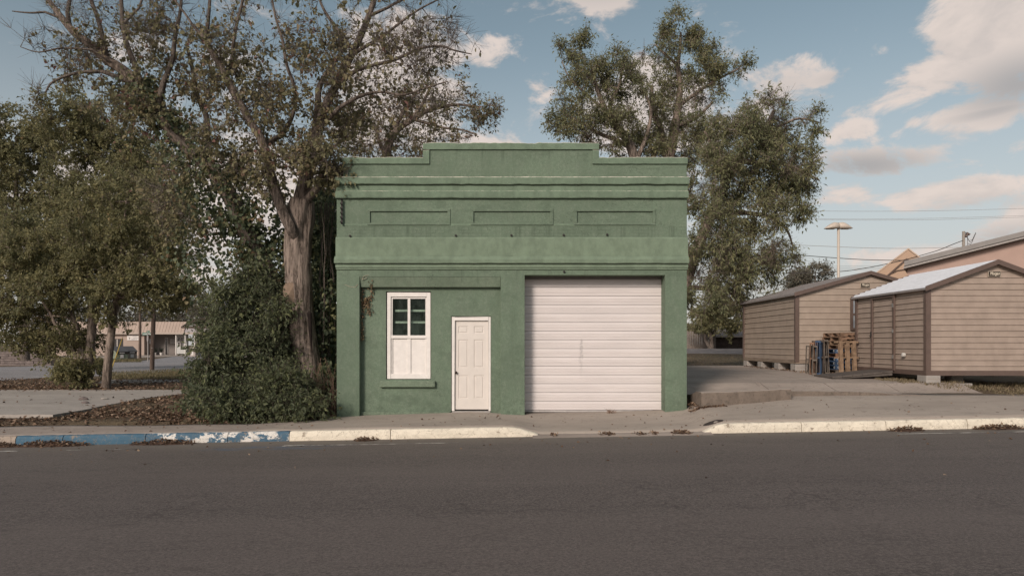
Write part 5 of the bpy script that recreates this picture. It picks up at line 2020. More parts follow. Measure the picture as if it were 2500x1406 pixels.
# rough stone retaining wall at the far left
d = 49.0
rw = empty('retaining_wall', (P(40, 893, d).x, d - 15, 0), 'low dark retaining wall of rough stone courses at the far left', 'wall')
m_stone = plain('dark_wall_stone', (.17, .14, .13), .25, 4, .95, .15, .5)
for c_ in range(6):
    z0_ = .0 + c_ * .17
    x = P(-260, 0, d).x
    end = P(118 - c_ * 9, 0, d).x
    while x < end:
        w = random.uniform(.7, 1.5)
        yb = d - 15 + c_ * .07 + random.uniform(-.03, .03)
        MB().box(x, x + w - .04, yb, yb + .5, z0_, z0_ + .15).build('stone', m_stone, rw)
        x += w
tag(grid_sheet('bank', np.linspace(P(-700, 0, d).x, P(30, 0, d).x, 20), np.linspace(d - 14.6, d - 8.5, 8), lambda x, y: (.95 + .06 * nz(x * .4, y * .3)) * min(1, max(0, (P(30, 0, d).x - x) / 1.5)) * min(1, max(0, (d - 8.5 - y) / 1.5)) - .02, M['ground']), kind='structure')

# stones on the pad
for (u, v, r, lb) in ((203, 974.5, .085, 'larger dark stone lying on the broken concrete pad'), (208, 983, .06, 'smaller stone in front of the larger one on the concrete pad'), (255, 973, .07, 'pale flat concrete scrap lying on the concrete pad')):
    p = PG(u, v, .03)
    mb = MB()
    bm = bmesh.new()
    bmesh.ops.create_icosphere(bm, subdivisions=2, radius=1)
    for vv in bm.verts:
        k = 1 + .35 * nz(vv.co.x * 1.3 + u, vv.co.y * 1.3, vv.co.z * 1.3)
        vv.co = Vector((vv.co.x * r * 1.5 * k, vv.co.y * r * 1.2 * k, max(-.2, vv.co.z) * r * (.45 if 'flat' in lb else .85) * k))
    me = bpy.data.meshes.new('stone')
    bm.to_mesh(me)
    bm.free()
    o = link('stone', me, M['pad'] if 'pale' in lb else m_stone)
    o.location = p
    tag(o, lb, 'stone', 'stones on the concrete pad')

# iron cover in the pavement
c = Vector((P(1741, 1034, 12.75).x, 12.75 - 15, 0))
zc = walk_z(c.x, c.y)
cv = MB()
ring = [Vector((c.x + .185 * math.cos(t * math.pi / 12), c.y + .14 * math.sin(t * math.pi / 12), 0)) for t in range(24)]
for p in ring:
    p.z = walk_z(p.x, p.y) + .008
cv.prism(ring, (0, 0, -.05))
o = cv.build('utility_cover', plain('dark_cover_iron', (.055, .042, .038), .2, 20, .6, metallic=.3))
tag(o, 'dark oval iron cover set in the pavement by the right kerb end', 'utility cover')
# ------------------------------------------------------------------ vegetation
def leaves_mesh(name, pos, axis, length, width, mat, parent, var, fold=0.35, droop=0.0, six=False):
    """pos, axis (n,3): a folded leaf on each; var colours it"""
    n = len(pos)
    axis = axis / np.maximum(np.linalg.norm(axis, axis=1, keepdims=True), 1e-6)
    up = RNG.normal(size=(n, 3)) * 0.75 + np.array([0, -.1, 1.0])
    side = np.cross(axis, up)
    side /= np.maximum(np.linalg.norm(side, axis=1, keepdims=True), 1e-6)
    nrm = np.cross(side, axis)
    L = length[:, None]
    W = width[:, None]
    tip = pos + axis * L - nrm * L * droop
    if six:
        m1 = pos + axis * L * .28
        m2 = pos + axis * L * .68
        v = np.stack([pos, m1 + side * W * .5 + nrm * W * fold * .5, m2 + side * W * .42 + nrm * W * fold * .4 - nrm * L * droop * .4, tip,
                      m2 - side * W * .42 + nrm * W * fold * .4 - nrm * L * droop * .4, m1 - side * W * .5 + nrm * W * fold * .5], 1).reshape(-1, 3)
        b = (np.arange(n) * 6)[:, None]
        f = np.concatenate([b + np.array([0, 1, 2, 3]), b + np.array([0, 3, 4, 5])], 0)
        return np_mesh(name, v, f, mat, parent, {'var': np.repeat(var, 6)})
    mid = pos + axis * L * .45
    v = np.stack([pos, mid + side * W * .5 + nrm * W * fold * .5, tip, mid - side * W * .5 + nrm * W * fold * .5], 1).reshape(-1, 3)
    b = (np.arange(n) * 4)[:, None]
    f = np.concatenate([b + np.array([0, 1, 2]), b + np.array([0, 2, 3])], 0)
    return np_mesh(name, v, f, mat, parent, {'var': np.repeat(var, 4)})


def ell(u, v, ru, rv, d, rd, n, shell=.6, cl=4.5):
    """n points in an ellipsoid seen at (u, v), drawn together in sprays of about cl; rd in metres"""
    m = max(2, int(n / cl)) if cl else n
    q = RNG.normal(size=(m, 3))
    q /= np.linalg.norm(q, axis=1, keepdims=True)
    q *= (RNG.random((m, 1)) ** (shell * .5))
    if cl:
        q = q[RNG.integers(0, m, n)] + RNG.normal(size=(n, 3)) * (.14 if cl < 6 else .10)
    s = d / FOC
    c = np.array(P(u, v, d))
    p = c + q * np.array([ru * s, rd, rv * s])
    return p


class Wood:
    """grows a branch skeleton: given limbs first, then every target joins the nearest wood"""

    def __init__(self):
        self.p, self.par, self.r = [], [], []
        self.hand = 0
        self.limb_of = []

    def limb(self, pts, radii, start=None, wob=.0):
        prev = -1 if start is None else start
        pts = [Vector(p) for p in pts]
        ids = []
        # resample smoothly
        n_sub = 4
        for i in range(len(pts) - 1):
            p0, p1, p2, p3 = pts[max(i - 1, 0)], pts[i], pts[i + 1], pts[min(i + 2, len(pts) - 1)]
            for k in range(n_sub):
                t = k / n_sub
                q = 0.5 * ((2 * p1) + (p2 - p0) * t + (2 * p0 - 5 * p1 + 4 * p2 - p3) * t * t + (3 * p1 - p0 - 3 * p2 + p3) * t ** 3)
                ids.append(self._add(q, prev, radii[i] + (radii[i + 1] - radii[i]) * t))
                prev = ids[-1]
        ids.append(self._add(pts[-1], prev, radii[-1]))
        self.limb_of.append((ids[0], ids[-1] + 1))
        return ids

    def _add(self, p, par, r):
        self.p.append(np.array(p, dtype=float))
        self.par.append(par)
        self.r.append(r)
        return len(self.p) - 1

    def nearest(self, q):
        a = np.array(self.p)
        return int(np.argmin(((a - q) ** 2).sum(1)))

    def grow(self, targets, seg=.35, rise=.25, jit=.10, tip=.006, minr=None):
        n0 = len(self.p)
        cap = n0 + 60 + len(targets) * 14
        buf = np.zeros((cap, 3))
        buf[:n0] = np.array(self.p)
        n = n0
        par = list(self.par)
        d0 = np.array([((buf[:n0] - t) ** 2).sum(1).min() for t in targets])
        tips = []
        for ti in np.argsort(d0):
            t = targets[ti]
            dd = ((buf[:n] - t) ** 2).sum(1) + np.where(buf[:n, 2] > t[2] + .2, 1.2 * (buf[:n, 2] - t[2]), 0) ** 2 * rise
            a = int(np.argmin(dd))
            base = buf[a]
            vec = t - base
            L = np.linalg.norm(vec)
            k = max(1, int(L / seg))
            if n + k >= cap:
                break
            pd = base - buf[par[a]] if par[a] >= 0 else vec
            pd = pd / max(np.linalg.norm(pd), 1e-6) * L * .35
            ctrl = base + pd * .6 + vec * .25 + np.array([0, 0, L * .08])
            prev = a
            for i in range(1, k + 1):
                s = i / k
                q = base * (1 - s) ** 2 + ctrl * 2 * s * (1 - s) + t * s * s
                if i < k:
                    q = q + RNG.normal(size=3) * jit * min(seg, .4) * .5
                buf[n] = q
                par.append(prev)
                prev = n
                n += 1
            tips.append(prev)
        self.p = [buf[i] for i in range(n)]
        self.par = par
        hand = self.r + [0] * (n - n0)
        ch = np.zeros(n)
        for i in range(n - 1, -1, -1):
            if ch[i] == 0:
                ch[i] = tip ** 2.3
            if par[i] >= 0:
                ch[par[i]] += ch[i]
        rr = ch ** (1 / 2.3)
        # wood fed by hand-set limbs never outgrows them
        for i in range(n):
            if i < n0:
                rr[i] = hand[i]
            elif par[i] >= 0:
                rr[i] = min(rr[i], rr[par[i]] * .92)
        self.r = list(rr)
        self.n0 = n0
        return tips

    def dirs(self, ids):
        out = []
        for i in ids:
            j = self.par[i]
            d = self.p[i] - self.p[j] if j >= 0 else np.array([0, 0, 1.0])
            out.append(d / max(np.linalg.norm(d), 1e-6))
        return np.array(out)

    def mesh(self, name, mat, parent, lo=0, hi=None, ridge=.0, sides_big=10):
        hi = len(self.p) if hi is None else hi
        kids = {}
        for i in range(lo, hi):
            kids.setdefault(self.par[i], []).append(i)
        V, F = [], []
        nv = 0
        roots = [i for i in range(lo, hi) if self.par[i] < lo or self.par[i] >= hi]
        stack = [(r, self.par[r]) for r in roots]
        while stack:
            i, par = stack.pop()
            chain = ([par] if par >= 0 else []) + [i]
            while True:
                ks = kids.get(chain[-1], [])
                if not ks:
                    break
                ks = sorted(ks, key=lambda x: -self.r[x])
                for o in ks[1:]:
                    stack.append((o, chain[-1]))
                chain.append(ks[0])
            rad = [self.r[c] for c in chain]
            if par >= 0 and len(chain) > 1:
                rad[0] = min(rad[0], rad[1] * 1.25)
            rm = max(rad)
            s = sides_big if rm > .10 else 7 if rm > .05 else 5 if rm > .02 else 3
            pts = np.array([self.p[c] for c in chain])
            if len(pts) < 2:
                continue
            tg_ = np.gradient(pts, axis=0)
            tg_ /= np.maximum(np.linalg.norm(tg_, axis=1, keepdims=True), 1e-6)
            ref = np.array([1.0, 0.12, 0.05])
            ax = ref - tg_ * (tg_ @ ref)[:, None]
            ax /= np.maximum(np.linalg.norm(ax, axis=1, keepdims=True), 1e-6)
            bx = np.cross(tg_, ax)
            th = np.arange(s) * 2 * np.pi / s
            rr = np.array(rad)[:, None] * np.ones((1, s))
            if ridge and rm > .08:
                for a_ in range(len(pts)):
                    for b_ in range(s):
                        rr[a_, b_] *= 1 + ridge * nz(math.cos(th[b_]) * 4, math.sin(th[b_]) * 4, a_ * .14) + ridge * .7 * nz(math.cos(th[b_]) * 11, math.sin(th[b_]) * 11, a_ * .2)
            ring = pts[:, None, :] + (ax[:, None, :] * np.cos(th)[None, :, None] + bx[:, None, :] * np.sin(th)[None, :, None]) * rr[:, :, None]
            m = len(pts)
            V.append(ring.reshape(-1, 3))
            idx = np.arange(m * s).reshape(m, s) + nv
            nx_ = np.roll(idx, -1, axis=1)
            F.append(np.stack([idx[:-1].ravel(), nx_[:-1].ravel(), nx_[1:].ravel(), idx[1:].ravel()], 1))
            nv += m * s
        return np_mesh(name, np.concatenate(V), np.concatenate(F), mat, parent, smooth=True)


def twigs(wood, tips, per, length, spread=.9, up=.2, r=.004, mat=None, parent=None, name='twigs'):
    """short twigs at the tips (three-sided); returns start, direction and length of each"""
    tp = np.array([wood.p[i] for i in tips])
    td = wood.dirs(tips)
    b = np.repeat(tp, per, 0)
    d = np.repeat(td, per, 0) + RNG.normal(size=(len(tips) * per, 3)) * spread
    d[:, 2] += up
    d /= np.linalg.norm(d, axis=1, keepdims=True)
    L = length * RNG.uniform(.5, 1.2, len(b))
    if mat is not None:
        mid = b + d * L[:, None] * .5 + RNG.normal(size=b.shape) * L[:, None] * .06
        end = b + d * L[:, None]
        side = np.cross(d, np.array([.2, .1, 1.0]))
        side /= np.maximum(np.linalg.norm(side, axis=1, keepdims=True), 1e-6)
        s2 = np.cross(d, side)
        rings = []
        for c, rr in ((b, r), (mid, r * .75), (end, r * .35)):
            for k in range(3):
                a = 2 * math.pi * k / 3
                rings.append(c + (side * math.cos(a) + s2 * math.sin(a)) * rr)
        v = np.stack(rings, 1).reshape(-1, 3)
        o = (np.arange(len(b)) * 9)[:, None]
        f = []
        for a in (0, 3):
            for k in range(3):
                f.append(o + np.array([a + k, a + (k + 1) % 3, a + 3 + (k + 1) % 3, a + 3 + k]))
        tag(np_mesh(name, v, np.concatenate(f, 0), mat, parent), kind='stuff')
    return b, d, L


def leafage(b, d, L, per, size, aspect, mat, parent, name='crown', droop=.5, varlo=0.0, varhi=1.0, keep=1.0, six=False, clump=.12, mid=0.0):
    n = len(b)
    sel = np.repeat(np.arange(n), per)
    if keep < 1:
        sel = sel[RNG.random(len(sel)) < keep]
    t = RNG.uniform(.15, 1.05, len(sel))
    pos = b[sel] + d[sel] * (L[sel] * t)[:, None] + RNG.normal(size=(len(sel), 3)) * size * .35
    ax = d[sel] * .5 + RNG.normal(size=(len(sel), 3)) * .75
    ax[:, 2] -= droop
    ln = size * np.clip(np.exp(RNG.normal(size=len(sel)) * .34), .45, 2.0)
    # leaves of one twig are alike in colour
    cn = np.array([nz(x * .9, y * .9, z * .9) for x, y, z in b]) * .35
    tw = np.clip(RNG.random(n) * .8 + .1 + cn, 0, 1)[sel]
    var = np.clip(varlo + (varhi - varlo) * (tw * .55 + RNG.random(len(sel)) * .45) ** 1.1, 0, 1)
    return tag(leaves_mesh(name, pos, ax, ln, ln * aspect, mat, parent, var, six=six, droop=.15), kind='stuff')


def px(r, d):
    return r * d / FOC


def limb_px(w, pts, d, start=None):
    """pts: (u, v, half width px [, depth])"""
    pp, rr = [], []
    for q in pts:
        dd = q[3] if len(q) > 3 else d
        pp.append(P(q[0], q[1], dd))
        rr.append(px(q[2], dd))
    if start is not None:
        s = w.nearest(np.array(pp[0]))
        return w.limb(pp[1:] if len(pp) > 2 else pp, rr[1:] if len(pp) > 2 else rr, s)
    return w.limb(pp, rr)


# ---- the big furrowed tree by the building
DA = 16.0
tA = empty('large_tree', (P(750, 900, DA).x, DA - 15, 0), 'large sparse-leaved tree with thick furrowed trunk beside the green building', 'tree')
w = Wood()
trunk = limb_px(w, [(770, 1010, 58), (757, 950, 42), (748, 890, 34), (741, 830, 30), (735, 770, 29), (730, 710, 31.5), (727, 650, 31), (728, 590, 32), (733, 530, 34), (738, 490, 29)], DA)
nt_ = len(w.p)
r1 = limb_px(w, [(738, 500, 25.84), (744, 455, 19.00), (752, 410, 15.96), (762, 360, 13.68), (776, 310, 11.26), (800, 250, 10.21), (828, 195, 9.15), (858, 135, 8.45), (882, 85, 7.74), (900, 40, 7.04), (916, -10, 6.34), (930, -70, 4.93), (940, -140, 2.82)], DA, 1)
r2 = limb_px(w, [(728, 590, 15.20), (712, 560, 13.68), (690, 515, 12.92), (674, 470, 12.54), (660, 425, 12.16), (652, 385, 11.40), (640, 345, 10.64), (622, 315, 9.50), (604, 285, 9.15), (588, 255, 8.80), (570, 225, 8.45), (553, 190, 8.10), (536, 157, 7.74), (516, 126, 7.04), (500, 98, 6.34), (488, 80, 5.63)], DA - .4, 1)
limb_px(w, [(500, 98, 6.34), (508, 60, 4.22), (511, 20, 3.87), (514, -40, 3.52), (520, -110, 2.11)], DA - .4, 1)
limb_px(w, [(490, 84, 5.63), (470, 62, 3.52), (452, 35, 2.82), (430, 5, 2.46), (400, -50, 1.76)], DA - .5, 1)
limb_px(w, [(556, 196, 6.34), (566, 150, 4.93), (571, 100, 4.22), (580, 50, 3.87), (592, 5, 3.52), (600, -60, 2.82)], DA - .2, 1)
limb_px(w, [(764, 352, 10.64), (772, 300, 8.80), (776, 255, 7.74), (779, 215, 7.04), (800, 175, 5.98), (826, 140, 5.63), (838, 112, 4.93), (822, 70, 4.22), (800, 40, 3.52), (780, 0, 2.82), (765, -60, 2.11)], DA + .4, 1)
limb_px(w, [(828, 195, 6.34), (870, 172, 4.93), (910, 160, 4.22), (953, 150, 4.22), (990, 135, 3.87), (1025, 119, 3.52), (1075, 113, 2.82), (1110, 124, 2.11), (1152, 133, 1.13)], DA - .6, 1)
limb_px(w, [(858, 135, 5.63), (900, 110, 4.22), (940, 85, 3.52), (985, 50, 2.82), (1030, 20, 2.11), (1090, -10, 1.41)], DA - .2, 1)
limb_px(w, [(778, 300, 6.34), (830, 262, 4.93), (880, 235, 4.22), (930, 225, 3.52), (985, 232, 2.82), (1040, 215, 2.11), (1090, 200, 1.41)], DA - .8, 1)
limb_px(w, [(650, 380, 7.60), (690, 330, 6.08), (715, 280, 4.93), (720, 220, 4.58), (700, 160, 4.22), (690, 100, 3.52), (672, 40, 2.82), (660, -30, 2.11)], DA + .2, 1)
limb_px(w, [(900, 40, 4.93), (945, 20, 3.52), (1000, -10, 2.82), (1060, -40, 2.11)], DA, 1)
limb_px(w, [(735, 500, 12.92), (770, 465, 9.12), (800, 430, 6.84), (835, 405, 5.32), (865, 395, 3.04, 15.0)], DA - .3, 1)
nh = len(w.p)
T = [ell(640, 130, 150, 140, DA, 1.5, 85), ell(780, 90, 140, 120, DA, 1.4, 75), ell(960, 80, 150, 100, DA, 1.2, 105), ell(1050, 110, 105, 95, DA - .4, .8, 85),
     ell(720, 270, 150, 110, DA, 1.2, 90), ell(870, 250, 150, 110, DA - .2, 1.2, 90), ell(1000, 200, 130, 80, DA - .5, .9, 70), ell(600, 330, 120, 90, DA - .4, 1.0, 70),
     ell(715, 420, 130, 70, DA - .4, .9, 70), ell(800, 395, 75, 55, 15.1, .45, 48), ell(820, 455, 30, 60, 15.3, .3, 12), ell(560, 160, 110, 130, DA, 1.0, 55), ell(480, 20, 100, 80, DA, .8, 30),
     ell(640, -90, 170, 80, DA, 1.4, 60), ell(890, -110, 150, 80, DA, 1.2, 60), ell(1010, -30, 90, 50, DA, .8, 30), ell(470, -100, 110, 70, DA, .9, 35)]
T = np.concatenate(T)
tips = w.grow(T, seg=.22, jit=.22, tip=.0042)
w.mesh('trunk', M['bark'], tA, 0, nt_, ridge=.16, sides_big=40)
for a_, b_ in w.limb_of[1:]:
    w.mesh('limb', M['bark_limb'], tA, a_, b_, ridge=.10, sides_big=18)
tag(w.mesh('branchwork', M['bark_thin'], tA, nh), kind='stuff')
tp = np.array([w.p[i] for i in tips])
b, d_, L_ = twigs(w, tips, 9, .46, .8, .28, .0045, M['twig_pale'], tA, 'twigs')
# bare at the right and the top, leafier low and to the left
bu = b[:, 0] / (b[:, 1] + 15) * FOC + 1250
bv = 841 - (b[:, 2] - CAMZ) / (b[:, 1] + 15) * FOC
pk_ = np.clip(.80 - (bu - 760) / 420, .09, .80) * np.clip(.24 + bv / 320, .24, 1.0)
clus = np.array([.5 + .9 * nz(x * 1.1, y * 1.1, z * 1.1) for x, y, z in b])
keep = RNG.random(len(b)) < pk_ * np.clip(clus + .35, .12, 1.2)
leafage(b[keep], d_[keep], L_[keep], 4, .074, .72, M['leaf_big'], tA, 'crown', droop=.8, six=True)
# sawn limb scar and the hollow
mb = MB()
c = P(709, 716, DA - .33)
ring = [c + Vector((.13 * math.cos(t) + .02 * math.sin(2 * t), -.02 + .10 * math.cos(t), .25 * math.sin(t))) for t in np.linspace(0, 2 * math.pi, 18, endpoint=False)]
mb.prism(ring, (.08, .2, 0))
mb.build('limb_scar', plain('pale_cut_wood', (.33, .235, .17), .15, 12, .9), tA)
mb = MB()
c = P(757, 766, DA - .36)
mb.tube([c + Vector((0, -.05, .06)), c + Vector((0, -.06, 0)), c + Vector((.01, -.05, -.10)), c + Vector((.02, -.03, -.5)), c + Vector((.03, .05, -.9))], [.03, .062, .05, .035, .01], 10)
mb.build('hollow', plain('dark_hollow', (.018, .012, .01), rough=.95), tA)

# ---- the leaning tree wrapped in ivy
DB = 16.9
tB = empty('leaning_tree', (P(712, 930, DB).x, DB - 15, 0), 'leaning tree whose long trunk slants up to the left under ivy', 'tree')
w = Wood()
limb_px(w, [(722, 960, 34), (712, 880, 28), (703, 800, 25), (690, 740, 23), (668, 690, 22), (642, 640, 21), (616, 595, 20.5), (596, 555, 20), (578, 515, 19.5), (556, 470, 19), (528, 428, 18.5), (494, 392, 18), (458, 360, 17), (424, 325, 16), (396, 290, 15), (372, 255, 14), (345, 216, 13.5), (318, 186, 13), (290, 165, 12), (262, 148, 11.5), (236, 124, 11), (212, 103, 10), (190, 88, 9), (170, 68, 8.5), (152, 46, 7.5), (136, 24, 6.5), (120, 4, 6), (104, -20, 5), (84, -60, 3)], DB)
nt_ = len(w.p)
limb_px(w, [(345, 216, 10), (330, 160, 7), (310, 110, 6), (300, 60, 5), (296, 0, 4.5), (290, -70, 3)], DB, 1)
limb_px(w, [(372, 255, 9), (400, 200, 7), (420, 150, 6), (428, 90, 5), (440, 30, 4), (445, -40, 3)], DB - .3, 1)
limb_px(w, [(262, 148, 8), (250, 90, 6), (240, 50, 5), (222, 0, 4.5), (205, -60, 3)], DB, 1)
limb_px(w, [(170, 68, 6), (165, 30, 5), (172, -10, 4), (175, -60, 3)], DB, 1)
limb_px(w, [(318, 186, 7), (250, 175, 5), (190, 178, 3.6), (130, 200, 2.6), (112, 225, 2)], DB - .4, 1)
limb_px(w, [(152, 46, 4), (110, 30, 3), (70, 32, 2.2), (30, 28, 1.2)], DB, 1)
limb_px(w, [(300, 60, 3.5), (340, 20, 3), (360, -40, 2.4)], DB, 1)
limb_px(w, [(290, 165, 5), (225, 122, 3, 16.5), (150, 118, 2.4, 16.4), (95, 128, 1.6, 16.4), (50, 115, 1, 16.4)], DB, 1)
limb_px(w, [(528, 428, 11), (500, 350, 8), (505, 290, 7), (480, 230, 6), (470, 170, 5), (455, 110, 3)], DB + .6, 1)
nh = len(w.p)
T = np.concatenate([ell(330, 140, 150, 90, DB, 1.0, 90), ell(200, 110, 110, 90, DB, .8, 60), ell(300, 40, 160, 80, DB, .9, 50), ell(440, 120, 110, 130, DB, 1.0, 60), ell(400, 270, 110, 80, DB, .9, 55), ell(230, 210, 110, 60, DB, .8, 45),
                    ell(520, 400, 120, 80, DB, .9, 50), ell(450, 500, 110, 100, DB - .3, 1.0, 60), ell(380, 430, 60, 80, DB, .7, 18), ell(545, 330, 80, 100, DB + .4, .9, 30), ell(110, 60, 80, 70, DB, .6, 22), ell(120, 230, 40, 50, DB - .3, .3, 10), ell(210, -70, 140, 60, DB, .9, 45), ell(390, -80, 120, 60, DB, .9, 40)])
tips = w.grow(T, seg=.22, jit=.22, tip=.004)
w.mesh('trunk', M['bark'], tB, 0, nt_, ridge=.10, sides_big=20)
for a_, b_ in w.limb_of[1:]:
    w.mesh('limb', M['bark_thin'], tB, a_, b_, sides_big=10)
tag(w.mesh('branchwork', M['bark_thin'], tB, nh), kind='stuff')
b, d_, L_ = twigs(w, tips, 8, .48, .8, .25, .0042, M['twig_pale'], tB, 'twigs')
bu = b[:, 0] / (b[:, 1] + 15) * FOC + 1250
bv = 841 - (b[:, 2] - CAMZ) / (b[:, 1] + 15) * FOC
pk_ = np.clip((bu - 70) / 300, .05, .80) * np.clip(.22 + bv / 230, .22, 1.0)
clus = np.array([.5 + .9 * nz(x * 1.1, y * 1.1, z * 1.1) for x, y, z in b])
keep = RNG.random(len(b)) < pk_ * np.clip(clus + .35, .1, 1.2)
leafage(b[keep], d_[keep], L_[keep], 4, .074, .72, M['leaf_big'], tB, 'crown', droop=.8, six=True)


def on_limb(path, n, spread, d):
    """leaf bases spread round a limb path given in px"""
    pts = np.array([[*P(q[0], q[1], d), px(q[2], d)] for q in path])
    seg = np.linalg.norm(np.diff(pts[:, :3], axis=0), axis=1)
    c = np.concatenate([[0], np.cumsum(seg)])
    t = RNG.random(n) * c[-1]
    q = np.stack([np.interp(t, c, pts[:, k]) for k in range(4)], 1)
    o = RNG.normal(size=(n, 3))
    o /= np.linalg.norm(o, axis=1, keepdims=True)
    rad = q[:, 3] + np.abs(RNG.normal(size=n)) * spread
    pos = q[:, :3] + o * rad[:, None]
    return pos, o


ivy = empty('ivy', (P(700, 920, DB).x, DB - 15, 0), 'dense dark ivy wrapped round the trunk of the leaning tree', 'climbing plant')
P1, O1 = on_limb([(712, 900, 30), (690, 740, 30), (650, 655, 34), (610, 590, 42), (575, 520, 44), (540, 450, 44), (495, 395, 42), (440, 345, 36), (400, 300, 28), (365, 250, 20), (330, 200, 14)], 7000, .20, DB)
P2, O2 = on_limb([(560, 700, 60), (540, 620, 70), (530, 540, 60), (520, 470, 60), (500, 420, 50)], 2600, .30, DB - .2)
P3, O3 = on_limb([(640, 780, 40), (650, 700, 40), (640, 600, 50), (660, 520, 40), (640, 450, 40)], 1700, .25, DB - .1)
pos, o_ = np.concatenate([P1, P2, P3]), np.concatenate([O1, O2, O3])
dens = np.array([nz(x * 1.6, y * 1.6, z * 1.6) for x, y, z in pos])
ok = dens > RNG.normal(size=len(pos)) * .2 - .10
pos, o_ = pos[ok], o_[ok]
ln = RNG.uniform(.065, .125, len(pos))
ax = o_ * .4 + RNG.normal(size=pos.shape) * .35
ax[:, 2] -= .8
tag(leaves_mesh('leaves', pos, ax, ln, ln * .95, M['leaf_ivy'], ivy, np.clip(RNG.random(len(pos)) ** 1.2 + .25 * dens[ok], 0, 1), six=True), kind='stuff')
mb = MB()
for k in range(7):
    path = [(712, 900), (690, 740), (650, 655), (610, 590), (575, 520), (540, 450), (495, 395), (440, 345), (400, 300)]
    mb.tube([P(u + 12 * nz(i * 1.3, k * 3.1), v + 8 * nz(i, k * 5.5, 2), DB - .33) for i, (u, v) in enumerate(path)], .010, 5)
mb.build('stem', M['bark_thin'], ivy)

# ---- creeper filling the gap between trunk and building
cr = empty('creeper', (P(800, 950, 16.4).x, 1.4, 0), 'dark creeper curtain hanging between the furrowed trunk and the green wall', 'climbing plant')
pp = np.concatenate([ell(798, 620, 36, 190, 17.2, .6, 2300, 1, 0), ell(800, 800, 34, 160, 16.7, .7, 1900, 1, 0), ell(690, 600, 60, 150, 17.6, .5, 900, 1, 0), ell(780, 560, 60, 110, 18.4, .5, 1300, 1, 0), ell(800, 940, 30, 70, 15.9, .4, 500, 1, 0)])
pp = pp[(pp[:, 0] < -4.05) | (pp[:, 1] < -.05)]
dens = np.array([nz(x * 1.5, y * 1.5, z * 1.5) for x, y, z in pp])
pp = pp[dens > RNG.normal(size=len(pp)) * .2 - .18]
bk = np.concatenate([ell(792, 620, 44, 210, 18.6, .5, 3000, 1, 0), ell(795, 840, 40, 130, 18.2, .5, 1700, 1, 0)])
pp = np.concatenate([pp, bk[(bk[:, 0] < -4.05)]])
ln = RNG.uniform(.06, .13, len(pp)) * np.where(pp[:, 1] > 2.9, 1.4, 1.0)
ax = RNG.normal(size=pp.shape) * .5
ax[:, 2] -= .8
tag(leaves_mesh('leaves', pp, ax, ln, ln * .85, M['leaf_ivy'], cr, np.clip(RNG.random(len(pp)) ** 1.5, 0, .94), six=True), kind='stuff')
mb = MB()
for k in range(14):
    u = random.uniform(775, 818)
    dd = random.uniform(16.2, 17.4)
    mb.tube([P(u + 14 * nz(i * .7, k * 3.7), 990 - i * 62, dd) for i in range(9)], .009, 4)
mb.build('stem', M['bark_thin'], cr)
# brown dead stems at the foot
mb = MB()
for k in range(60):
    u = random.uniform(775, 822)
    dd = random.uniform(14.95, 15.7)
    h = random.uniform(40, 150)
    mb.tube([P(u, 1018, dd), P(u + random.uniform(-10, 6), 1018 - h * .6, dd), P(u + random.uniform(-24, 8), 1018 - h, dd - .1)], .005, 3)
o = mb.build('dead_stems', plain('dead_vine_stems', (.16, .105, .075), .3, 8), cr)
tag(o, kind='stuff')

# ---- thicket shrub in front of the trunk
def shrub(name, label, spec, mat, cat='shrub', size=.075, aspect=.5, per=7, seg=.2, roots=None, leaf_keep=1.0, tw=.34, bare=None, varhi=1.0, droop=.35, up=.3, group=None):
    e = empty(name, tuple(roots[0]), label, cat, group)
    w_ = Wood()
    for r_ in roots:
        w_.limb([r_ + Vector((0, 0, -.15)), r_ + Vector((random.uniform(-.1, .1), random.uniform(-.1, .1), .35))], [.028, .02])
    T_ = np.concatenate([ell(*s, cl=7) for s in spec])
    gz = np.array([max(walk_z(x, y) if y < 0 else 0, -.1) + .06 for x, y, z in T_])
    T_[:, 2] = np.maximum(T_[:, 2], gz + np.abs(RNG.normal(size=len(T_))) * .12)
    T_ = T_[(T_[:, 0] / (T_[:, 1] + 15) * FOC + 1250) < 784 - 8 * RNG.random(len(T_))]
    T_ = T_[(T_[:, 0] < -4.25) | (T_[:, 1] < -.3)]
    tp_ = w_.grow(T_, seg=seg, jit=.2, tip=.0045)
    tag(w_.mesh('stem', M['bark_thin'], e), kind='stuff')
    b_, dd_, l_ = twigs(w_, tp_, 6, tw, .7, up, .003, M['bark_thin'], e, 'twigs')
    leafage(b_, dd_, l_, per, size, aspect, mat, e, 'foliage', droop=droop, keep=leaf_keep, varhi=varhi)
    return e


roots = [Vector(P(u, 0, d).to_tuple()[:2] + (-.05,)) for u, d in ((640, 15.4), (690, 15.2), (740, 15.3), (590, 15.6), (770, 15.0))]
shrub('thicket_shrub', 'wide dark green thicket spreading over the pavement edge below the trunk',
      [(640, 985, 140, 55, 14.9, .9, 150), (585, 900, 75, 75, 15.5, .7, 80), (720, 960, 70, 60, 14.8, .5, 80), (590, 1000, 90, 35, 14.5, .5, 60), (690, 1010, 100, 24, 14.3, .4, 70), (530, 935, 50, 40, 15.2, .5, 30),
       (640, 880, 60, 60, 15.5, .6, 60), (510, 870, 40, 22, 15.0, .4, 12), (560, 1012, 60, 20, 14.3, .3, 20), (498, 985, 30, 20, 14.9, .3, 9), (775, 960, 26, 40, 14.9, .3, 24), (500, 925, 30, 15, 15, .3, 8)],
      M['leaf_dark'], roots=roots, size=.078, aspect=.5, per=9, tw=.54, up=.05, droop=.6)
roots = [Vector(P(u, 0, d).to_tuple()[:2] + (-.05,)) for u, d in ((600, 16.2), (650, 16.3), (690, 16.1))]
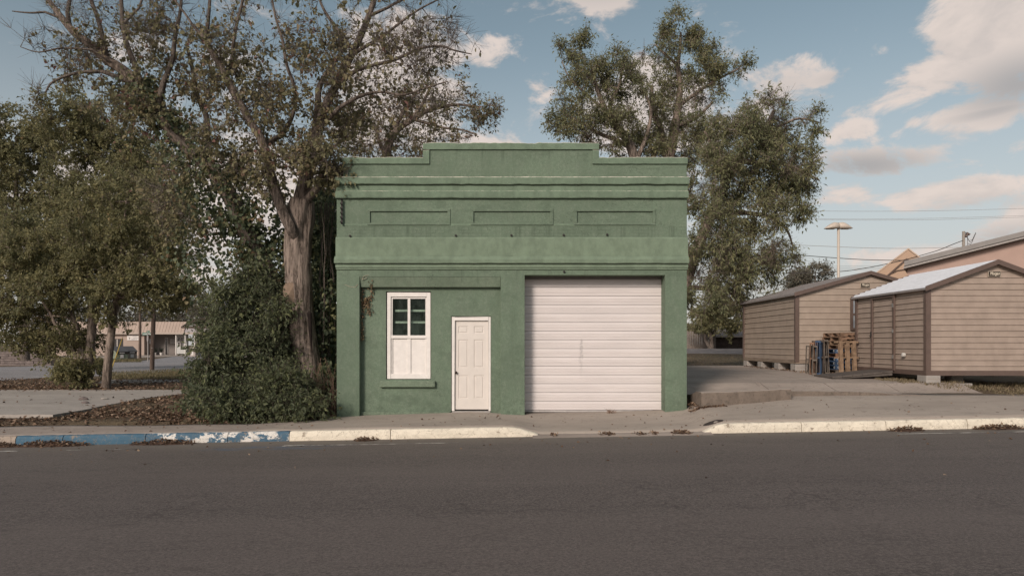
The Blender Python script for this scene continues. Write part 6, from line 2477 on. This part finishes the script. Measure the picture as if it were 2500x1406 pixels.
shrub('tall_shrub', 'taller leafy shrub climbing against the leaning trunk above the thicket',
      [(610, 770, 75, 60, 15.9, .5, 80), (570, 730, 55, 45, 16.0, .5, 34), (665, 810, 40, 70, 15.7, .4, 50), (560, 815, 60, 40, 15.8, .5, 44), (625, 700, 50, 45, 16.2, .4, 40), (690, 870, 26, 40, 15.5, .3, 20), (520, 790, 30, 14, 15.8, .3, 8)],
      M['leaf_dark'], roots=roots, size=.078, aspect=.52, per=9, tw=.54, up=.05, droop=.6)

# ---- grove at the left
def tree(name, label, limbs, d, spec, leaf, size, aspect, per, tper=6, tw=.4, bark_m='bark_thin', seg=.4, rise=.25, tip=.006, keep=1.0, droop=.4, group=None, tr=.005, varhi=1.0, up=.15, clus_k=0.0, spread=.8, cl=4.5):
    p0 = P(limbs[0][0][0], limbs[0][0][1], limbs[0][0][3] if len(limbs[0][0]) > 3 else d)
    e = empty(name, tuple(p0), label, 'tree', group)
    w_ = Wood()
    limb_px(w_, limbs[0], d)
    for lb in limbs[1:]:
        limb_px(w_, lb, d, 1)
    nh_ = len(w_.p)
    tp_ = w_.grow(np.concatenate([ell(*s, cl=cl) for s in spec]), seg=seg, rise=rise, jit=.18, tip=tip)
    w_.mesh('trunk', M[bark_m], e, *w_.limb_of[0], ridge=.08, sides_big=14)
    for a_, b_i in w_.limb_of[1:]:
        w_.mesh('limb', M[bark_m], e, a_, b_i, sides_big=8)
    tag(w_.mesh('branchwork', M[bark_m], e, nh_), kind='stuff')
    b_, dd_, l_ = twigs(w_, tp_, tper, tw, spread, up, tr, M[bark_m], e, 'twigs')
    if clus_k:
        c_ = np.array([nz(x * .8, y * .8, z * .8) for x, y, z in b_])
        k_ = c_ > RNG.normal(size=len(c_)) * .15 - clus_k
        b_, dd_, l_ = b_[k_], dd_[k_], l_[k_]
    leafage(b_, dd_, l_, per, size, aspect, leaf, e, 'crown', droop=droop, keep=keep, varhi=varhi)
    return e


tree('grove_tree', 'slim straight tree with a clean grey trunk in front of the office', [[(258, 960, 12), (260, 930, 10.5), (264, 880, 9.5), (270, 830, 9), (276, 780, 8.5), (284, 730, 8), (292, 680, 7), (300, 620, 6), (305, 550, 4), (310, 480, 2)],
     [(284, 730, 5), (330, 720, 4), (380, 722, 3), (430, 700, 1.5)], [(276, 770, 4), (250, 710, 3.5), (230, 650, 2.5)], [(292, 680, 4), (340, 640, 3), (380, 590, 2)]],
     23.5, [(320, 560, 130, 130, 23.5, 1.9, 190), (390, 620, 80, 90, 23, 1.4, 80), (400, 720, 60, 40, 23, 1.0, 34), (250, 660, 70, 70, 23.2, 1.2, 46), (330, 700, 90, 40, 23.2, 1.2, 44), (370, 470, 90, 60, 24, 1.4, 50), (300, 770, 55, 24, 23.4, .6, 12)],
     M['leaf_mid'], .088, .62, 13, bark_m='bark', tw=.5)
tree('grove_tree', 'bushy many-stemmed tree at the left with bare grey twigs low down', [[(205, 960, 17), (212, 920, 13), (217, 880, 11), (222, 830, 10), (226, 780, 9), (224, 720, 7.5), (214, 650, 6), (205, 580, 4)],
     [(205, 925, 6), (190, 880, 5), (170, 840, 4.5), (140, 800, 4), (120, 760, 3.5), (80, 700, 2.5)], [(208, 905, 5), (200, 850, 4.5), (190, 800, 4), (172, 760, 3.5), (160, 700, 2.5)], [(222, 820, 5), (240, 760, 4), (250, 690, 3)], [(190, 880, 4), (200, 830, 3), (175, 780, 2.5), (110, 770, 2)]],
     24, [(110, 720, 130, 80, 24, 1.6, 165), (40, 640, 120, 110, 24.5, 1.6, 165), (150, 590, 110, 100, 24.5, 1.8, 140), (170, 830, 60, 45, 24.3, 1.0, 62), (200, 910, 35, 32, 23.6, .6, 40), (30, 790, 90, 50, 24.5, 1.2, 72), (90, 830, 50, 30, 24.3, .8, 22), (250, 700, 50, 60, 24, 1.0, 34)],
     M['leaf_mid'], .088, .62, 13, bark_m='bark', tw=.5)
tree('grove_tree', 'tall dense tree behind the grove, its top just left of the ivied trunk', [[(222, 885, 6), (228, 800, 6), (248, 700, 5.5), (280, 600, 5), (296, 500, 7), (296, 400, 5), (300, 320, 3)], [(280, 600, 6), (240, 520, 4.5), (200, 440, 3)], [(300, 500, 5), (370, 430, 4), (400, 370, 2)]],
     36, [(180, 330, 75, 85, 36, 2.2, 110), (280, 340, 90, 90, 36, 2.2, 130), (370, 420, 80, 90, 36, 2.2, 110), (250, 450, 150, 90, 36, 2.4, 170), (210, 280, 60, 50, 36, 1.6, 46), (330, 520, 120, 70, 35, 2, 90), (160, 540, 90, 90, 35, 2, 80)],
     M['leaf_mid'], .125, .62, 12, tw=.72, tr=.008, seg=.6, tip=.009)
tree('grove_tree', 'tall dark tree at the far left edge of the grove', [[(60, 880, 12), (58, 800, 10), (52, 700, 9), (45, 600, 8), (40, 500, 6), (40, 400, 4), (40, 330, 2)], [(45, 600, 5), (100, 500, 4), (110, 400, 2)], [(40, 560, 5), (-30, 480, 4), (-50, 400, 2)]],
     38, [(30, 360, 75, 80, 38, 2.4, 120), (95, 420, 75, 90, 38, 2.2, 110), (-30, 450, 70, 130, 38, 2.4, 90), (60, 530, 110, 90, 37, 2.4, 140), (-20, 620, 80, 100, 37, 2, 80), (60, 660, 110, 70, 37, 2, 90), (10, 300, 35, 30, 38, 1.2, 16), (110, 330, 40, 36, 38, 1.2, 16)],
     M['leaf_mid'], .125, .62, 12, tw=.72, tr=.008, seg=.6, tip=.009)
tree('grove_tree', 'mid height olive tree filling in behind the slim trunk', [[(264, 880, 6), (272, 800, 5.5), (300, 720, 5), (370, 640, 4), (400, 520, 2)], [(300, 720, 3), (440, 690, 2)], [(370, 640, 3), (350, 590, 2)]],
     44, [(420, 640, 65, 60, 44, 2, 60), (390, 560, 70, 60, 44, 2, 60), (440, 720, 55, 40, 44, 2, 40), (340, 640, 60, 70, 44, 2, 50)],
     M['leaf_mid'], .17, .66, 9, tw=.7, tr=.009, seg=.7, tip=.01)
# far trees beyond the office
for (u, v0, h, wd, d, lb) in ((430, 870, 200, 62, 118, 'hazy grey green tree behind the office roof by the slim trunk'), (520, 870, 190, 55, 112, 'hazy round tree behind the tattered carport'), (330, 868, 170, 60, 125, 'distant tree top just above the middle of the office roof'),
                              (150, 868, 180, 80, 122, 'distant tree behind the left part of the office'), (610, 868, 220, 60, 120, 'distant tree behind the white house')):
    tree('distant_tree', lb, [[(u, v0, 3.2), (u + 2, v0 - h * .3, 2.6), (u + 1, v0 - h * .6, 1.8), (u, v0 - h * .9, .8)]], d, [(u, v0 - h * .62, wd * .8, h * .34, d, 4, 90), (u - wd * .4, v0 - h * .45, wd * .55, h * .22, d, 3, 45), (u + wd * .4, v0 - h * .5, wd * .55, h * .22, d, 3, 45)],
         M['leaf_grey'], .34, .65, 5, tper=5, tw=1.5, tr=.02, seg=1.6, tip=.02, group='far trees beyond the office')

# ---- tree rising behind the parapet at the left
tree('leaning_dark_tree', 'dark thin-crowned tree leaning right behind the left parapet step', [[(900, 945, 24), (902, 860, 20), (904, 740, 17), (908, 620, 16), (915, 520, 15), (930, 440, 13), (942, 385, 11.5), (950, 350, 10.5), (962, 325, 9.5), (985, 305, 8, 25.2), (1008, 292, 7.5, 25), (1040, 272, 6, 25), (1075, 262, 4.5, 25), (1120, 256, 3.2, 25), (1170, 262, 2, 25)],
     [(948, 352, 8), (958, 318, 6.5), (976, 290, 5.5), (990, 265, 4.5), (1010, 235, 3)], [(1008, 292, 5), (1040, 300, 3.6), (1080, 312, 3), (1130, 318, 2.4), (1165, 330, 1.6)], [(1000, 296, 5), (1030, 258, 4), (1045, 225, 3), (1060, 195, 2)], [(942, 385, 6), (925, 345, 4.5), (915, 310, 3), (890, 280, 2)]],
     25, [(1000, 285, 95, 75, 25, 1.4, 190), (1150, 275, 75, 45, 25, .9, 80), (1120, 325, 75, 24, 25, .8, 50), (900, 330, 70, 60, 25, 1.2, 130), (960, 370, 110, 30, 25, 1.2, 70), (860, 300, 60, 80, 25, 1.2, 90), (1070, 230, 90, 50, 25, 1, 80), (1195, 265, 25, 25, 25, .5, 14)],
     M['leaf_big'], .095, .6, 4, tper=5, tw=.42, bark_m='bark', keep=.75, tip=.007, clus_k=.15)

# ---- the pecans behind the building at the right
tree('pecan_tree', 'spreading pecan with forked dark limbs behind the right parapet step', [[(1648, 898, 21), (1640, 820, 18), (1625, 720, 16.5), (1605, 620, 15), (1575, 480, 14), (1552, 400, 12.5), (1540, 360, 11), (1522, 330, 10), (1496, 300, 8.5), (1478, 270, 7), (1462, 230, 5.5), (1450, 190, 4), (1440, 150, 2.5)],
     [(1540, 362, 7), (1500, 340, 5.5), (1460, 325, 4.5), (1420, 300, 3), (1380, 280, 2)], [(1522, 330, 7), (1492, 285, 5.5), (1490, 250, 4.5), (1510, 215, 3.5), (1520, 170, 2.2)], [(1552, 400, 7), (1580, 330, 5), (1590, 270, 4), (1570, 220, 3)], [(1478, 270, 4), (1430, 230, 3), (1390, 190, 2), (1372, 150, 1.3)]],
     31, [(1440, 230, 75, 75, 31, 1.8, 140), (1500, 190, 70, 55, 31, 1.6, 100), (1400, 290, 55, 65, 31, 1.4, 85), (1390, 180, 34, 50, 31, .8, 36), (1425, 108, 38, 26, 31, .7, 26), (1470, 330, 90, 45, 31, 1.6, 105), (1540, 240, 60, 70, 31, 1.6, 90), (1560, 350, 60, 45, 31, 1.4, 50), (1372, 340, 35, 40, 31, .8, 22), (1370, 140, 16, 26, 31, .4, 9)],
     M['leaf_pecan'], .115, .36, 6, tper=7, tw=.56, bark_m='bark', tip=.007, seg=.4, clus_k=.26, cl=6.5, tr=.006)
tree('pecan_tree', 'tallest pecan with twin trunks and bare topmost twigs behind the right parapet', [[(1640, 895, 23), (1636, 800, 20), (1630, 700, 18), (1625, 640, 17), (1628, 480, 15), (1632, 400, 14), (1640, 350, 12.5), (1648, 310, 11), (1656, 260, 9), (1660, 210, 7), (1655, 160, 5.5), (1660, 120, 4), (1662, 80, 2.5)],
     [(1632, 400, 11), (1622, 350, 9.5), (1610, 310, 8.5), (1598, 280, 7.5), (1590, 250, 6), (1592, 210, 4)], [(1656, 260, 5), (1710, 220, 4), (1760, 190, 3), (1800, 170, 1.8)], [(1655, 160, 4), (1620, 130, 3), (1600, 110, 2)], [(1648, 310, 5), (1700, 290, 4), (1740, 250, 3)]],
     32, [(1660, 110, 60, 45, 32, 1.3, 75), (1690, 160, 75, 50, 32, 1.4, 95), (1610, 130, 45, 40, 32, 1.0, 40), (1760, 175, 65, 40, 32, 1.2, 65), (1690, 250, 85, 60, 32, 1.8, 130), (1600, 220, 55, 65, 32, 1.4, 75), (1650, 330, 80, 55, 32, 1.8, 100), (1720, 350, 70, 70, 32, 1.8, 105), (1580, 330, 50, 45, 32, 1.2, 45), (1650, 60, 50, 30, 32, .9, 20), (1690, 75, 26, 16, 32, .4, 12)],
     M['leaf_pecan'], .115, .36, 6, tper=7, tw=.56, bark_m='bark', tip=.007, seg=.4, clus_k=.26, cl=6.5, tr=.006)
tree('pecan_tree', 'broad drooping pecan over the lot, right of the green building', [[(1640, 900, 18), (1650, 800, 16), (1672, 700, 14), (1705, 600, 13), (1740, 520, 12), (1770, 450, 10.5), (1800, 390, 9.5), (1830, 350, 9), (1870, 310, 7), (1890, 270, 4.5)],
     [(1770, 450, 9), (1760, 400, 7), (1740, 360, 5), (1720, 320, 3)], [(1800, 390, 8), (1850, 400, 6.5), (1910, 400, 5), (1960, 420, 3.5), (2000, 440, 2)], [(1740, 520, 8), (1820, 520, 6), (1880, 530, 5), (1920, 560, 3), (1935, 600, 2)], [(1705, 600, 8), (1800, 620, 6), (1860, 640, 4.5), (1910, 660, 3)], [(1850, 330, 5), (1900, 310, 4), (1950, 290, 3), (2000, 300, 1.6)], [(1672, 700, 7), (1780, 710, 5), (1830, 730, 3)]],
     28, [(1850, 300, 85, 65, 28, 2, 170), (1780, 360, 80, 70, 28, 2, 150), (1940, 340, 70, 60, 28, 1.6, 95), (1990, 300, 36, 28, 28, .8, 24), (1970, 425, 55, 36, 28, 1.2, 60), (1880, 420, 100, 60, 28, 2, 170), (1760, 480, 80, 80, 27.5, 1.8, 170), (1870, 520, 80, 60, 28, 1.8, 120), (1960, 500, 34, 50, 28, .9, 30), (1740, 600, 75, 90, 27, 1.8, 190), (1840, 610, 80, 60, 28, 1.8, 130), (1900, 640, 45, 60, 28, 1.2, 55), (1730, 720, 60, 70, 27, 1.4, 125), (1810, 700, 70, 60, 27.5, 1.6, 125), (1700, 430, 40, 80, 28.5, 1.2, 60)],
     M['leaf_pecan'], .115, .36, 6, tper=8, tw=.58, bark_m='bark', tip=.007, seg=.4, clus_k=.26, cl=6.5, tr=.006, droop=.7)
# bare hanging branch of the broad pecan is bark only
tree('young_tree', 'small round leafy tree in front of the board fence', [[(1738, 860, 6), (1737, 840, 5), (1735, 810, 4), (1733, 780, 3)], [(1722, 858, 5), (1722, 830, 4), (1718, 800, 2.5)], [(1735, 815, 2.5), (1760, 790, 2), (1780, 770, 1.2)]],
     58, [(1735, 780, 50, 36, 58, 1.8, 95), (1770, 770, 36, 40, 58, 1.4, 60), (1700, 790, 30, 26, 58, 1.2, 36), (1795, 760, 22, 50, 58, 1.2, 50), (1800, 800, 22, 22, 58, 1, 24)],
     M['leaf_mid'], .16, .62, 6, tw=.6, tr=.008, seg=.6, tip=.01)
tree('distant_tree', 'dark round distant tree left of the lamp post above the farther shed', [[(1990, 860, 4), (1990, 780, 3), (1990, 700, 2), (1990, 670, 1.2)]],
     72, [(1975, 690, 48, 34, 72, 2.6, 110), (2005, 668, 22, 18, 72, 1.6, 40), (1945, 690, 30, 24, 72, 1.6, 40)], M['leaf_grey'], .2, .5, 6, tper=6, tw=.8, tr=.012, seg=.9, tip=.014)

# ---- dried vine on the front wall
vn = empty('dried_vine', (fx(880), REC - .05, fz(760)), 'dried brown vine clinging in the corner of the recess left of the window', 'climbing plant')
paths = [[(906, 680, .06), (905, 695, .08), (903, 715, REC - .02), (898, 735, REC - .02), (899, 755, REC - .02), (897, 764, REC - .02)], [(882, 706, REC - .03), (881, 740, REC - .03), (880, 780, REC - .03), (881, 815, REC - .03), (880, 832, REC - .03)], [(885, 748, REC - .02), (893, 728, REC - .02), (900, 722, REC - .02)], [(888, 742, REC - .02), (886, 728, REC - .02)], [(884, 750, REC - .02), (897, 742, REC - .02)]]
mb = MB()
pos = []
for q, pa in enumerate(paths):
    pts = [Vector((fx(u) + .01 * nz(i, q * 3), y, fz(v))) for i, (u, v, y) in enumerate(pa)]
    mb.tube(pts, .006, 4)
    n = (150, 150, 40, 34, 20)[q]
    for k in range(n):
        t = random.random() * (len(pts) - 1.001)
        i = int(t)
        p = pts[i].lerp(pts[i + 1], t - i)
        wd = .035 if q != 1 else .022
        pos.append((p.x + random.gauss(0, wd), p.y - abs(random.gauss(0, .02)), p.z + random.gauss(0, .02)))
mb.build('stem', M['bark_thin'], vn)
pos = np.array(pos)
ln = RNG.uniform(.03, .06, len(pos))
ax = RNG.normal(size=pos.shape) * .6
ax[:, 2] -= .7
ax[:, 1] -= .2
tag(leaves_mesh('leaves', pos, ax, ln, ln * .6, M['leaf_vine'], vn, RNG.random(len(pos)), six=True), kind='stuff')
mb = MB()
for pa in (((884, 683), (887, 676), (893, 672.5), (900, 672.5)), ((884, 683), (890, 681), (896, 678)), ((842, 695), (855, 700), (868, 701), (874, 694))):
    mb.tube([Vector((fx(u), -.006, fz(v))) for u, v in pa], .006, 4)
mb.build('tendril', plain('pale_tendril', (.33, .29, .22)), vn)

# dead weed at the foot of the roller door
c = P(1491, 1008, 15.05)
wd = empty('dead_weed', (c.x, c.y, walk_z(c.x, c.y)), 'dried weed tuft growing at the foot of the roller door', 'weed')
mb = MB()
zb = walk_z(c.x, .1)
for k in range(40):
    th = random.uniform(0, 6.28)
    l = random.uniform(.06, .17)
    p = Vector((c.x + random.gauss(0, .06), .1 + random.gauss(0, .04), zb))
    q = p + Vector((math.cos(th) * l * .8, math.sin(th) * l * .4 - .03, l * random.uniform(.25, .8)))
    mb.tube([p, p.lerp(q, .5) + Vector((0, 0, .02)), q], [.004, .003, .001], 3)
mb.build('stalk', plain('dead_weed_stalks', (.25, .165, .12), .3, 20), wd)

# ---- fallen leaves, grass
def litter(name, pts, size, mat, label=None, kind='stuff', flat=.25, parent=None):
    pts = np.array(pts)
    n = len(pts)
    ax = RNG.normal(size=(n, 3))
    ax[:, 2] *= flat
    ln = size * RNG.uniform(.6, 1.3, n)
    o = leaves_mesh(name, pts, ax, ln, ln * .62, mat, parent, RNG.random(n), fold=.5)
    if kind:
        tag(o, kind=kind)
    return o


def in_poly(x, y, poly):
    c = False
    for (x0_, y0_), (x1_, y1_) in zip(poly, poly[1:] + poly[:1]):
        if (y0_ > y) != (y1_ > y) and x < (x1_ - x0_) * (y - y0_) / (y1_ - y0_) + x0_:
            c = not c
    return c


padp = [tuple(PG(u, v, .03))[:2] for u, v in ((-160, 1011), (0, 1011), (120, 1013), (200, 1001), (270, 986), (330, 975), (400, 966), (470, 958), (520, 953.5), (640, 950.5), (300, 951), (-160, 951))]
pts = []
while len(pts) < 17000:
    y = random.uniform(-1.7, 9.5) if random.random() < .8 else random.uniform(-1.7, 0.5)
    x = random.uniform(-16.5 - max(0, y) * .6, -3.6 if y < .2 else -4.3)
    if y < -1.42 + .10 * nz(x * .6, 3) + (max(0, min(1, (x + 5.2) / 1.4)) * 1.0 if x > -5.2 else 0) and random.random() > .02:
        continue
    if in_poly(x + random.gauss(0, .22), y + random.gauss(0, .22), padp) and random.random() > .012:
        continue
    if nz(x * .7, y * .7) < random.gauss(-.25, .25):
        continue
    pts.append((x, y, ground_z(x, y) + random.uniform(.004, .03)))
for _ in range(4500):
    u, v = random.uniform(-120, 520), random.uniform(925, 950)
    p = PG(u, v, 0)
    pts.append((p.x, p.y, .02 + random.uniform(0, .03)))
litter('leaf_litter', pts, .085, M['leaf_dry'])

# leaves that lie singly on pavement and road
pts = []
for _ in range(150):
    x = random.uniform(-10, 10)
    y = random.uniform(-2.5, -.3)
    if x < -3.9:
        y = random.uniform(-2.5, -1.5)
    pts.append((x, y, walk_z(x, y) + .006))
for _ in range(130):
    x = random.uniform(-10, 10)
    y = KY - abs(random.gauss(0, .9)) - .05
    pts.append((x, y, road_z(x) + .006))
for _ in range(14):
    x = random.uniform(-8, 8)
    y = random.uniform(-7, -4)
    pts.append((x, y, road_z(x) + .006))
litter('loose_leaves', pts, .055, M['leaf_dry'])
pts = []
for _ in range(420):
    x, y = random.uniform(3.9, 4.12), random.uniform(-.25, 3)
    pts.append((x, y, walk_z(x, min(0, y)) + .02 + random.uniform(0, .10) * min(1, y + .3)))
for _ in range(260):
    x = random.uniform(3.85, 4.6)
    pts.append((x, -.42 + random.gauss(0, .05) + (x - 4.1) * .05, walk_z(x, -.4) + .01))
for _ in range(400):
    x = random.uniform(S1X0 - .3, S1X0 + .4)
    y = random.uniform(5.8, 11.5)
    pts.append((x, y, slab_z(x, y) + .012))
for _ in range(300):
    x = random.uniform(S1X0 + .3, 10.8)
    y = random.uniform(4.9, 6.4)
    pts.append((x, y, slab_z(x, y) + .012))
litter('loose_leaves', pts, .06, M['leaf_dry'])


def leaf_pile(label, u, wpx, n, h, back=.0, road_side=True):
    xc = ux(u)
    hw_ = wpx / 2 * 12.2 / FOC
    yc = KY - .10 - back
    e = empty('leaf_pile', (xc, yc, road_z(xc)), label, 'leaf pile', 'piles of fallen leaves along the kerb')
    mb = MB()
    rings = []
    for r_ in (1.0, .7, .4, .08):
        rings.append([Vector((xc + hw_ * r_ * math.cos(t) * (1 + .2 * nz(t, u)), yc + .13 * r_ * math.sin(t) * (1 + .2 * nz(t, u, 4)), road_z(xc + hw_ * r_ * math.cos(t)) + .002 + h * (1 - r_) ** .8 * .75)) for t in np.linspace(0, 2 * math.pi, 16, endpoint=False)])
    mb.sweep(rings, True, True)
    mb.build('mould', plain('leaf_mould', (.075, .047, .034), .3, 20, .95, .1, .5), e)
    pts_ = []
    for _ in range(n):
        a, r_ = random.uniform(0, 6.28), random.random() ** .55
        x, y = xc + hw_ * r_ * math.cos(a), yc + .15 * r_ * math.sin(a)
        pts_.append((x, y, road_z(x) + .008 + h * (1 - r_) ** .8 + random.uniform(0, .015)))
    tag(litter('leaves', pts_, .05, M['leaf_dry'], kind=None, flat=.6, parent=e), kind='stuff')


leaf_pile('long pile of brown leaves against the left part of the blue kerb', 135, 190, 420, .085)
leaf_pile('long pile of brown leaves at the chipped white patch of the blue kerb', 405, 160, 330, .06)
leaf_pile('small leaf pile against the white kerb in front of the window', 895, 60, 90, .04)
leaf_pile('thin strip of leaves at the grey kerb end by the left frame edge', 5, 90, 200, .05)
leaf_pile('tiny clump of leaves in the driveway next to the flared kerb end', 1352, 20, 40, .03, -.10)
leaf_pile('wide clump of dark leaves in the driveway in front of the roller door stain', 1482, 40, 90, .035, -.10)
leaf_pile('scattered thin clump of leaves, third along the driveway lip', 1560, 34, 50, .022, -.10)
leaf_pile('small leaf clump on the driveway lip, beside the biggest one', 1595, 18, 36, .026, -.10)
leaf_pile('biggest leaf clump on the driveway lip, near the right kerb flare', 1664, 52, 150, .05, -.10)
leaf_pile('leaf pile against the right kerb below the nearer shed corner', 2205, 90, 170, .055)
leaf_pile('longest leaf pile at the right kerb near the frame edge', 2430, 130, 260, .06)


def blades(name, pts, h, mat, label=None):
    pts = np.array(pts)
    n = len(pts)
    ax = RNG.normal(size=(n, 3)) * .5
    ax[:, 2] = 1.0
    ln = h * RNG.uniform(.4, 1.3, n)
    o = leaves_mesh(name, pts, ax, ln, np.full(n, .012) + ln * .05, mat, None, RNG.random(n), fold=.1)
    return tag(o, kind='stuff')


pts = []
while len(pts) < 9000:
    x, y = random.uniform(9.8, 16), random.uniform(.15, 3.4)
    if x < 11.35 - max(0, (2.2 - y)) * .0 and y < 2.0 and x < 11.3 + .1 * nz(y * 3):
        if not (y > 1.0 and x > 11.3 - (y - 1.0) * 1.1):
            continue
    if nz(x * 1.2, y * 1.2) < random.gauss(-.35, .2):
        continue
    pts.append((x, y, max(ground_z(x, y), slab_z(x, y) - .02 if x < 11.4 else -9)))
blades('dry_grass', pts, .085, M['grass'])
pts = []
while len(pts) < 9000:
    u, v = random.uniform(255, 560), random.uniform(903, 927)
    if v < 905 + (380 - u) * .05 - max(0, (u - 450)) * .10:
        continue
    p = PG(u, v, 0)
    pts.append((p.x, p.y, .0))
blades('verge_grass', pts, .13, M['grass_green'])
pts = []
while len(pts) < 7000:
    x, y = random.uniform(4, 24), random.uniform(12.6, 35.5)
    pts.append((x, y, ground_z(x, y)))
blades('lot_grass', pts, .11, M['grass'])
pts = []
for _ in range(2500):
    u = random.uniform(230, 345)
    p = PG(u, random.uniform(880.5, 885), 0.02)
    pts.append((p.x, p.y, .03))
blades('island_grass', pts, .25, M['grass_green'])

# heaps of worn turf on the mound read as bare grey earth
